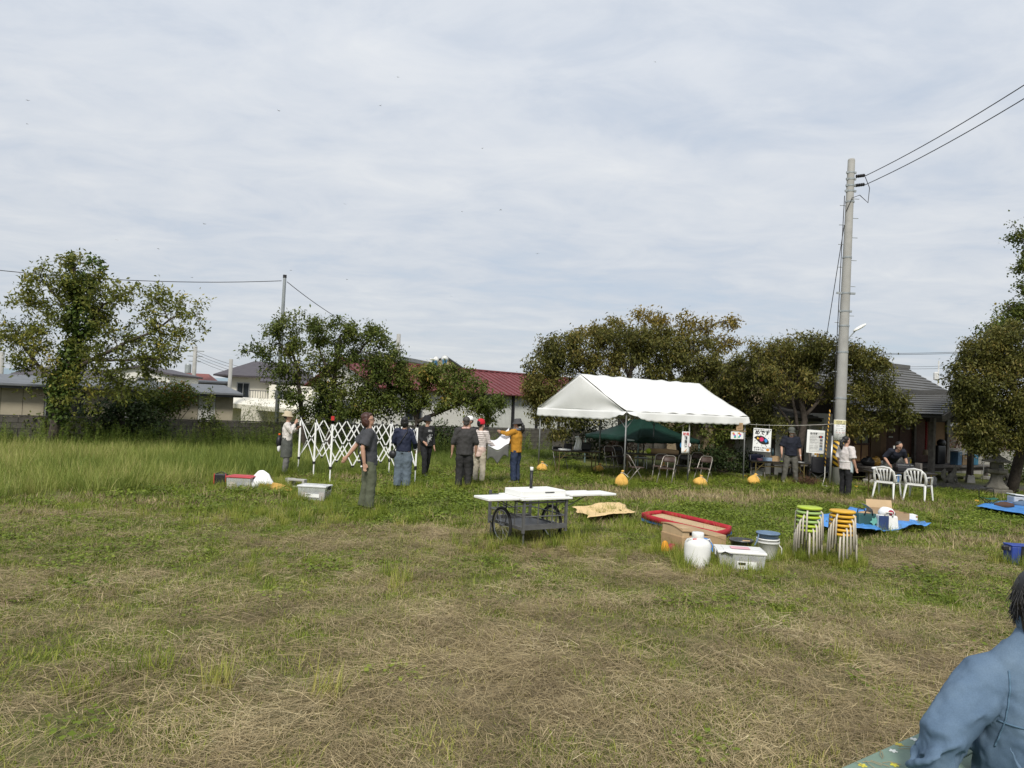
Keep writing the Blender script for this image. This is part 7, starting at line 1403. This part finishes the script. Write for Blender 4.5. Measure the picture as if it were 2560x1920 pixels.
    if hair:
        c = MB(); c.ell(tuple(hd(0, -.022, 1.632)), (.087, .096, .088), 16, 12, H3)
        if hairstyle == 'bob': c.ell(tuple(hd(0, -.045, 1.565)), (.090, .068, .110), 14, 10, H3); [c.ell(tuple(hd(s * .076, -.015, 1.555)), (.022, .042, .085), 10, 8, H3) for s in (-1, 1)]; c.ell(tuple(hd(0, .045, 1.675)), (.066, .042, .030), 10, 8, H3)
        elif hairstyle == 'tail': c.ell(tuple(hd(0, -.03, 1.60)), (.085, .085, .085), 14, 10, H3); c.tube([hd(0, -.10, 1.60), hd(0, -.15, 1.54), hd(0, -.155, 1.44), hd(0, -.13, 1.34)], [.04, .05, .055, .02], 10)
        elif hairstyle == 'short': c.ell(tuple(hd(0, -.035, 1.59)), (.082, .075, .075), 14, 10, H3)
        elif hairstyle == 'nape': c.ell(tuple(hd(0, -.04, 1.55)), (.07, .06, .06), 12, 8, H3)
        cut = c.build('hair', hair, t, remesh=.011, relax=1, disp=.016, dscale=.03)
        cut.location = HM.to_3x3() @ Vector((0, -.008, .004))
    if hat:
        kind, hm = hat; Q = HM @ Matrix.Translation((0, -.005, 1.645)); c = MB()
        if kind == 'bucket': c.lathe([(.155, -.055), (.15, -.045), (.105, .005), (.098, .07), (.08, .085), (0, .088)], 24, M=Q @ Matrix.Rotation(R(-6), 4, 'X')); c.build('hat', hm, t, smooth=True, solid=.006, disp=.012, dscale=.08)
        elif kind == 'beanie': c.lathe([(.100, -.045), (.104, -.02), (.100, .03), (.085, .07), (.05, .095), (0, .104)], 24, M=Q); c.build('beanie', hm, t, smooth=True, solid=.008)
        elif kind == 'cap': c.lathe([(.098, -.03), (.100, .0), (.094, .045), (.06, .078), (0, .086)], 24, M=Q); o_ = c.build('cap', hm, t, smooth=True, solid=.005); MB().grid(lambda u, v: tuple(Q @ Vector((-.085 + .17 * u, .075 + .085 * v * (1 - (2 * u - 1) ** 2 * .6), -.02 - .02 * v - .02 * (2 * u - 1) ** 2))), 10, 4).build('visor', hm, o_, smooth=True, solid=.006)
    t['_pt'] = 0; del t['_pt']
    return t, hd, up, hands
def aim(p, q): return math.atan2(-(q[0] - p[0]), q[1] - p[1])
M_grey = mat('charcoal_tee', (.055, .057, .064), .85, .15, 10, .2, 90); M_khaki = mat('dark_khaki_cotton', (.095, .105, .068), .85, .12, 8, .2, 90)
# P1 woman in beige hat
M_print = mat('white_floral_blouse', (.62, .58, .54), .8, .25, 34, dirt=(.20, .15, .14)); M_apron = mat('grey_green_apron', (.085, .09, .08), .85, .15, 10)
t, hd, up, hs_ = person('woman in beige hat, printed blouse and long grey apron raising a hand to her mouth', G(712, 1190), R(-78), 1.60, dict(elR=(.22, .12, 1.17), wrR=(.06, .20, 1.42), elL=(-.22, .10, 1.15), wrL=(-.08, .26, 1.28)), 0, 0, 0, M_print, .92, .95, 1.05, mat('grey_trousers', (.14, .135, .13), .85), 1.05, HAIRK, 'short', ('bucket', mat('beige_hat', (.50, .42, .29), .85)), M_shoe)
MB().tube([(0, .0, 1.04), (0, .005, .9), (0, .01, .72), (0, .01, .50)], [.165, .19, .20, .195], 18, xdir=(1, 0, 0), ry=[.13, .145, .15, .15]).build('apron', M_apron, t, remesh=.018, relax=2, disp=.03, dscale=.12)
MB().tube([(.12, .1, 1.38), (0, -.02, 1.3), (-.14, -.14, 1.1), (-.1, -.2, .95)], .014, 6).build('strap', M_blk, t, smooth=True); bgp = MB().ell((-.05, -.20, .90), (.12, .075, .18)).build('shoulder_bag', M_blk, t, smooth=True, disp=.04, dscale=.1); MB().ell((-.02, -.19, .76), (.06, .05, .13)).build('white_cloth', M_paper, t, smooth=True); MB().ell((-.06, -.20, 1.10), (.03, .03, .03)).build('orange_tag', mat('orange_plastic', (.72, .12, .02), .5), t, smooth=True)
# P2 man with long hair
t, hd, up, hs_ = person('man with reddish chin length hair in charcoal tee and khaki trousers', G(915, 1280), R(-72), 1.76, dict(elR=(.235, -.14, 1.12), wrR=(.235, -.10, .86), elL=(-.23, -.19, 1.14), wrL=(-.24, -.34, .93), kneeR=(.11, .05, .50), kneeL=(-.10, .0, .50), ankR=(.12, .03, .09), ankL=(-.11, -.06, .09)), R(-6), R(4), -.06, M_grey, .46, .80, 1.14, M_khaki, 1.22, HAIRB, 'bob', None, mat('brown_shoe', (.12, .09, .06), .7), True)
MB().tube([(.13, -.16, 1.28), (.17, -.2, 1.05), (.215, -.13, .82)], .03, 8, ry=.012).build('lanyard_strap', M_blk, t, smooth=True); MB().ell(tuple(Vector((.21, -.14, .80))), (.02, .02, .02)).build('white_tip', M_whiteplastic, t, smooth=True)
# P3 navy track jacket, back view
M_navy = mat('navy_track_jacket', (.012, .017, .042), .7, .15, 9)
t, hd, up, hs_ = person('person in navy track jacket with white sleeve stripes and wide grey trousers seen from behind', G(1004, 1224), R(-8), 1.64, dict(elR=(.27, .02, 1.12), wrR=(.23, .18, .95), elL=(-.26, .04, 1.12), wrL=(-.18, .18, 1.0)), 0, 0, 0, M_navy, .93, .90, 1.10, mat('blue_grey_trousers', (.105, .135, .165), .85, .14, 8), 1.45, HAIRK, 'bob')
MB().tube([(-.20, -.13, .92), (-.05, -.16, 1.1), (.10, -.13, 1.36), (.08, .0, 1.44)], .010, 6).build('bag_strap', M_blk, t, smooth=True); MB().ell((-.24, -.06, .82), (.10, .06, .10)).build('crossbody_bag', M_blk, t, smooth=True)
for k in range(2): MB().tube([(.14 + .0 * k, -.035 + .022 * k, 1.465), (.235, -.04 + .022 * k, 1.40), (.285, -.03 + .022 * k, 1.25), (.325, .0 + .022 * k, 1.12), (.295, .09 + .02 * k, 1.03)], .0055, 5).build('sleeve_stripe', M_paper, t, smooth=True)
MB().tube([(.245, .13, .985), (.232, .17, .955)], .046, 10).build('white_cuff', M_paper, t)
# P4 black bucket hat
M_blkcloth = mat('black_cotton', (.013, .013, .015), .85, .25, 10); M_blkprint = mat('black_print_shirt', (.015, .015, .016), .85, .2, 18)
t, hd, up, hs_ = person('person all in black with black bucket hat and white printed sweatshirt behind the folding frame', G(1062, 1192), R(-140), 1.62, dict(elR=(.25, .02, 1.10), wrR=(.20, .20, .98), kneeR=(.10, .10, .50), ankR=(.11, .12, .09), kneeL=(-.11, -.05, .5), ankL=(-.12, -.16, .09)), R(35), 0, 0, M_blkprint, .92, .86, 1.12, M_blkcloth, 1.05, HAIRK, 'short', ('bucket', M_blkcloth), M_shoe, True)
[MB().bar((x_, .152, 1.28), (x_ + .004, .152, 1.335), .004, .016).build('chest_letter', M_paper, t) for x_ in (-.055, -.01, .015, .05)]
for k in range(16): MB().bar((rn.uniform(-.09, .09), .158, rn.uniform(.95, 1.22)), (rn.uniform(-.09, .09), .158, rn.uniform(.95, 1.22)), .004, .006).build('print_stroke', M_paper, t)
# P5 man with pink towel, back view
M_dkgrey = mat('dark_grey_jersey', (.040, .038, .037), .8, .15, 9)
t, hd, up, hs_ = person('grey haired man with pink towel round his neck and dark grey pullover seen from behind', G(1157, 1223), R(10), 1.70, dict(elR=(.275, -.01, 1.10), wrR=(.27, .06, .86), elL=(-.275, .0, 1.10), wrL=(-.29, .06, .86)), R(8), 0, 0, M_dkgrey, .62, .80, 1.20, mat('black_track_trousers', (.022, .021, .021), .8), 1.22, HAIRG, 'nape', None, M_shoe, collar=mat('pink_towel', (.62, .40, .35), .9))
# hidden helper behind him
t, hd, up, hs_ = person('person in white cap and dark jacket hidden behind the man with the towel', G(1166, 1206), R(175), 1.68, None, R(-30), 0, 0, M_blkcloth, .95, .85, 1.15, M_blkcloth, 1.1, HAIRK, 'short', ('cap', M_paper), M_shoe)
# P6 red beanie, striped shirt
M_strp = stripemat('cream_striped_jersey', (.62, .56, .52), (.13, .085, .08), 2, .055, .22, .85)
t, hd, up, hs_ = person('person with red beanie, striped cream jersey and cream trousers seen from behind', G(1196, 1210), R(-32), 1.61, dict(elR=(.24, .06, 1.13), wrR=(.26, .27, 1.03), elL=(-.22, .1, 1.12), wrL=(-.08, .26, 1.02)), R(-12), 0, 0, M_strp, .95, .92, 1.06, mat('cream_trousers', (.52, .46, .36), .85), 1.1, HAIRK, 'short', ('beanie', mat('red_beanie', (.55, .012, .03), .85, .1, 40)), M_shoe)
MB().tube([(0, 0, 1.0), (0, 0, .9), (.02, -.02, .72)], [.175, .185, .12], 14, xdir=(1, 0, 0), ry=[.13, .14, .13]).build('tied_shirt', mat('pale_pink_shirt', (.58, .43, .37), .85, .2, 12), t, remesh=.02, relax=2, disp=.05, dscale=.1)
# P7 ochre jacket holding the sheet
M_och = mat('ochre_fleece', (.44, .21, .022), .9, .12, 9, .2, 80)
t, hd, up, hs_ = person('person in ochre jacket, dark bucket hat and jeans holding out a white sheet', G(1287, 1210), R(62), 1.66, dict(elR=(.24, .18, 1.18), wrR=(.12, .36, 1.02), elL=(-.22, .20, 1.32), wrL=(-.10, .44, 1.36)), R(6), 0, 0, M_och, .95, .84, 1.12, mat('dark_jeans', (.022, .034, .072), .8), 1.15, HAIRK, 'tail', ('bucket', mat('grey_hat', (.06, .058, .06), .85)), M_shoeg)
MB().tube([up(.08 * math.sin(a), .085 * math.cos(a) + .01, 1.44) for a in np.linspace(0, 6.283, 16)], .035, 8, False).build('scarf', mat('denim_scarf', (.10, .12, .16), .85), t, smooth=True, disp=.02, dscale=.06); MB().ell((-.20, .09, 1.30), (.018, .01, .02)).build('sleeve_badge', M_paper, t)
# the sheet they hold
pa, pb_ = G(1287, 1210), G(1196, 1210); s0 = Vector((pa.x - .20, pa.y - .02, 1.12)); s1 = Vector((pb_.x + .20, pb_.y + .05, 1.04))
shw = thing('canopy_sheet', 'white canopy sheet with grey underside held between two people', 'sheet', (0, 0, 0))
def shf(u, v): p = s0.lerp(s1, u); return (p.x + .02 * math.sin(6 * v), p.y - .40 + .85 * v, p.z - .06 + .40 * v * (1 - .75 * u) - .10 * math.sin(math.pi * u) - .04 * math.sin(math.pi * v) + .02 * math.sin(9 * u + 5 * v))
MB().grid(shf, 20, 14).build('white_side', mat('bright_white_cloth', (.80, .80, .82), .8, .03), shw, smooth=True, solid=.006)
MB().grid(lambda u, v: (lambda p: (p[0], p[1] + .01, p[2] - .02 - (.34 - .12 * abs(math.sin(2 * math.pi * u))) * v))(shf(u, 0)), 20, 6).build('grey_lining', mat('grey_lining', (.13, .13, .12), .8), shw, smooth=True, solid=.005)
# P8 man in cap behind the booth
M_navyt = mat('navy_tee', (.010, .012, .022), .85, .2, 9)
t, hd, up, hs_ = person('man with grey cap and beard in navy tee standing behind the booth table', G(1976, 1210) + Vector((0, .05, 0)), R(172), 1.72, dict(elR=(.28, .02, 1.12), wrR=(.30, .16, .90), elL=(-.255, -.02, 1.10), wrL=(-.27, .06, .85), kneeR=(.14, .02, .5), ankR=(.19, 0, .09), kneeL=(-.13, .02, .5), ankL=(-.17, 0, .09)), R(-8), R(-14), 0, M_navyt, .5, .86, 1.16, mat('olive_grey_trousers', (.10, .095, .08), .85), 1.15, HAIRG, 'nape', ('cap', mat('grey_green_cap', (.11, .115, .10), .85)), M_shoeg)
MB().ell(tuple(hd(0, .075, 1.51)), (.045, .035, .035)).build('beard', mat('grey_beard', (.25, .22, .19), .9), t, smooth=True); MB().tube([(-.267, .045, .885), (-.269, .05, .87)], .035, 10).build('wristwatch', M_alu, t)
# P9 woman with pony tail
M_shirt = mat('pale_pink_white_shirt', (.60, .55, .53), .85, .08, 8)
t, hd, up, hs_ = person('woman with long black pony tail, pale shirt and black trousers beside the concrete pole', G(2112, 1246), R(-66), 1.60, dict(elR=(.25, -.01, 1.10), wrR=(.255, .09, .86), kneeL=(-.10, .03, .5), ankL=(-.12, .02, .09)), R(-12), 0, 0, M_shirt, .5, .80, 1.18, M_blkcloth, 1.1, HAIRK, 'tail', None, M_shoe)
MB().ell(tuple(hd(0, -.105, 1.605)), (.05, .03, .035)).build('scrunchie', mat('cream_scrunchie', (.66, .57, .50), .9), t, smooth=True, disp=.015, dscale=.03)
MB().grid(lambda u, v: (.20 * math.sin(-.4 + 2.2 * u), .165 * math.cos(-.4 + 2.2 * u) * (1 if True else 0), 1.02 - (.38 - .1 * u) * v), 14, 8).build('apron', mat('pale_blue_apron', (.42, .50, .52), .85), t, smooth=True, solid=.01); MB().tube([(.19 * math.sin(a), .15 * math.cos(a), 1.02) for a in np.linspace(0, 6.283, 24)], .008, 5, False).build('apron_string', M_paper, t)
# P10 man bending over the machine
bp2 = Vector((wt_c.x + .06, wt_c.y + .66, 0))
t, hd, up, hs_ = person('smiling man with black hair and glasses in navy shirt bending over the black machine', bp2, R(180), 1.72, dict(elR=(.30, .26, 1.02), wrR=(.26, .48, .82), elL=(-.30, .26, 1.02), wrL=(-.24, .48, .84), kneeR=(.11, .02, .5), kneeL=(-.11, .02, .5)), R(8), R(4), R(54), M_navyt, .55, .90, 1.16, mat('grey_green_trousers', (.10, .10, .085), .85), 1.15, HAIRK, 'short', None, M_shoeg, True)

# ================================================================== FOREGROUND: person in denim shirt at a painted green table
M_gt = mat('faded_green_paint', (.17, .245, .19), .55, .12, 5, .1, 60, dirt=(.135, .195, .15))
gtz = .70; ca, cb_ = G(2020, 1950, gtz), G(2300, 1826, gtz)
dirt_ = (cb_ - ca).normalized(); nr = Vector((dirt_.y, -dirt_.x, 0))
tab = thing('green_table', 'faded green painted table with small flower prints beside the denim shirted person', 'table', (ca.x, ca.y, 0), math.atan2(dirt_.y, dirt_.x))
for k in range(4): MB().box((.55, -.11 - k * .205, gtz - .015), (1.9, .20, .03)).build('plank', M_gt, tab, bevel=.004)
for x in (-.2, 1.3):
    for y in (-.12, -.70): MB().box((x, y, (gtz - .03) / 2), (.06, .06, gtz - .03)).build('leg', M_gt, tab)
def tl(p): q = p - Vector((ca.x, ca.y, 0)); c_, s_ = math.cos(-tab.rotation_euler.z), math.sin(-tab.rotation_euler.z); return (q.x * c_ - q.y * s_, q.x * s_ + q.y * c_)
for px, py, m_ in ((2248, 1862, mat('mustard_paint', (.50, .42, .05), .6)), (2233, 1878, mat('white_paint', (.70, .72, .68), .6)), (2156, 1914, mat('lemon_paint', (.62, .56, .06), .6)), (2236, 1913, mat('lemon_paint', (.62, .56, .06), .6)), (2285, 1849, mat('white_paint', (.70, .72, .68), .6))):
    x, y = tl(G(px, py, gtz)); pts = [((.007 + .010 * abs(math.cos(2.5 * a))) * math.cos(a), (.007 + .010 * abs(math.cos(2.5 * a))) * math.sin(a)) for a in np.linspace(0, 6.2, 40)]
    MB().prism(pts, .0015, Matrix.Translation((x, y, gtz + .0006))).build('flower_print', m_, tab)
for k in range(12):
    x, y = tl(G(rn.uniform(2120, 2290), rn.uniform(1860, 1915), gtz)); a = rn.uniform(0, 6); tag(MB().tube([(-.03, 0, .002), (0, .006, .006), (.035, -.004, .003)], .0012, 4).build('straw_bit', mat('straw_bit', (.33, .25, .14), .9), tab), None).location = (x, y, gtz + .002); bpy.context.scene.collection.objects[-1].rotation_euler = (0, 0, a)
# denim shirt person
def denim():
    m, t, b = _nodes('washed_denim'); n = noise_node(t, 5, 6, .6); n2 = noise_node(t, 220, 2, .5)
    col = ramp_node(t, n.outputs['Fac'], [(.3, (.085, .135, .205)), (.5, (.118, .178, .258)), (.72, (.160, .228, .310))]); mx_ = t.nodes.new('ShaderNodeMixRGB'); mx_.blend_type = 'MULTIPLY'; mx_.inputs[0].default_value = .25; t.links.new(col, mx_.inputs[1]); t.links.new(ramp_node(t, n2.outputs['Fac'], [(.35, (.6, .6, .6)), (.65, (1, 1, 1))]), mx_.inputs[2]); t.links.new(mx_.outputs[0], b.inputs['Base Color'])
    b.inputs['Roughness'].default_value = .85; b.inputs['Specular IOR Level'].default_value = .2; bp = t.nodes.new('ShaderNodeBump'); bp.inputs['Strength'].default_value = .25; bp.inputs['Distance'].default_value = .002; t.links.new(n2.outputs['Fac'], bp.inputs['Height']); t.links.new(bp.outputs[0], b.inputs['Normal']); return m
M_den = denim(); M_seam2 = mat('denim_seam', (.10, .172, .25), .85, .15, 60)
Yp = 2.62; SHL = P(2392, 1648, Yp); fg = thing('person', 'seated person with dark hair in blue denim shirt seen from behind at the right edge', 'person', (P(2616, 1700, Yp).x, Yp, 0), R(-16)); fo = Vector(fg.location); rzf = R(16)
def fl_(p): q = Vector(p) - fo; return Vector((q.x * math.cos(rzf) - q.y * math.sin(rzf), q.x * math.sin(rzf) + q.y * math.cos(rzf), q.z))
shl = fl_(SHL); shz = shl.z; 
elb = fl_(P(2330, 1880, Yp - .02)); elb.z -= .02; hnd = Vector((-.10, .40, elb.z - .02))
bd = MB(); bd.tube([(0, .05, shz - .62), (0, .02, shz - .3), (0, 0, shz - .08), (0, .01, shz + .10)], [.15, .155, .14, .06], 16, xdir=(1, 0, 0), ry=[.12, .12, .10, .06]); bd.tube([(0, .01, shz + .06), (0, .03, shz + .20)], .055, 12); bd.ell((0, .05, shz + .215), (.078, .095, .115), 18, 14); bd.ell((0, .085, shz + .16), (.06, .06, .065)); bd.ell((0, .15, shz + .20), (.013, .02, .02))
for s in (-1, 1):
    sh = Vector((s * .18, 0, shz - .04)); el = Vector((elb.x * -s * (1 if s < 0 else -1) if False else s * abs(elb.x), elb.y, elb.z)); wr = Vector((s * .12, .36, elb.z + .02)); bd.tube([sh, el, wr], [.045, .034, .03], 10); d = Vector((-s * .5, .8, 0)).normalized(); bd.tube([wr, wr + d * .08], [.035, .036], 8)
    for k in range(4): bd.tube([wr + d * .06 + Vector((.018 * (k - 1.5), 0, 0)), wr + d * (.13 + .01 * (k % 2)) + Vector((.02 * (k - 1.5), 0, -.012))], [.010, .008], 6)
    bd.tube([wr + d * .02, wr + d * .06 + Vector((-s * .045, 0, 0))], [.012, .009], 6); hp = Vector((s * .09, .03, shz - .62)); kn = Vector((s * .13, .44, shz - .60)); bd.tube([hp, kn, Vector((s * .13, .46, .08))], [.09, .06, .045], 10); bd.ell((s * .13, .52, .045), (.045, .11, .045))
bd.build('body', SKIN, fg, remesh=.011, relax=2)
st_ = MB(); st_.tube([(0, .06, shz - .62), (0, .04, shz - .42), (0, .01, shz - .22), (0, -.005, shz - .08), (0, .0, shz + .0), (0, .008, shz + .06), (0, .012, shz + .115)], [.215, .21, .212, .205, .182, .135, .084], 28, xdir=(1, 0, 0), ry=[.165, .16, .155, .130, .108, .085, .072])
for s in (-1, 1):
    sh = Vector((s * .185, .0, shz - .09)); el = Vector((s * abs(elb.x), elb.y, elb.z)); st_.tube([Vector((s * .10, .0, shz - .05)), sh, sh.lerp(el, .35) + Vector((s * .02, -.01, 0)), sh.lerp(el, .75) + Vector((s * .02, -.02, 0)), el + Vector((0, -.01, -.01)), el.lerp(Vector((s * .12, .36, elb.z + .02)), .6)], [.085, .092, .090, .083, .078, .062], 22)
    for k in range(7):
        q0 = sh.lerp(el, .25 + .11 * k); a0 = .4 + .35 * (k % 3); st_.tube([q0 + Vector((s * .088 * math.cos(a), -.088 * math.sin(a), .05 * (a - 1.0) - .01)) for a in np.linspace(a0 - .9, a0 + 1.1, 9)], [.002, .008, .013, .015, .015, .014, .012, .008, .002], 8)
for k in range(5): st_.tube([(-.16 + .02 * k + .05 * u, -.145 + .01 * k * u, shz - .26 - .05 * k - .12 * u) for u in np.linspace(0, 1, 7)], [.002, .008, .011, .012, .011, .008, .002], 8)
sh_o = st_.build('shirt', M_den, fg, remesh=.0075, relax=4, disp=.012, dscale=.12)
md = sh_o.modifiers.new('wrinkles', 'DISPLACE'); tx = bpy.data.textures.new('wrinkle_bands', 'MARBLE'); tx.noise_scale = .09; tx.turbulence = 6; md.texture = tx; md.strength = .011; md.mid_level = .5
for o_, (nm, pts, r_) in enumerate((('collar', [(.080 * math.sin(a), .012 - .078 * math.cos(a), shz + .128 + .012 * math.cos(a)) for a in np.linspace(-2.6, 2.6, 26)], .012),)): MB().tube(pts, r_, 10, ry=.034, xdir=(.02, .01, .0)).build(nm, M_den, fg, smooth=True)
def seam(name, pts):
    bpy.context.view_layer.update(); MB().tube(pts, .0035, 6).build(name, M_seam2, fg, smooth=True)
dg = bpy.context.evaluated_depsgraph_get(); ev = sh_o.evaluated_get(dg)
def onshirt(x, y0, z, d=(0, 1, 0)):
    ok, loc, n, i = ev.ray_cast(Vector((x, y0, z)), Vector(d)); return (loc + n * .001) if ok else None
def seamline(name, samples, d=(0, 1, 0)):
    pts = [q for q in (onshirt(*s_, d) for s_ in samples) if q is not None]
    if len(pts) > 3: MB().tube(pts, .0034, 6).build(name, M_seam2, fg, smooth=True)
seamline('yoke_seam', [(x, -.6, shz - .20) for x in np.linspace(-.175, .175, 40)])
seamline('armhole_seam', [(-.175 + .03 * math.sin((z - shz + .3) * 6), -.6, z) for z in np.linspace(shz - .30, shz - .02, 40)]); seamline('armhole_seam', [(.175 - .03 * math.sin((z - shz + .3) * 6), -.6, z) for z in np.linspace(shz - .30, shz - .02, 40)])
hr_ = MB(); hr_.ell((0, .03, shz + .215), (.100, .115, .128), 20, 14); hr_.ell((0, -.030, shz + .155), (.092, .085, .125), 16, 12); hr_.build('hair', HAIRK, fg, remesh=.01, relax=2)
strands = MB(); r9 = np.random.default_rng(9)
for k in range(900):
    a, e = r9.uniform(0, 6.283), r9.uniform(-.5, 1.3); c_ = Vector((0, .012, shz + .205)); d_ = Vector((math.cos(a) * math.cos(e), math.sin(a) * math.cos(e), math.sin(e))); 
    if d_.y > .55 and d_.z < .5: continue
    p0 = c_ + Vector((d_.x * .098, d_.y * .112, d_.z * .125)); tg_ = Vector((-math.sin(a) * .5 + r9.normal(0, .3), math.cos(a) * .5, -1.0)).normalized(); ln_ = r9.uniform(.05, .10) * (1.0 if e > .1 else .45)
    strands.tube([p0, p0 + tg_ * ln_ * .5 + d_ * .006, p0 + tg_ * ln_ + d_ * r9.uniform(-.004, .014)], [.0016, .0014, .0005], 4, False)
tag(strands.build('hair_strands', HAIRK, fg, smooth=True), kind='stuff')
c = MB(); c.tube([(0, .05, shz - .56), (0, .05, shz - .66)], [.18, .18], 14, xdir=(1, 0, 0), ry=[.14, .14])
for s in (-1, 1): c.tube([Vector((s * .09, .05, shz - .62)), Vector((s * .13, .46, shz - .60)), Vector((s * .13, .48, .10))], [.11, .085, .07], 12)
c.build('trousers', mat('dark_jeans', (.022, .034, .072), .8), fg, remesh=.018, relax=2)
bn = thing('bench', 'plain green bench under the denim shirted person', 'bench', (fo.x, fo.y + .05, 0), R(-16)); MB().box((0, .05, shz - .745), (1.2, .32, .03)).build('seat', M_gt, bn, bevel=.004)
for x in (-.5, .5):
    for y in (-.07, .17): MB().box((x, y, (shz - .76) / 2), (.05, .05, shz - .76)).build('leg', M_gt, bn)
# ================================================================== grass grown up against whatever stands on the field
sk = []
for o in list(COL.objects):
    if o.parent is None and o.get('category') in ('person', 'storage box', 'jug', 'bucket', 'stool', 'carton', 'cart', 'sandbag', 'chair', 'table', 'block', 'bag', 'box', 'cloth', 'basket', 'tray', 'tent', 'canopy', 'utility pole', 'bundle'):
        x0, y0, z0 = o.location
        if z0 > .1 or not (4.5 < y0 < 24) or o.name.startswith('canopy_sheet'): continue
        rad = {'cart': .6, 'tray': .8, 'storage box': .36, 'carton': .5, 'cloth': .3, 'stool': .24, 'table': .5}.get(o['category'], .24)
        pts_ = [(x0 + rad * math.cos(a) * rn.uniform(.7, 1.25) + (.06 if o['category'] == 'cart' else 0), y0 + rad * math.sin(a) * rn.uniform(.7, 1.25) + (.55 if o['category'] == 'cart' else 0)) for a in rn.uniform(0, 6.283, int(10 + 26 * rad))]
        sk += [p_ for p_ in pts_ if inside_site(np.array(p_[0]), np.array(p_[1]))]
skx = np.array(sk); nsk = len(skx)
scatter('grass_skirts', 'longer grass grown up around feet, boxes and furniture', xyz(skx[:, 0], skx[:, 1]), rz_(nsk), .42 + .40 * rng.random(nsk), np.clip(.55 + rng.normal(0, .2, nsk), 0, 1), tuft_c, 4, tilt=.12)
